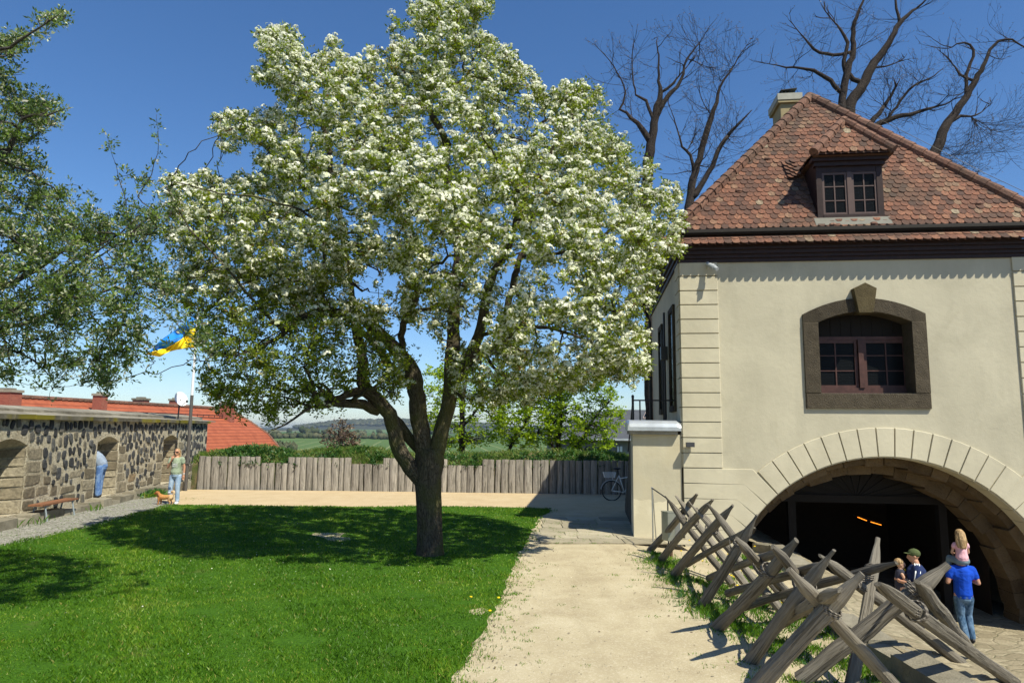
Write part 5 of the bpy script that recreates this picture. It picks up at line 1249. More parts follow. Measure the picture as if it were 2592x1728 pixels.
maple('maple_tree', 'bright spring-green maple in the middle of the bank behind the palisade', 0, [(1290, 960), (1400, 950), (1450, 1010), (1430, 1090), (1400, 1135), (1320, 1140), (1260, 1120), (1240, 1060)], 30., [[(1285, 1150, 30, 9), (1300, 1110, 30, 8), (1330, 1070, 30, 5), (1350, 1020, 30, 3)], [(1285, 1140, 30, 6), (1310, 1105, 30, 5), (1360, 1095, 30, 3)]], 62, 620)
maple('maple_tree', 'yellow-green maple with several thin stems beside the grey roof', 0, [(1400, 930), (1500, 930), (1560, 980), (1580, 1050), (1560, 1110), (1530, 1150), (1450, 1140), (1400, 1150), (1380, 1060)], 29.5, [[(1412, 1150, 29.5, 14), (1415, 1100, 29.5, 12), (1420, 1060, 29.5, 9), (1415, 1000, 29.5, 6), (1400, 940, 29.5, 3)], [(1405, 1140, 29.5, 8), (1390, 1100, 29.5, 6), (1410, 1060, 29.5, 4)], [(1460, 1150, 29.5, 9), (1480, 1100, 29.5, 8), (1510, 1050, 29.5, 5), (1540, 1020, 29.5, 3)], [(1480, 1140, 29.5, 6), (1450, 1125, 29.5, 4)]], 63, 620, den=1.)
maple('bare_shrub', 'small leafless brown shrub on the bank left of the pear trunk', 0, [(850, 1060), (880, 1060), (910, 1110), (900, 1140), (820, 1140), (810, 1110)], 29., [[(868, 1150, 29, 5), (869, 1110, 29, 4), (868, 1060, 29, 2)], [(868, 1140, 29, 3), (845, 1100, 29, 2)], [(868, 1140, 29, 3), (895, 1105, 29, 2)]], 64, 80, 'dry', .5)
# ============================================================ LOG BARRIERS (tripods of roped, pointed logs)
BG = 'tripods of roped pointed logs along the path'
def log_mesh(F, Tp, r, seed):
    rr = random.Random(seed); n = 22; d = Tp-F; L = d.length; dn = d.normalized(); sd_ = dn.orthogonal().normalized(); s2 = dn.cross(sd_)
    b1, b2 = rr.uniform(-.03, .03), rr.uniform(-.03, .03); ph = rr.uniform(0, 9); path = []; rad = []
    for i in range(n+1):
        f = i/n; path.append(F+d*f+(sd_*b1+s2*b2)*math.sin(f*math.pi)+sd_*.006*math.sin(f*17+ph))
        q = r*(1.06-.13*f)*(1+.045*math.sin(f*11+ph)+.03*math.sin(f*29+ph*2))
        rem = (1-f)*L
        if rem < .30: q *= max(.42, (rem/.30)**.7*.9+.1)
        rad.append(q)
    m_ = MB(); nk = 11; m_.tube(path, rad, nk, wob=.02); fac = [rr.uniform(.90, 1.08) for _ in range(nk)]; wa = rr.uniform(0, 3.1); wA = sd_*math.cos(wa)+s2*math.sin(wa)
    for i in range(n+1):
        rem = (1-i/n)*L; k_ = min(1, rem/.30); sq = 1 if k_ >= 1 else (.62+.38*k_)
        for k in range(nk):
            v = Vector(m_.v[i*nk+k]); o = v-path[i]; o = o*fac[k]
            if sq < 1:
                p_ = wA*o.dot(wA); t_ = o-p_; o = p_*sq+t_*(1.12-.12*k_)
            m_.v[i*nk+k] = tuple(path[i]+o)
    return m_
def tripod(label, zP, logs, seed, rope_px):
    roots = [G(f[0], f[1], fz) for f, fz, p, t, r in logs]; c = sum(roots, Vector())/len(roots)
    root = empty('log_tripod', (c.x, c.y, 0), label=label, cat='log barrier', group=BG); segs = []
    for k, (f, fz, p, t, r) in enumerate(logs):
        F = G(f[0], f[1], fz); dz = 0; P = G(p[0], p[1], zP+dz); dirr = ray(*p); rc = logs[2][4] if len(logs) > 2 else 0; P = P+dirr.normalized()*((-(logs[0][4]+rc)*.95, (logs[1][4]+rc)*.95, 0)[k % 3])
        d = (P-F).normalized(); rt = ray(*t); # point of the log's line nearest to the tip's ray
        n_ = rt.cross(d); A_ = np.array([[d.x, -rt.x, n_.x], [d.y, -rt.y, n_.y], [d.z, -rt.z, n_.z]]); sol = np.linalg.solve(A_, np.array(EYE-F)); Tp = F+d*float(sol[0])
        segs.append((P, (Tp-F).normalized(), r)); F2 = F-d*.05
        log_mesh(F2, Tp, r*.92, seed*7+k).build('log', M['log'], root, smooth=False)
    P = sum((s_[0] for s_ in segs), Vector())/len(segs); k = segs[0][2]/.07
    def ropeobj(pts):
        m_ = MB(); m_.tube(pts, .0078*k, 6); m_.build('rope', M['rope'], root, smooth=True)
    def coil(c, ax, R, turns, width):
        a = ax.orthogonal().normalized(); b = ax.cross(a); n = int(turns*16)
        ropeobj([c+ax*(width*(i/n-.5)+.004*math.sin(i*.9))+(a*math.cos(2*math.pi*i/16)+b*math.sin(2*math.pi*i/16))*(R*(1+.03*math.sin(i*1.7))) for i in range(n+1)])
    coil(segs[0][0]+segs[0][1]*-.09, segs[0][1], segs[0][2]*1.10, 4, .055*k); coil(segs[1][0]+segs[1][1]*.11, segs[1][1], segs[1][2]*1.12, 4, .055*k)
    sep = segs[0][0]-segs[1][0]; x = sep.normalized(); ax = segs[0][1]+segs[1][1]; ax = (ax-x*ax.dot(x)).normalized(); u = ax.cross(x).normalized(); P = (segs[0][0]+segs[1][0])/2; pts = []
    for i in range(73): an = 2*math.pi*i/24; pts.append(P+ax*(-.03+.06*i/72)*k+u*math.cos(an)*segs[0][2]*1.05+x*math.copysign(abs(math.sin(an))**.6, math.sin(an))*(sep.length*.5+segs[0][2]*.95))
    ropeobj(pts)
Z = .85
tripod('smallest roped log tripod, farthest along the path behind the metal bin', Z, [((1850, 1474), -.08, (1722, 1305), (1684, 1256), .062), ((1648, 1388), 0, (1722, 1300), (1774, 1259), .065)], 1, None)
tripod('log tripod just in front of the metal bin, its left foot in a grass tuft', Z, [((1888, 1479), -.1, (1752, 1306), (1709, 1255), .062), ((1674, 1416), 0, (1752, 1325), (1812, 1271), .066)], 2, None)
tripod('third log tripod from the gatehouse corner, with a broad flat-ended log', Z, [((1978, 1546), -.12, (1797, 1326), (1762, 1286), .068), ((1706, 1455), 0, (1797, 1348), (1868, 1290), .073), ((1940, 1500), -.1, (1800, 1335), (1742, 1267), .045)], 3, None)
tripod('log tripod whose pale tip shows against the brown stone of the gate', Z, [((2000, 1534), -.12, (1858, 1358), (1782, 1282), .062), ((1776, 1533), 0, (1862, 1392), (1930, 1311), .068), ((1740, 1428), 0, (1855, 1365), (1905, 1330), .052)], 4, None)
tripod('log tripod with its left foot in the large grass tuft at the path edge', Z, [((2045, 1552), -.15, (1916, 1418), (1860, 1365), .062), ((1812, 1590), 0, (1935, 1455), (2018, 1367), .075), ((1795, 1462), 0, (1925, 1415), (1987, 1391), .055)], 5, None)
tripod('log tripod with a horizontal pointed log lit below the dark doorway', Z, [((2140, 1592), -.2, (2020, 1455), (1948, 1388), .062), ((1898, 1675), 0, (2030, 1500), (2114, 1393), .070), ((1845, 1500), 0, (2015, 1450), (2094, 1428), .055)], 6, None)
tripod('log tripod with the tallest upright log pointing up beside the man in the cap', Z, [((2433, 1678), -.33, (2150, 1463), (2076, 1406), .064), ((2150, 1742), -.1, (2203, 1462), (2228, 1362), .062), ((1887, 1533), 0, (2165, 1454), (2268, 1422), .056)], 7, None)
tripod('big log tripod with a long cracked log running out of the bottom of the photo', Z, [((2290, 1762), -.1, (2085, 1536), (1992, 1442), .068), ((1898, 1764), 0, (2082, 1562), (2190, 1456), .078), ((1955, 1590), 0, (2065, 1528), (2120, 1486), .068)], 8, None)
tripod('nearest and thickest log tripod at the bottom right, bound with dark rope', Z, [((2562, 1722), -.48, (2310, 1540), (2223, 1476), .078), ((2035, 1714), 0, (2292, 1515), (2406, 1432), .088), ((2450, 1640), -.3, (2350, 1510), (2318, 1474), .074)], 9, None)
# ============================================================ litter bin, bench, flag, dish, bicycle
bb = G(1700, 1402); bin_ = empty('litter_bin', bb, label='upright stainless steel litter bin on a post in front of the gatehouse corner', cat='litter bin')
zb_, zt_ = AY(1700, 1366, bb.y).z, AY(1700, 1293, bb.y).z
mb = MB(); n = 6; w_ = .165
pol = [(-w_, -.04), (-w_*.55, -.13), (w_*.45, -.13), (w_, -.04), (w_, .1), (-w_, .1)]
for (s0, z0), (s1, z1) in (((1, zb_), (1, zt_-.02)), ((1.04, zt_-.018), (1.04, zt_))):
    vs = [(bb.x+a*s0, bb.y+b*s0, z0) for a, b in pol]+[(bb.x+a*s1, bb.y+b*s1, z1) for a, b in pol]
    mb.add(vs, [tuple(range(n)), tuple(range(n, 2*n))]+[(i, (i+1) % n, n+(i+1) % n, n+i) for i in range(n)])
mb.build('box', M['binmetal'], bin_)
mb = MB(); mb.box((bb.x+.05, bb.y-.135, zb_+.02), (bb.x+.15, bb.y-.132, zt_-.2), j=0); mb.build('door', M['steel'], bin_)
mb = MB(); mb.tube([Vector((bb.x, bb.y+.02, -.05)), Vector((bb.x, bb.y+.02, zb_))], .03, 8); mb.build('post', stone('rusty_post', (.07, .04, .025), (.15, .09, .06)), bin_)
be = empty('bench', (-11.62, 18.2, 0), label='backless bench with a reddish wooden seat on pale steel legs against the stone wall', cat='bench')
A_ = G(124, 1271, .45); B_ = G(249, 1256, .45); d = (B_-A_).normalized(); sx_ = d.cross(Vector((0, 0, 1))).normalized(); print('bench', A_, B_)
L_ = 1.75; A_ = Vector((-11.66, 17.35, 0)); d = Vector((-.11, 1, 0)).normalized(); sx_ = Vector((1, .11, 0)).normalized()
BF = lambda p: A_+d*p.y+sx_*p.x+Vector((0, 0, p.z))
for k in range(2): mb = MB(); x0 = -.17+k*.175; mb.box((x0, 0, .40), (x0+.165, L_, .44), BF, j=.002); mb.build('seat_plank', M['benchwood'], be)
for yy in (.22, L_-.22):
    mb = MB(); mb.box((-.16, yy-.02, .37), (.16, yy+.02, .399), BF); fr_ = mb.build('crossbar', M['legsteel'], be)
    for q in (-1, 1): mb = MB(); mb.tube([BF(Vector((q*.12, yy, .37))), BF(Vector((q*.20, yy, -.0)))], .02, 6); mb.build('leg', M['legsteel'], be)
YP = 26.4
pb_ = AY(478, 1224, YP); fp = empty('flagpole', (pb_.x, pb_.y, 0), label='white flagpole with a dark lower section standing at the end of the stone wall', cat='flagpole')
zs = AY(485, 1000, YP).z; ztp = AY(503, 786, YP).z; X = AY(490, 1000, YP).x-.06
mb = MB(); mb.tube([Vector((X, YP, .0)), Vector((X, YP, zs))], .06, 12); mb.tube([Vector((X-.12, YP-.06, 1.0)), Vector((X+.14, YP-.06, 1.0))], .02, 6); mb.build('lower_post', flat('dark_grey_post', (.09, .085, .08), .5), fp)
mb = MB(); mb.tube([Vector((X, YP, zs)), Vector((X, YP, ztp+.06))], [.052, .035], 12); mb.blob(Vector((X, YP, ztp+.1)), (.06, .06, .06), 10); mb.build('pole', M['white'], fp)
fl_ = empty('flag', (X, YP, ztp), label='blue and yellow flag blowing to the left from the white pole', cat='flag')
topc = [(500, 787), (486, 800), (468, 818), (448, 832), (425, 848), (405, 862), (390, 878), (378, 889)]
midc = [(498, 831), (484, 832), (474, 842), (462, 856), (446, 867), (425, 878), (402, 885), (372, 893)]
botc = [(496, 882), (478, 880), (462, 883), (448, 885), (432, 889), (418, 895), (405, 903), (368, 896)]
def cloth(name, c0, c1, gg, mat):
    V = []; nu = 36; nv = 8
    def ip(c, f): t = f*(len(c)-1); i = min(int(t), len(c)-2); t -= i; return (c[i][0]*(1-t)+c[i+1][0]*t, c[i][1]*(1-t)+c[i+1][1]*t)
    for i in range(nu+1):
        f = i/nu
        for j in range(nv+1):
            g_ = j/nv; a = ip(c0, f); b = ip(c1, f); x = a[0]*(1-g_)+b[0]*g_; y = a[1]*(1-g_)+b[1]*g_
            g2 = gg+g_*.5; V.append(AY(x, y, YP+.0+.13*math.sin(f*15+g2*6)*min(1, f*4)+.05*math.sin(f*31-g2*9)*min(1, f*4)-f*.5))
    m_ = MB(); m_.add(V, [(i*(nv+1)+j, i*(nv+1)+j+1, (i+1)*(nv+1)+j+1, (i+1)*(nv+1)+j) for i in range(nu) for j in range(nv)])
    o = m_.build(name, mat, fl_, smooth=True); md = o.modifiers.new('thick', 'SOLIDIFY'); md.thickness = .004
cloth('blue_band', topc, midc, 0, flat('flag_blue', (.02, .21, .62), .6, .2, var=.05)); cloth('yellow_band', midc, botc, .5, flat('flag_yellow', (.78, .55, .015), .6, .2, var=.05))
# satellite dish
c = AY(459, 1009, 28.2); sdh = empty('satellite_dish', (c.x, c.y, 2.3), label='white satellite dish on a thin mast behind the stone wall', cat='satellite dish')
ax = Vector((.85, -.42, .32)).normalized(); mb = MB(); mb.lathe([(.0, -.07), (.12, -.062), (.22, -.03), (.30, .0), (.305, .0), (.30, -.012), (.22, -.045), (.0, -.09)], c, ax, 24); mb.build('dish', M['white'], sdh, smooth=True)
mb = MB(); ft = c+ax*.36-Vector((0, 0, .22)); mb.tube([c-Vector((0, 0, .30)), ft], .012, 5); mb.blob(ft, (.05, .05, .06), 8); mb.build('feed_arm', M['grey'], sdh)
mb = MB(); mb.tube([Vector((c.x-.1, c.y, 1.6)), c-ax*.1-Vector((0, 0, .1)), c-ax*.06], .03, 6); mb.build('mast', M['iron'], sdh)
# bicycle in the shade, rear end showing
def bike():
    o = Vector((3.5, 24.3, 0)); w1 = AY(1548, 1234, 24.3); R = .33; c1 = Vector((w1.x, 24.3, R)); c2 = c1+Vector((1.03, .05, 0))
    root = empty('bicycle', (c1.x+.5, 24.3, 0), label='white-framed bicycle with a rear basket parked in the shade by the palisade', cat='bicycle')
    dk = M['iron']
    for c_ in (c1, c2):
        m_ = MB(); m_.tube([c_+Vector((math.cos(t)*R, 0, math.sin(t)*R)) for t in np.linspace(0, 2*math.pi, 33)], .02, 6, cap=False); wo_ = m_.build('wheel', dk, root, smooth=True)
        m_ = MB()
        for i in range(14): t = 2*math.pi*i/14; m_.tube([c_, c_+Vector((math.cos(t)*R, 0, math.sin(t)*R))], .0025, 3)
        m_.tube([c_-Vector((0, .05, 0)), c_+Vector((0, .05, 0))], .022, 8); m_.build('spokes', M['steel'], wo_)
    bbk = c1+Vector((.44, 0, -.05)); st = c1+Vector((.26, 0, .52)); hd = c1+Vector((.82, 0, .50))
    m_ = MB()
    for a, b in ((c1, bbk), (c1, st), (bbk, st), (bbk, hd), (st-Vector((-.03, 0, .1)), hd), (hd+Vector((-.03, 0, .12)), c2)): m_.tube([a, b], .018, 8)
    m_.build('frame', M['white'], root, smooth=True)
    m_ = MB(); m_.tube([c1+Vector((math.cos(t)*.37, 0, math.sin(t)*.37)) for t in np.linspace(.6, 3.0, 14)], .022, 6); m_.build('mudguard', M['lgrey'], root, smooth=True)
    m_ = MB(); m_.tube([st, st+Vector((-.04, 0, .2))], .014, 6); m_.blob(st+Vector((-.06, 0, .23)), (.14, .08, .04), 10); m_.build('saddle', dk, root, smooth=True)
    m_ = MB(); m_.tube([hd, hd+Vector((-.06, 0, .32))], .015, 6); m_.tube([hd+Vector((-.2, -.28, .34)), hd+Vector((-.05, 0, .33)), hd+Vector((-.2, .28, .34))], .013, 6); m_.build('handlebar', M['steel'], root, smooth=True)
    k = AY(1542, 1197, 24.3); k = Vector((c1.x-.07, 24.3, .78)); m_ = MB()
    m_.tube([k+Vector((.1, 0, -.02)), c1+Vector((.05, 0, .35))], .01, 5)
    for j in range(6):
        z = k.z+.035*j; q = 1+.05*j; p = [Vector((k.x+a*q, k.y+b*q, z)) for a, b in ((-.17, -.12), (.17, -.12), (.17, .12), (-.17, .12), (-.17, -.12))]; m_.tube(p, .005, 4)
    for a, b in [(-.17+.034*i, s_*.12) for i in range(11) for s_ in (-1, 1)]+[(s_*.17, -.12+.04*i) for i in range(7) for s_ in (-1, 1)]: m_.tube([Vector((k.x+a, k.y+b, k.z)), Vector((k.x+a*1.25, k.y+b*1.25, k.z+.175))], .0035, 3)
    m_.build('basket', M['white'], root)
bike()
# ============================================================ houses beyond
def red_house():
    B = AY(588, 1036, 51.5); zr = B.z; A = AY(20, 1004, 30); A = EYE+ray(20, 1004)*((zr-H)/ray(20, 1004).z)
    dr_ = Vector((B.x-A.x, B.y-A.y, 0)).normalized(); pp = Vector((dr_.y, -dr_.x, 0)); A = A-dr_*6
    root = empty('red_roof_house', (B.x, B.y, -8), label='long house with orange-red tiled roof and brick chimneys behind the stone wall', cat='house')
    def hit(x, y):
        d = ray(x, y); k = (B-EYE).dot(dr_)/d.dot(dr_); return EYE+d*k
    prof = [B]+[hit(*q) for q in ((604, 1050), (636, 1069), (678, 1098), (701, 1125), (718, 1149))]; q = prof[-1]; prof.append(q+(prof[-1]-prof[-2]).normalized()*3)
    Ld = (B-A).length; vs = prof+[p-dr_*Ld for p in prof]; n = len(prof)
    back = [B-pp*5-Vector((0, 0, 6)), A-pp*5-Vector((0, 0, 6))]
    mb = MB(); mb.add(vs+back, [(i, i+1, n+i+1, n+i) for i in range(n-1)]+[(0, n, 2*n+1, 2*n)]); mb.build('roof', M['redroof'], root)
    mb = MB(); mb.add(prof+[prof[-1]-Vector((0, 0, 6)), back[0]-Vector((0, 0, 4)), back[0]], [tuple(range(n+3))]); mb.build('wall', M['render'], root)
    mb = MB(); k = 0
    while k < Ld: p = A+dr_*k; mb.tube([p+Vector((0, 0, .02)), p+dr_*.4+Vector((0, 0, .05))], [.13, .10], 6); k += .38
    for i in range(n-2):
        a, b = prof[i], prof[i+1]; m_ = max(1, int((b-a).length/.4))
        for j in range(m_): mb.tube([a.lerp(b, j/m_), a.lerp(b, (j+1)/m_)], [.09, .12], 6)
    mb.build('ridge_tiles', M['ridge'], root)
    mb = MB()
    for off in (.0, .16):
        a = A+pp*1.3; zz = (prof[1].z-prof[0].z)/max(.1, (prof[1]-prof[0]).dot(pp)); a = A+pp*1.1+Vector((0, 0, zz*1.1+.16+off)); mb.tube([a, a+dr_*Ld*.93], .028, 5)
    for i in range(36): p = A+pp*1.1+dr_*(i+.5)*Ld*.93/36+Vector((0, 0, zz*1.1)); mb.tube([p-Vector((0, 0, .05)), p+Vector((0, 0, .36))], .02, 4)
    mb.build('snow_guard', M['iron'], root)
    for (x0, x1, y0, y1) in ((-12, 52, 984, 1040), (238, 272, 994, 1040), (338, 377, 1006, 1040), (430, 462, 1008, 1035), (557, 595, 1017, 1062)):
        xm = (x0+x1)/2; rr = ray(xm, y0); nrm = pp; k = ((B+pp*(1.2 if x0 in (-12, 238, 557) else -.8))-EYE).dot(nrm)/rr.dot(nrm); c = EYE+rr*k; w_ = (x1-x0)/FPX*c.y/2
        zt = c.z; CFm = lambda p, c=c: Vector((c.x, c.y, 0))+dr_*p.y+pp*p.x+Vector((0, 0, p.z))
        w_ *= .8
        mb = MB(); mb.box((-w_, -w_*.7, zt-4), (w_, w_*.7, zt-.16), CFm); co_ = mb.build('chimney', M['brick'], root)
        mb = MB(); mb.box((-w_-.05, -w_*.7-.05, zt-.158), (w_+.05, w_*.7+.05, zt-.04), CFm); mb.box((-w_*.6, -w_*.4, zt-.04), (w_*.6, w_*.4, zt+.04), CFm); mb.build('chimney_cap', M['cap'], co_)
    mb = MB(); c = hit(636, 1060); 
red_house()
def slate_house():
    Y = 44; a = AY(1535, 1036, 50); b = AY(1720, 1038, 50); e0_ = AY(1392, 1108, Y); e1_ = AY(1760, 1112, Y); ze_ = e0_.z; zr = a.z
    root = empty('slate_roof_house', (a.x+2, 47, -8), label='house with plain dark grey slate roof and skylight behind the maples', cat='house')
    c0_ = Vector((e0_.x, 56, ze_)); c1_ = Vector((e1_.x+3, 56, ze_)); E0 = Vector((e0_.x, Y, ze_)); E1 = Vector((e1_.x+3, Y, ze_)); R0 = Vector((a.x, 50, zr)); R1 = Vector((b.x+3, 50, zr))
    mb = MB(); mb.add([E0, E1, R1, R0, c0_, c1_], [(0, 1, 2, 3), (0, 3, 4), (3, 2, 5, 4)]); mb.build('roof', M['slate'], root)
    mb = MB(); mb.box((E0.x+.4, Y+.5, -9), (E1.x-.4, 55.5, ze_-.02)); mb.build('wall', M['render'], root)
    mb = MB(); mb.box((E0.x-.05, Y-.08, ze_-.12), (E1.x, Y+.02, ze_+.0)); mb.build('gutter', M['zinc'], root)
    n_ = (R1-E1).normalized(); nn = Vector((1, 0, 0)).cross(n_).normalized(); nn = nn if nn.z > 0 else -nn
    def onroof(x, y):
        d = ray(x, y); k = (E0-EYE).dot(nn)/d.dot(nn); return EYE+d*k
    p = [onroof(*q) for q in ((1627, 1060), (1652, 1060), (1652, 1044), (1634, 1044))]
    mb = MB(); mb.prism([q+nn*.09 for q in p], -nn*.08); sk = mb.build('skylight', flat('skylight_frame', (.30, .24, .22)), root)
    c = sum(p, Vector())/4; mb = MB(); mb.prism([c+(q-c)*.84+nn*.105 for q in p], -nn*.012); mb.build('pane', M['glass'], sk)
    for (x0, x1) in ((1562, 1567), (1569, 1575)):
        q0 = AY(x0, 1129, Y+.45); q1 = AY(x1, 1143, Y+.45); mb = MB(); mb.box((q0.x, Y+.40, q1.z), (q1.x, Y+.49, q0.z)); mb.build('window', M['white'], root)
slate_house()

# ============================================================ FIGURES
def skin_col(n, c): 
    q = NT(n, .5, .35); q.b.inputs['Subsurface Weight'].default_value = .1; q.b.inputs['Subsurface Radius'].default_value = (.02, .008, .004); a = q.noise(12, 3)
    q.col(q.ramp(a, [(.3, tuple(v*.88 for v in c)), (.7, c)])); return q.m
SK = skin_col('skin', (.52, .27, .17)); SKC = skin_col('child_skin', (.56, .33, .22))
def cloth_m(name, c, wr=.6, sc=9):
    q = NT(name, .9, .1); a = q.noise(sc, 4, dist=.8); b = q.noise(60, 2)
    q.col(q.ramp(a, [(.3, tuple(v*.78 for v in c)), (.7, tuple(min(1, v*1.08) for v in c))])); q.bump(a, wr, .03); return q.m
def denim(name, c, hi):
    q = NT(name, .9, .1); a = q.noise(7, 5, q.co((1.5, 1.5, .8)), dist=1.); q.col(q.ramp(a, [(.35, c), (.5, tuple((x+y)/2 for x, y in zip(c, hi))), (.62, hi)])); q.bump(a, .6, .02); return q.m
def hairm(name, c1, c2):
    q = NT(name, .6, .3); a = q.noise(22, 4, q.co((2, 2, .35)), dist=.6); q.col(q.ramp(a, [(.35, c1), (.65, c2)])); q.bump(a, .9, .02); return q.m
HAIR = hairm('blond_hair', (.20, .12, .055), (.50, .34, .17))
def solid(mb, name, mat, root, vox=.014, sm=4):
    me = bpy.data.meshes.new(name); me.from_pydata(mb.v, [], mb.f); bm = bmesh.new(); bm.from_mesh(me); bmesh.ops.recalc_face_normals(bm, faces=bm.faces); bm.to_mesh(me); bm.free()
    o = bpy.data.objects.new(name, me); COL.objects.link(o)
    m_ = o.modifiers.new('r', 'REMESH'); m_.mode = 'VOXEL'; m_.voxel_size = vox; m2 = o.modifiers.new('s', 'SMOOTH'); m2.iterations = sm; m2.factor = .5
    dg = bpy.context.evaluated_depsgraph_get(); ev = o.evaluated_get(dg); me2 = bpy.data.meshes.new_from_object(ev); bpy.data.objects.remove(o); bpy.data.meshes.remove(me)
    me2.name = name; me2.materials.clear()
    r = bpy.data.objects.new(name, me2); COL.objects.link(r); me2.materials.append(mat); me2.polygons.foreach_set('use_smooth', np.ones(len(me2.polygons), bool)); r.parent = root; return r
def limb(mb, pts, rads):
    pts = [Vector(p) for p in pts]
    for i in range(len(pts)-1): mb.tube([pts[i], pts[i+1]], [rads[i], rads[i+1]], 12)
    for p, r in zip(pts, rads): mb.blob(p, (r*.99, r*.99, r*.99), 10)
def hand(mb, w_, e, side, grip=.5):
    """w_ wrist, e unit vector along the hand"""
    e = Vector(e).normalized(); a = e.cross(Vector((0, 1, .1))).normalized(); b = e.cross(a); w_ = Vector(w_)
    mb.tube([w_, w_+e*.045, w_+e*.085], [.024, .032, .030], 10); mb.blob(w_+e*.05, (.03, .03, .04), 8)
    for i, l in enumerate((.062, .072, .068, .052)):
        p = w_+e*.082+a*(.024-.016*i); q = p+e*l*.5+b*grip*.012; r = q+(e*(1-grip*.6)+b*grip*.8).normalized()*l*.5; mb.tube([p-e*.01, q, r], [.0095, .009, .0075], 7); mb.blob(r, (.0075,)*3, 6)
    p = w_+e*.02+a*.028*side; mb.tube([p, p+(e+a*.9*side).normalized()*.04, p+(e*1.2+a*.3*side).normalized()*.07], [.012, .011, .009], 7)
def head(mb, c, s=1., yaw=0., tilt=0):
    """c centre of the skull; face looks along -y when yaw = 0"""
    c = Vector(c); Rm = Matrix.Rotation(yaw, 3, 'Z') @ Matrix.Rotation(tilt, 3, 'X')
    def B(p, r): mb_b = MB(); mb_b.blob((0, 0, 0), tuple(v*s for v in r), 12); mb.add([Rm @ (Vector(v)+Vector(p)*s)+c for v in mb_b.v], mb_b.f)
    B((0, .01, .02), (.077, .096, .095)); B((0, -.02, -.045), (.058, .068, .068)); B((0, -.055, -.085), (.03, .028, .024))
    B((0, -.098, -.022), (.013, .02, .024)); B((0, -.088, .012), (.05, .014, .012)); B((-.078, .01, -.012), (.01, .02, .03)); B((.078, .01, -.012), (.01, .02, .03)); B((0, -.086, -.058), (.024, .012, .008))
    return Rm
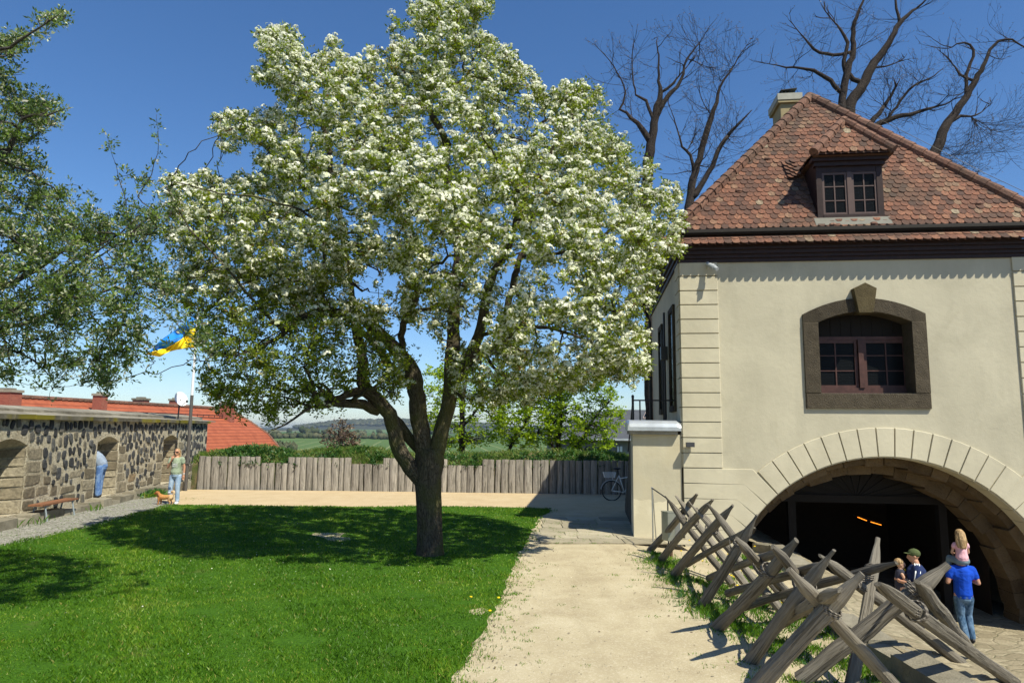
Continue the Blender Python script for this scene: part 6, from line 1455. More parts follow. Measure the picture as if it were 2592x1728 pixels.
# ---- woman by the wall with a hand at her mouth
def woman():
    g = G(440, 1276); root = empty('person', g, R_(6), label='woman in sage green T-shirt and ripped jeans, hand at her mouth, beside the dog', cat='person'); root.scale = (1.0,)*3
    H0 = Vector((-.075, 0, .93)); H1 = Vector((.085, 0, .93)); b = MB()
    limb(b, [(-.10, 0, .92), (-.13, -.01, .50), (-.135, .02, .09)], [.085, .055, .04]); limb(b, [(.08, 0, .92), (.085, -.03, .50), (.09, .0, .09)], [.085, .055, .04])
    limb(b, [(-.01, 0, .93), (0, 0, 1.1), (0, 0, 1.32), (0, .0, 1.40)], [.135, .115, .13, .09]); limb(b, [(0, .01, 1.38), (0, -.005, 1.50)], [.055, .05])
    limb(b, [(-.17, 0, 1.385), (-.235, -.05, 1.12), (-.085, -.17, 1.375)], [.048, .036, .024]); hand(b, (-.085, -.17, 1.375), (.35, .15, .75), 1, .9)
    limb(b, [(.165, 0, 1.385), (.235, .01, 1.12), (.245, -.03, .89)], [.048, .036, .024]); hand(b, (.245, -.03, .89), (.02, -.1, -1), -1, .5)
    head(b, (0, -.01, 1.585), .98, -.25, 0); solid(b, 'body', SK, root, .010)
    c = MB(); limb(c, [(0, 0, .97), (0, 0, 1.1), (0, 0, 1.30)], [.165, .138, .152]); limb(c, [(-.10, 0, 1.375), (-.165, 0, 1.38), (-.20, -.02, 1.27)], [.07, .07, .066]); limb(c, [(.10, 0, 1.375), (.165, 0, 1.38), (.19, .0, 1.27)], [.07, .07, .066]); c.blob((0, 0, .92), (.172, .13, .06), 12)
    c.blob((-.06, -.075, 1.27), (.06, .06, .06), 10); c.blob((.06, -.075, 1.27), (.06, .06, .06), 10); ts = solid(c, 'shirt', cloth_m('sage_jersey', (.30, .36, .26)), root, .012)
    t = MB(); rr = random.Random(2)          # pale script printed on the chest
    for ln in range(4):
        x0, x1, z = -.075, .075, 1.27-.038*ln; pts = [Vector((x0+(x1-x0)*i/26+.004*math.sin(i*2.3), -.158+.012*abs(i-13)/13-.0*ln+.006*(ln > 1), z+.011*math.sin(i*2.1+ln)+.006*math.sin(i*.9))) for i in range(27)]
        t.tube([p+Vector((0, .004+.012*(ln < 1), 0)) for p in pts], .0045, 4)
    o = t.build('chest_print', M['white'], None); o.parent = ts
    j = MB(); limb(j, [(0, 0, .92), (0, 0, .90)], [.15, .15]); limb(j, [(-.085, 0, .88), (-.13, -.01, .50), (-.135, .02, .12)], [.098, .070, .064]); limb(j, [(.08, 0, .88), (.085, -.03, .50), (.09, .0, .12)], [.098, .070, .064]); jn = solid(j, 'jeans', denim('light_denim', (.22, .33, .50), (.42, .52, .66)), root, .012)
    for (x, z) in ((-.135, .50), (.085, .50), (-.14, .36)):
        m_ = MB(); m_.blob((x, -.055, z), (.045, .028, .055 if z > .4 else .025), 10, sq=.6); o = m_.build('knee_patch', flat('dark_denim_patch', (.05, .10, .19) if z > .4 else (.45, .50, .55)), None, True); o.parent = jn
    h_ = MB(); h_.blob((0, .025, 1.625), (.088, .098, .088), 12); limb(h_, [(-.02, .07, 1.60), (-.03, .09, 1.45), (-.03, .08, 1.34)], [.06, .055, .03]); limb(h_, [(.05, .045, 1.60), (.075, .03, 1.45), (.07, .0, 1.38)], [.045, .035, .02]); solid(h_, 'hair', HAIR, root, .012)
    s_ = MB(); s_.box((-.085, -.105, 1.585), (.035, -.085, 1.615)); s_.box((-.08, -.10, 1.603), (.06, .02, 1.609)); o = s_.build('sunglasses', M['iron'], None); o.parent = root
    w_ = MB(); w_.tube([(.245, -.03, .925), (.245, -.028, .945)], .031, 12); o = w_.build('wristwatch', M['white'], None); o.parent = root
    for x, y in ((-.135, -.03), (.09, -.04)): f = MB(); f.blob((x, y, .045), (.048, .125, .045), 12, sq=.75); o = f.build('shoe', M['white'], None, True); o.parent = root
woman()
# ---- man leaning head and shoulders into the niche
def leaner():
    g = WP(21.35, .24, .12); root = empty('person', g, R_(90-7), label='man in grey-blue shirt and blue jeans leaning head first into the wall niche', cat='person'); b = MB()
    # local: he faces -y, root turned so that -y points into the wall
    root.rotation_euler = (0, 0, math.atan2(wn_.x, -wn_.y))
    hip = Vector((0, .12, .92)); sh = Vector((0, -.20, 1.30))
    limb(b, [(-.09, .12, .90), (-.11, .07, .50), (-.12, .06, .08)], [.09, .06, .045]); limb(b, [(.09, .12, .90), (.11, .10, .50), (.12, .12, .08)], [.09, .06, .045])
    limb(b, [hip, (0, .02, 1.12), sh], [.15, .145, .15]); limb(b, [sh, (0, -.32, 1.38)], [.07, .055]); head(b, (0, -.42, 1.42), 1., 0, .5)
    for s_ in (-1, 1): limb(b, [(.19*s_, -.18, 1.28), (.27*s_, -.14, 1.02), (.25*s_, .0, .84)], [.055, .042, .028]); hand(b, (.25*s_, .0, .84), (0, .25, -1), s_, .4)
    solid(b, 'body', SK, root, .012)
    c = MB(); limb(c, [(0, .11, .98), (0, .02, 1.14), (0, -.19, 1.29)], [.175, .172, .175]); 
    for s_ in (-1, 1): limb(c, [(.13*s_, -.19, 1.30), (.20*s_, -.17, 1.26), (.25*s_, -.15, 1.10)], [.09, .082, .07])
    solid(c, 'shirt', cloth_m('grey_blue_shirt', (.27, .33, .44)), root, .014)
    j = MB(); limb(j, [(0, .12, .94), (0, .12, .90)], [.168, .165]); limb(j, [(-.085, .12, .88), (-.11, .07, .50), (-.12, .06, .09)], [.112, .085, .075]); limb(j, [(.085, .12, .88), (.11, .10, .50), (.12, .12, .09)], [.112, .085, .075]); solid(j, 'jeans', denim('blue_denim', (.07, .14, .33), (.20, .31, .52)), root, .013)
    h_ = MB(); h_.blob((0, -.40, 1.46), (.085, .10, .08), 12); solid(h_, 'hair', flat('brown_hair', (.05, .03, .02)), root, .012)
    for x, y in ((-.12, .0), (.12, .06)): f = MB(); f.blob((x, y, .045), (.052, .14, .05), 12, sq=.75); o = f.build('shoe', M['iron'], None, True); o.parent = root
leaner()
# ---- man in blue T-shirt walking away, girl on his shoulders
GZ = -1.8
def blueman():
    g = G(2447, 1624, GZ); yaw = R_(170); root = empty('person', g, yaw, label='man in royal blue T-shirt walking into the gate, a girl on his shoulders', cat='person'); b = MB()
    # local -y is forward (away from the photographer)
    limb(b, [(-.09, 0, .92), (-.10, -.10, .52), (-.10, .02, .10)], [.09, .06, .045]); limb(b, [(.09, 0, .92), (.07, -.02, .50), (.06, .14, .12)], [.09, .06, .045])
    limb(b, [(0, 0, .95), (0, 0, 1.15), (0, -.01, 1.38), (0, -.01, 1.45)], [.15, .14, .155, .11]); limb(b, [(0, 0, 1.44), (0, -.06, 1.55)], [.065, .058]); head(b, (0, -.13, 1.63), 1.02, 0, .25)
    for s_ in (-1, 1): limb(b, [(.205*s_, 0, 1.42), (.285*s_, .03, 1.17), (.12*s_, -.20, 1.22)], [.06, .044, .03]); hand(b, (.12*s_, -.20, 1.22), (-.4*s_, .1, .2), s_, 1.)
    solid(b, 'body', SK, root, .011)
    c = MB(); limb(c, [(0, 0, .93), (0, 0, 1.12), (0, -.005, 1.36)], [.172, .162, .175])
    for s_ in (-1, 1): limb(c, [(.08*s_, 0, 1.43), (.19*s_, 0, 1.425), (.245*s_, .01, 1.28)], [.085, .082, .072]); c.blob((.1*s_, .0, 1.32), (.13, .13, .14), 12)
    c.blob((0, 0, .90), (.178, .14, .06), 12); solid(c, 'shirt', cloth_m('royal_blue_jersey', (.012, .07, .50), 1., 6), root, .013)
    j = MB(); limb(j, [(0, 0, .93), (0, 0, .88)], [.16, .16]); limb(j, [(-.085, 0, .86), (-.10, -.10, .52), (-.10, .02, .10)], [.108, .078, .066]); limb(j, [(.085, 0, .86), (.07, -.02, .50), (.06, .14, .12)], [.108, .078, .066]); solid(j, 'jeans', denim('dark_denim', (.03, .07, .13), (.13, .21, .32)), root, .013)
    h_ = MB(); h_.blob((0, -.11, 1.66), (.086, .102, .088), 12); solid(h_, 'hair', flat('brown_short_hair', (.06, .035, .02)), root, .012)
    for x, y in ((-.10, -.04), (.06, .12)): f = MB(); f.blob((x, y, .05), (.05, .14, .05), 12, sq=.75); o = f.build('shoe', M['iron'], None, True); o.parent = root
    # girl
    r2 = empty('person', g+Vector((0, 0, 1.5)), yaw, label='small blond girl in a pink top riding on the shoulders of the man in blue', cat='person'); b = MB(); z = 1.5
    for s_ in (-1, 1):
        limb(b, [(.06*s_, .05, .10), (.14*s_, -.17, .12), (.17*s_, -.20, -.12), (.20*s_, -.12, -.20)], [.07, .052, .04, .03])
        limb(b, [(.115*s_, .03, .42), (.155*s_, -.02, .26), (.09*s_, -.12, .20)], [.034, .027, .02]); hand(b, (.09*s_, -.12, .20), (-.3*s_, -.5, 0), s_, .8)
    limb(b, [(0, .05, .10), (0, .045, .25), (0, .03, .40), (0, .02, .46)], [.10, .088, .09, .045]); limb(b, [(0, .02, .46), (0, 0, .53)], [.036, .034]); head(b, (0, -.01, .62), .93, .25, .1)
    solid(b, 'body', SKC, r2, .009)
    c = MB(); limb(c, [(0, .055, .16), (0, .05, .25), (0, .035, .39)], [.122, .105, .105])
    for s_ in (-1, 1): limb(c, [(.05*s_, .03, .43), (.11*s_, .03, .425), (.13*s_, .02, .38)], [.052, .048, .045])
    solid(c, 'pink_top', cloth_m('pink_jersey', (.74, .42, .48)), r2, .011)
    j = MB(); j.blob((0, .055, .10), (.125, .11, .085), 12)
    for s_ in (-1, 1): limb(j, [(.06*s_, .05, .10), (.145*s_, -.17, .12), (.17*s_, -.20, -.10)], [.085, .066, .05])
    solid(j, 'leggings', cloth_m('grey_blue_leggings', (.17, .23, .27)), r2, .011)
    h_ = MB(); h_.blob((0, .02, .655), (.086, .095, .085), 12); limb(h_, [(-.01, .06, .64), (0, .11, .52), (.02, .14, .40)], [.08, .085, .055]); limb(h_, [(-.05, .05, .60), (-.06, .10, .48), (-.045, .13, .37)], [.05, .045, .025]); limb(h_, [(.05, .05, .60), (.075, .10, .48), (.075, .125, .39)], [.05, .045, .028]); solid(h_, 'hair', HAIR, r2, .010)
    for s_ in (-1, 1): f = MB(); f.blob((.215*s_, -.03, -.25), (.036, .085, .042), 10, sq=.75); o = f.build('shoe', flat('pink_shoe', (.60, .05, .16)), None, True); o.parent = r2; o.rotation_euler = (0, 0, 0)
blueman()
# ---- man in the olive cap holding a small child
def capman():
    g = Vector((7.62, 13.05, 0)); 
    d = ray(2316, 1388); Yc = min(np.arange(11, 14.5, .05), key=lambda v: abs((EYE+d*(v/d.y)).z-rampz((EYE+d*(v/d.y)).x, v)-1.80)); tp = EYE+d*(Yc/d.y); gz = tp.z-1.80; g = Vector((tp.x, tp.y, gz)); print('capman', g, rampz(g.x, g.y))
    yaw = R_(-112); root = empty('person', g, yaw, label='man in olive cap and navy shirt with white shoulder stripes standing before the gate', cat='person'); b = MB()
    limb(b, [(-.09, 0, .92), (-.10, -.02, .50), (-.10, .02, .08)], [.09, .06, .045]); limb(b, [(.09, 0, .92), (.10, -.02, .50), (.10, .02, .08)], [.09, .06, .045])
    limb(b, [(0, 0, .95), (0, 0, 1.15), (0, 0, 1.38), (0, 0, 1.45)], [.15, .14, .155, .10]); limb(b, [(0, .015, 1.44), (0, -.01, 1.57)], [.068, .06]); head(b, (0, -.035, 1.67), 1.05, 0, .12)
    for s_ in (-1, 1): limb(b, [(.205*s_, 0, 1.42), (.26*s_, -.05, 1.17), (.10*s_, -.30, 1.20)], [.06, .044, .03]); hand(b, (.10*s_, -.30, 1.20), (-.6*s_, -.2, .1), s_, .9)
    solid(b, 'body', SK, root, .011)
    c = MB(); limb(c, [(0, 0, .93), (0, 0, 1.12), (0, 0, 1.36)], [.175, .165, .178])
    for s_ in (-1, 1): limb(c, [(.07*s_, 0, 1.45), (.19*s_, 0, 1.43), (.255*s_, -.03, 1.24)], [.085, .086, .074])
    sh = solid(c, 'shirt', cloth_m('navy_jersey', (.022, .035, .10)), root, .013)
    for s_ in (-1, 1):
        for k in range(3):
            t = MB(); dy = -.035+.035*k; pts = [Vector(((.09+.13*i/8)*s_, dy*(1-.0*i), 1.535-.004*i-.0055*i*i*.35)) for i in range(9)]; pts += [Vector(((.255+.035*i/4)*s_, dy-.01*i, 1.48-.055*i)) for i in range(1, 5)]
            t.tube(pts, .015, 5); o = t.build('shoulder_stripe', M['white'], None, True); o.parent = sh
    j = MB(); limb(j, [(0, 0, .93), (0, 0, .88)], [.16, .16]); limb(j, [(-.085, 0, .86), (-.10, -.02, .50), (-.10, .02, .08)], [.108, .078, .066]); limb(j, [(.085, 0, .86), (.10, -.02, .50), (.10, .02, .08)], [.108, .078, .066]); solid(j, 'trousers', cloth_m('dark_trousers', (.03, .035, .045)), root, .013)
    k = MB(); k.blob((0, -.02, 1.715), (.096, .112, .088), 14); k.add([(x, y, z) for z in (1.705, 1.717) for x, y in ((-.078, -.09), (-.06, -.17), (0, -.205), (.06, -.17), (.078, -.09), (0, -.05))], [(0, 1, 2, 3, 4, 5), (11, 10, 9, 8, 7, 6)]+[(i, (i+1) % 6, 6+(i+1) % 6, 6+i) for i in range(6)]); k.blob((0, -.02, 1.805), (.012, .012, .008), 8)
    solid(k, 'cap', flat('olive_cotton', (.065, .085, .03), .9), root, .008, 2)
    for x in (-.10, .10): f = MB(); f.blob((x, -.05, .05), (.05, .14, .05), 12, sq=.75); o = f.build('shoe', M['iron'], None, True); o.parent = root
    # the child he carries, head at his chest
    Rz = Matrix.Rotation(yaw, 3, 'Z'); cpos = g+Rz @ Vector((-.03, -.27, 1.02)); r2 = empty('person', cpos, yaw+R_(190), label='small fair-haired child in dark clothes held against the chest of the man in the cap', cat='person'); b = MB()
    limb(b, [(0, 0, .05), (0, 0, .2), (0, 0, .33)], [.09, .085, .07]); limb(b, [(0, 0, .34), (0, 0, .40)], [.035, .033]); head(b, (0, -.01, .475), .86, 0, 0)
    for s_ in (-1, 1): limb(b, [(.06*s_, 0, .04), (.11*s_, -.12, .0), (.12*s_, -.08, -.2)], [.06, .045, .03]); limb(b, [(.10*s_, 0, .30), (.13*s_, -.06, .16), (.06*s_, -.12, .24)], [.03, .025, .018]); hand(b, (.06*s_, -.12, .24), (0, -.4, .5), s_, .6)
    solid(b, 'body', SKC, r2, .010)
    c = MB(); limb(c, [(0, 0, .06), (0, 0, .2), (0, 0, .31)], [.112, .105, .09]); solid(c, 'clothes', cloth_m('dark_jersey', (.05, .05, .07)), r2, .012)
    h_ = MB(); h_.blob((0, .015, .51), (.082, .09, .075), 12); solid(h_, 'hair', HAIR, r2, .010)
    t = MB(); t.blob((.04, -.10, .36), (.03, .02, .025), 8); o = t.build('yellow_toy', flat('yellow_plastic', (.75, .50, .02)), None, True); o.parent = r2
capman()
# ---- dog
def dog():
    g = G(416, 1277); root = empty('dog', g, 0, label='small golden-red dog with curled tail standing in profile on the gravel', cat='dog')
    q = NT('golden_fur', .8, .2); sx = q.n('SeparateXYZ', i_Vector=q.co()); a = q.noise(30, 5, rough=.7)
    base = q.ramp(q.math('ADD', sx.outputs[0], .5), [(.22, (.36, .12, .04)), (.42, (.52, .25, .09)), (.6, (.56, .29, .10)), (.78, (.72, .55, .36))]); q.col(q.mix(q.ramp(a, [(.35, .5), (.65, 0.)]), base, (.22, .09, .03))); q.bump(a, 1., .02); fur = q.m
    b = MB()
    limb(b, [(-.13, 0, .235), (-.02, 0, .225), (.10, 0, .235), (.19, 0, .245)], [.085, .078, .068, .075]); b.blob((-.14, 0, .215), (.08, .078, .095), 12); b.blob((-.15, 0, .25), (.08, .07, .08), 12)
    limb(b, [(-.17, 0, .28), (-.22, 0, .335)], [.068, .052]); b.blob((-.245, 0, .36), (.062, .056, .055), 12); limb(b, [(-.275, 0, .345), (-.325, 0, .333)], [.034, .022]); b.blob((-.333, 0, .338), (.012, .012, .010), 8)
    for s_ in (-1, 1):
        b.blob((-.215, .05*s_, .365), (.03, .014, .04), 8)
        limb(b, [(-.16, .045*s_, .19), (-.145+.02*s_, .045*s_, .10), (-.155+.02*s_, .045*s_, .03)], [.038, .024, .019]); b.blob((-.168+.02*s_, .045*s_, .016), (.028, .02, .016), 8)
        limb(b, [(.19, .045*s_, .21), (.165+.02*s_, .05*s_, .145), (.215+.02*s_, .05*s_, .085), (.205+.02*s_, .05*s_, .03)], [.055, .038, .022, .018]); b.blob((.19+.02*s_, .05*s_, .016), (.028, .02, .016), 8)
    limb(b, [(.245, 0, .29), (.275, 0, .36), (.25, 0, .405), (.205, 0, .40), (.195, 0, .365)], [.028, .036, .038, .034, .024])
    solid(b, 'body', fur, root, .008, 2)
    c = MB(); c.tube([Vector((-.17, .0, .285))+Vector((math.cos(t)*.03-.0, math.sin(t)*.082, -math.cos(t)*.062)) for t in np.linspace(0, 6.283, 20)], .008, 5); o = c.build('collar', M['iron'], None); o.parent = root
    e_ = MB(); e_.blob((-.339, 0, .342), (.009, .010, .008), 8); o = e_.build('nose', M['iron'], None, True); o.parent = root
dog()
# ============================================================ GRASS and ground plants
def vhn(x, y, s=1.): return (np.sin(x*1.7*s+y*.9*s+1.3)+np.sin(-x*.8*s+y*2.1*s+4.1)*.8+np.sin(x*3.9*s+y*3.1*s)*.5+np.sin(x*2.3*s-y*4.7*s+2)*.4)/2.7
def blades(name, P, hgt, wid, mat, lean=.45, kind='stuff', label=None, cat=None, parent=None):
    n = len(P); a = RNG.uniform(0, 2*np.pi, n); l = RNG.uniform(0, lean, n)*hgt; ca, sa = np.cos(a), np.sin(a); b = RNG.uniform(0, 2*np.pi, n); cb, sb = np.cos(b)*wid/2, np.sin(b)*wid/2; z0 = np.zeros(n)
    v0 = P+np.column_stack([-cb, -sb, z0]); v1 = P+np.column_stack([cb, sb, z0]); m = P+np.column_stack([ca*l*.35, sa*l*.35, hgt*.6]); v2 = m+np.column_stack([cb*.8, sb*.8, z0]); v3 = P+np.column_stack([ca*l, sa*l, hgt])
    V = np.stack([v0, v1, v2, v3], 1).reshape(-1, 3); r = np.clip(RNG.normal(.45, .2, n)+.26*vhn(P[:, 0]*.7, P[:, 1]*.7)+.22*vhn(P[:, 0]*2.3, P[:, 1]*2.3)+.12*vhn(P[:, 0]*6, P[:, 1]*6), 0, .9); r = np.where(RNG.uniform(size=n) < .025, 1., r)
    me = np_mesh(name, V, np.arange(n*4).reshape(n, 4), r); o = link(name, me, mat, parent)
    if not parent: tag(o, label, cat, kind=kind)
    return o
def vhn(x, y, s=1.): return (np.sin(x*1.7*s+y*.9*s+1.3)+np.sin(-x*.8*s+y*2.1*s+4.1)*.8+np.sin(x*3.9*s+y*3.1*s)*.5+np.sin(x*2.3*s-y*4.7*s+2)*.4)/2.7
def vlawnz(x, y): return .03+.035*vhn(x*.35, y*.35)+.012*vhn(x*1.3, y*1.3)
def lawn_blades():
    Ps = []; Hs = []; Ws = []
    for (ya, yb, den) in ((5.6, 8, 3600), (8, 10.5, 2500), (10.5, 13.5, 1600), (13.5, 17, 1050), (17, 21.6, 800)):
        xa, xb = max(-10.6, -(1296/1750)*yb*1.02-.3), 1.4; n = int((yb-ya)*(xb-xa)*den); x = RNG.uniform(xa, xb, n); y = RNG.uniform(ya, yb, n)
        er = np.array([edge_r(v) for v in np.linspace(3, 22, 400)]); rr = np.interp(y, np.linspace(3, 22, 400), er)+.10*vhn(y*6, 1)+RNG.exponential(.07, n)-.04; ll = -10.03-.35*np.maximum(0, (y-18)/3.5)**2
        vis = np.abs(x) < (1296/1750)*y*1.04+.3
        bare = np.zeros(n, bool)
        for bx, by, ra in ((-2.3, 8.05, .30), (-3.9, 9.2, .25), (-8.9, 19.2, .7), (-4.5, 7.1, .28), (-2.4, 20.3, .5), (-1.1, 7.7, .25), (-5.8, 8.4, .3), (-.6, 9.9, .2), (-3.1, 11.2, .22), (-6.7, 17.6, .45), (-.2, 12.2, .3)): bare |= ((x-bx)/ra)**2+((y-by)/(ra*.55))**2 < 1+.6*vhn(x*9, y*9)
        tr = ((x+1.5)**2+(y-13.5)**2) < .12
        k = (x < rr) & (x > ll-.05) & (y < 21.55+.05*vhn(x*4, 5)) & vis & ~(bare & (RNG.uniform(size=n) < .85)) & ~tr; x, y = x[k], y[k]
        Ps.append(np.column_stack([x, y, vlawnz(x, y)-.012])); t = 1+.35*vhn(x*1.4, y*1.4)+.25*vhn(x*5, y*5)
        Hs.append(RNG.uniform(.02, .052, len(x))*np.clip(t, .55, 1.7)); Ws.append(RNG.uniform(.006, .011, len(x))*(1 if ya < 9 else 1.5 if ya < 14 else 2.2))
    P = np.concatenate(Ps); print('lawn blades', len(P)); blades('lawn_grass', P, np.concatenate(Hs), np.concatenate(Ws), M['grassblade'], 1.0)
lawn_blades()
def strip():
    P = []; H_ = []; W_ = []; wp = []
    tufts = [(2.95, 14.0, .28, 1.), (2.85, 12.6, .3, 1.), (2.62, 11.5, .3, .8), (2.7, 10.6, .34, .8), (2.75, 9.35, .38, 1.3), (2.9, 8.9, .3, 1.2), (3.1, 8.2, .3, 1.), (2.6, 9.6, .3, .8)]
    for i in range(52):
        y = RNG.uniform(6.2, 15.2); x = RNG.uniform(2.75, kerbx(y)-.2); tufts.append((x, y, RNG.uniform(.15, .42), RNG.uniform(.6, 1.1)))
    for (x, y, r, h_) in tufts:
        n = int(900*r); a = RNG.normal(0, r*.5, (n, 2)); X = x+a[:, 0]; Y = y+a[:, 1]*1.3
        for q, s_ in zip(X, Y):
            if q < kerbx(s_)-.12 and s_ < 15.4: P.append((q, s_, courtz(q, s_)-.005)); H_.append(RNG.uniform(.03, .10)*h_); W_.append(RNG.uniform(.006, .012))
        for _ in range(int(7*r*4)):
            q, s_ = x+RNG.normal(0, r*.5), y+RNG.normal(0, r*.6)
            if q < kerbx(s_)-.15 and s_ < 15.3: wp.append((q, s_, courtz(q, s_)+.0))
    # stray tufts creeping into the path edges, in the joints and along the lawn
    for _ in range(120):
        y = RNG.uniform(5.8, 13); x = edge_r(y)+RNG.exponential(.22); n = 14
        for __ in range(n): P.append((x+RNG.normal(0, .03), y+RNG.normal(0, .03), 0)); H_.append(RNG.uniform(.01, .03)); W_.append(.008)
    for _ in range(110):
        y = RNG.uniform(14.9, 19); x = RNG.uniform(.9, 2.3); n = 12
        for __ in range(n): P.append((x+RNG.normal(0, .05), y+RNG.normal(0, .015), .01)); H_.append(RNG.uniform(.012, .035)); W_.append(.009)
    for _ in range(90):
        y = RNG.uniform(6.5, 14); x = 2.6-RNG.exponential(.18); n = 20
        for __ in range(n): P.append((x+RNG.normal(0, .07), y+RNG.normal(0, .035), 0)); H_.append(RNG.uniform(.01, .04)); W_.append(.009)
    blades('verge_grass', np.array(P), np.array(H_), np.array(W_), M['grassblade'], .9)
    wp = np.array(wp); V, r = scatter([t*.42 for t in T_WEED], wp, rotmats(len(wp), 2.5), RNG.uniform(.6, 1.3, len(wp)), .2, 1.); o = soup('verge_weeds', V, r, M['leaf4']); tag(o, kind='stuff')
strip()
def bank_plants():
    P = []; H_ = []; W_ = []; iv = []
    for _ in range(20000):
        x = RNG.uniform(-12.5, 5.5); d = abs(RNG.normal(0, 1.1))+.08; y = fy(x)+d; c = vhn(x*1.3, d*2+1)
        if .6 < x+c*.5 < 1.9 and RNG.uniform() < .8: continue
        P.append((x, y, bankz(x, y)-.01)); H_.append(RNG.uniform(.05, .2)*(1+.4*c)); W_.append(RNG.uniform(.012, .022))
    blades('bank_grass', np.array(P), np.array(H_), np.array(W_), M['drygrass'], 1.1)
    cl = [(-10.2, .5, .9, 200), (-9.6, .8, 1., 220), (-11., .6, .6, 80), (-8.5, .25, .6, 90), (-5.2, .3, .5, 70), (-7., .4, .5, 60), (-3.2, .3, .7, 100), (-1.4, .3, .8, 80), (.3, .4, .4, 40), (1.6, .6, .4, 50), (2.2, .4, .6, 80), (-2.2, .5, .8, 50), (3.6, .5, .8, 110), (-6., .8, .5, 40), (-4.2, .3, .3, 30), (.9, .25, .5, 30)]
    for x, d, r, n in cl:
        for _ in range(n):
            q = x+RNG.normal(0, r*.5); dd = max(.03, d+RNG.normal(0, r*.35)); y = fy(q)+dd; iv.append((q, y, bankz(q, y)+RNG.uniform(0, .12)))
    iv = np.array(iv); V, r = scatter(T_WEED+T_IVY, iv, rotmats(len(iv), 2.), RNG.uniform(.45, 1.05, len(iv)), .1, 1.); o = soup('bank_ground_cover', V, r, M['leaf4']); tag(o, kind='stuff')
    # weeds at the foot of the stone wall and on the gravel
    P = []; H_ = []; W_ = []; iv = []
    for (y, n) in ((23.9, 260), (24.4, 200), (25., 120), (20.0, 40), (17.0, 30)):
        for _ in range(n):
            yy = y+RNG.normal(0, .3); x = -11.25-.12*(yy-16)+RNG.normal(0, .1); P.append((x, yy, .02)); H_.append(RNG.uniform(.05, .22)); W_.append(.016)
    for _ in range(60): yy = 24.3+RNG.normal(0, .4); iv.append((-11.3-.12*(yy-16)+RNG.normal(0, .12), yy, .08))
    for _ in range(900): yy = RNG.uniform(14, 24); x = RNG.uniform(-12, -10.2); P.append((x, yy, .015)); H_.append(RNG.uniform(.01, .03)); W_.append(.012)
    blades('gravel_weeds', np.array(P), np.array(H_), np.array(W_), M['grassblade'], .8)
    iv = np.array(iv); V, r = scatter(T_WEED, iv, rotmats(len(iv), 2.), RNG.uniform(.6, 1.2, len(iv)), .2, 1.); o = soup('wall_foot_weeds', V, r, M['leaf4']); tag(o, kind='stuff')
bank_plants()
# fallen petals under the tree, daisies, loose stones and leaf bits on the path
def litter():
    q = []; n = 200; x = RNG.normal(-3.2, 3.0, n); y = RNG.normal(14.3, 3.2, n); k = (x > -9.8) & (x < 1.5) & (y > 6.5) & (y < 21.4); p = np.column_stack([x[k], y[k], vlawnz(x[k], y[k])+.035])
    t = [np.array([(-.008, -.006, 0), (.008, -.006, 0), (.009, .007, .002), (-.007, .006, .002)])]
    V, r = scatter(t, p, rotmats(len(p), 2.), RNG.uniform(.6, 1.5, len(p)), .2, 1.); tag(soup('fallen_petals', V, r, M['petal']), kind='stuff')
    n = 2600; y = RNG.uniform(5.6, 15, n); x = RNG.uniform(-.6, 2.7, n); p = np.column_stack([x, y, np.full(n, .004)]); m_ = MB()
    for a in p[:1500]:
        s_ = random.uniform(.003, .009); m_.blob(tuple(a), (s_, s_*random.uniform(.6, 1), s_*.6), 5, j=.2)
    tag(m_.build('loose_stones', rock('path_stones', [(0, (.27, .23, .16)), (.6, (.42, .37, .27)), (1, (.55, .51, .42))], 30)), kind='stuff')
    n = 260; y = RNG.uniform(5.8, 14.5, n); sd_ = RNG.uniform(size=n) < .62; er = np.array([edge_r(v) for v in y]); x = np.where(sd_, er+RNG.exponential(.28, n), 2.6-RNG.exponential(.25, n)); p = np.column_stack([x, y, np.full(n, .012)])
    V, r = scatter([t[0]*1.3], p, rotmats(n, 2.5), RNG.uniform(.5, 1.4, n), .0, .9); tag(soup('leaf_litter', V, r, M['dry']), kind='stuff')
litter()
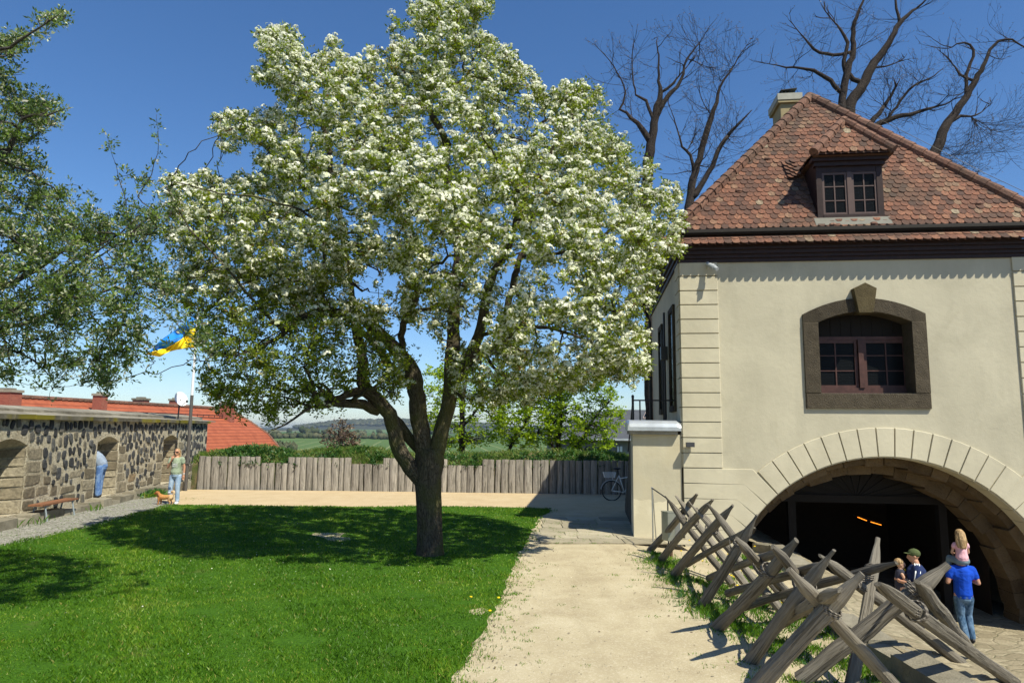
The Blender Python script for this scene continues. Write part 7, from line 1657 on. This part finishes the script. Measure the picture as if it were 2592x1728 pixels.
# dandelions between the logs: each a flower of its own, copied
DM = flat('dandelion_yellow', (.80, .55, .01), .7); SM = flat('green_stem', (.10, .2, .04))
proto = None
for i, (px, py, z) in enumerate([(1772, 1413, -.12), (1778, 1419, -.12), (1788, 1410, -.1), (1724, 1394, -.02), (1746, 1393, -.03), (1795, 1412, -.12), (1828, 1420, -.15), (1845, 1454, -.16), (1851, 1456, -.16), (1858, 1459, -.16), (1866, 1481, -.16), (1910, 1382, -.08), (1878, 1444, -.16), (1885, 1449, -.16), (1980, 1525, -.15), (1806, 1397, -.12), (1843, 1402, -.12), (1764, 1410, -.1), (1240, 1545, 0), (1192, 1510, 0), (1262, 1512, 0), (1745, 1367, 0)]):
    p = G(px, py, z+.05); lab = 'yellow dandelion in the weeds between the log tripods' if i not in (18, 19, 20) else 'yellow dandelion in the open lawn'
    gr = 'dandelions between the logs' if i not in (18, 19, 20) else 'dandelions in the lawn'
    if proto is None:
        proto = empty('dandelion', (0, 0, 0)); m_ = MB(); m_.lathe([(.004, -.006), (.022, .002), (.02, .010), (.008, .014)], (0, 0, 0), n=12); m_.build('flower', DM, proto); m_ = MB(); m_.tube([(0, 0, -.09), (0, 0, -.004)], .0025, 5); m_.build('stem', SM, proto); o = proto
    else: o = copy_tree(proto)
    o.location = p; tag(o, lab, 'dandelion', gr); o.rotation_euler = (random.uniform(-.3, .1), random.uniform(-.2, .2), 0)
# ============================================================ AIR
hz = MB(); hz.box((-14600, -60, -64), (14600, 13600, 75)); hzo = hz.build('haze', [], None)
hm = bpy.data.materials.new('haze_air'); hm.use_nodes = True; hn_ = hm.node_tree; hn_.nodes.clear(); pv = hn_.nodes.new('ShaderNodeVolumePrincipled'); ho = hn_.nodes.new('ShaderNodeOutputMaterial')
pv.inputs['Color'].default_value = (.50, .60, .75, 1); pv.inputs['Density'].default_value = .00008; pv.inputs['Anisotropy'].default_value = .2; hn_.links.new(pv.outputs[0], ho.inputs['Volume']); hzo.data.materials.append(hm); tag(hzo, kind='stuff')
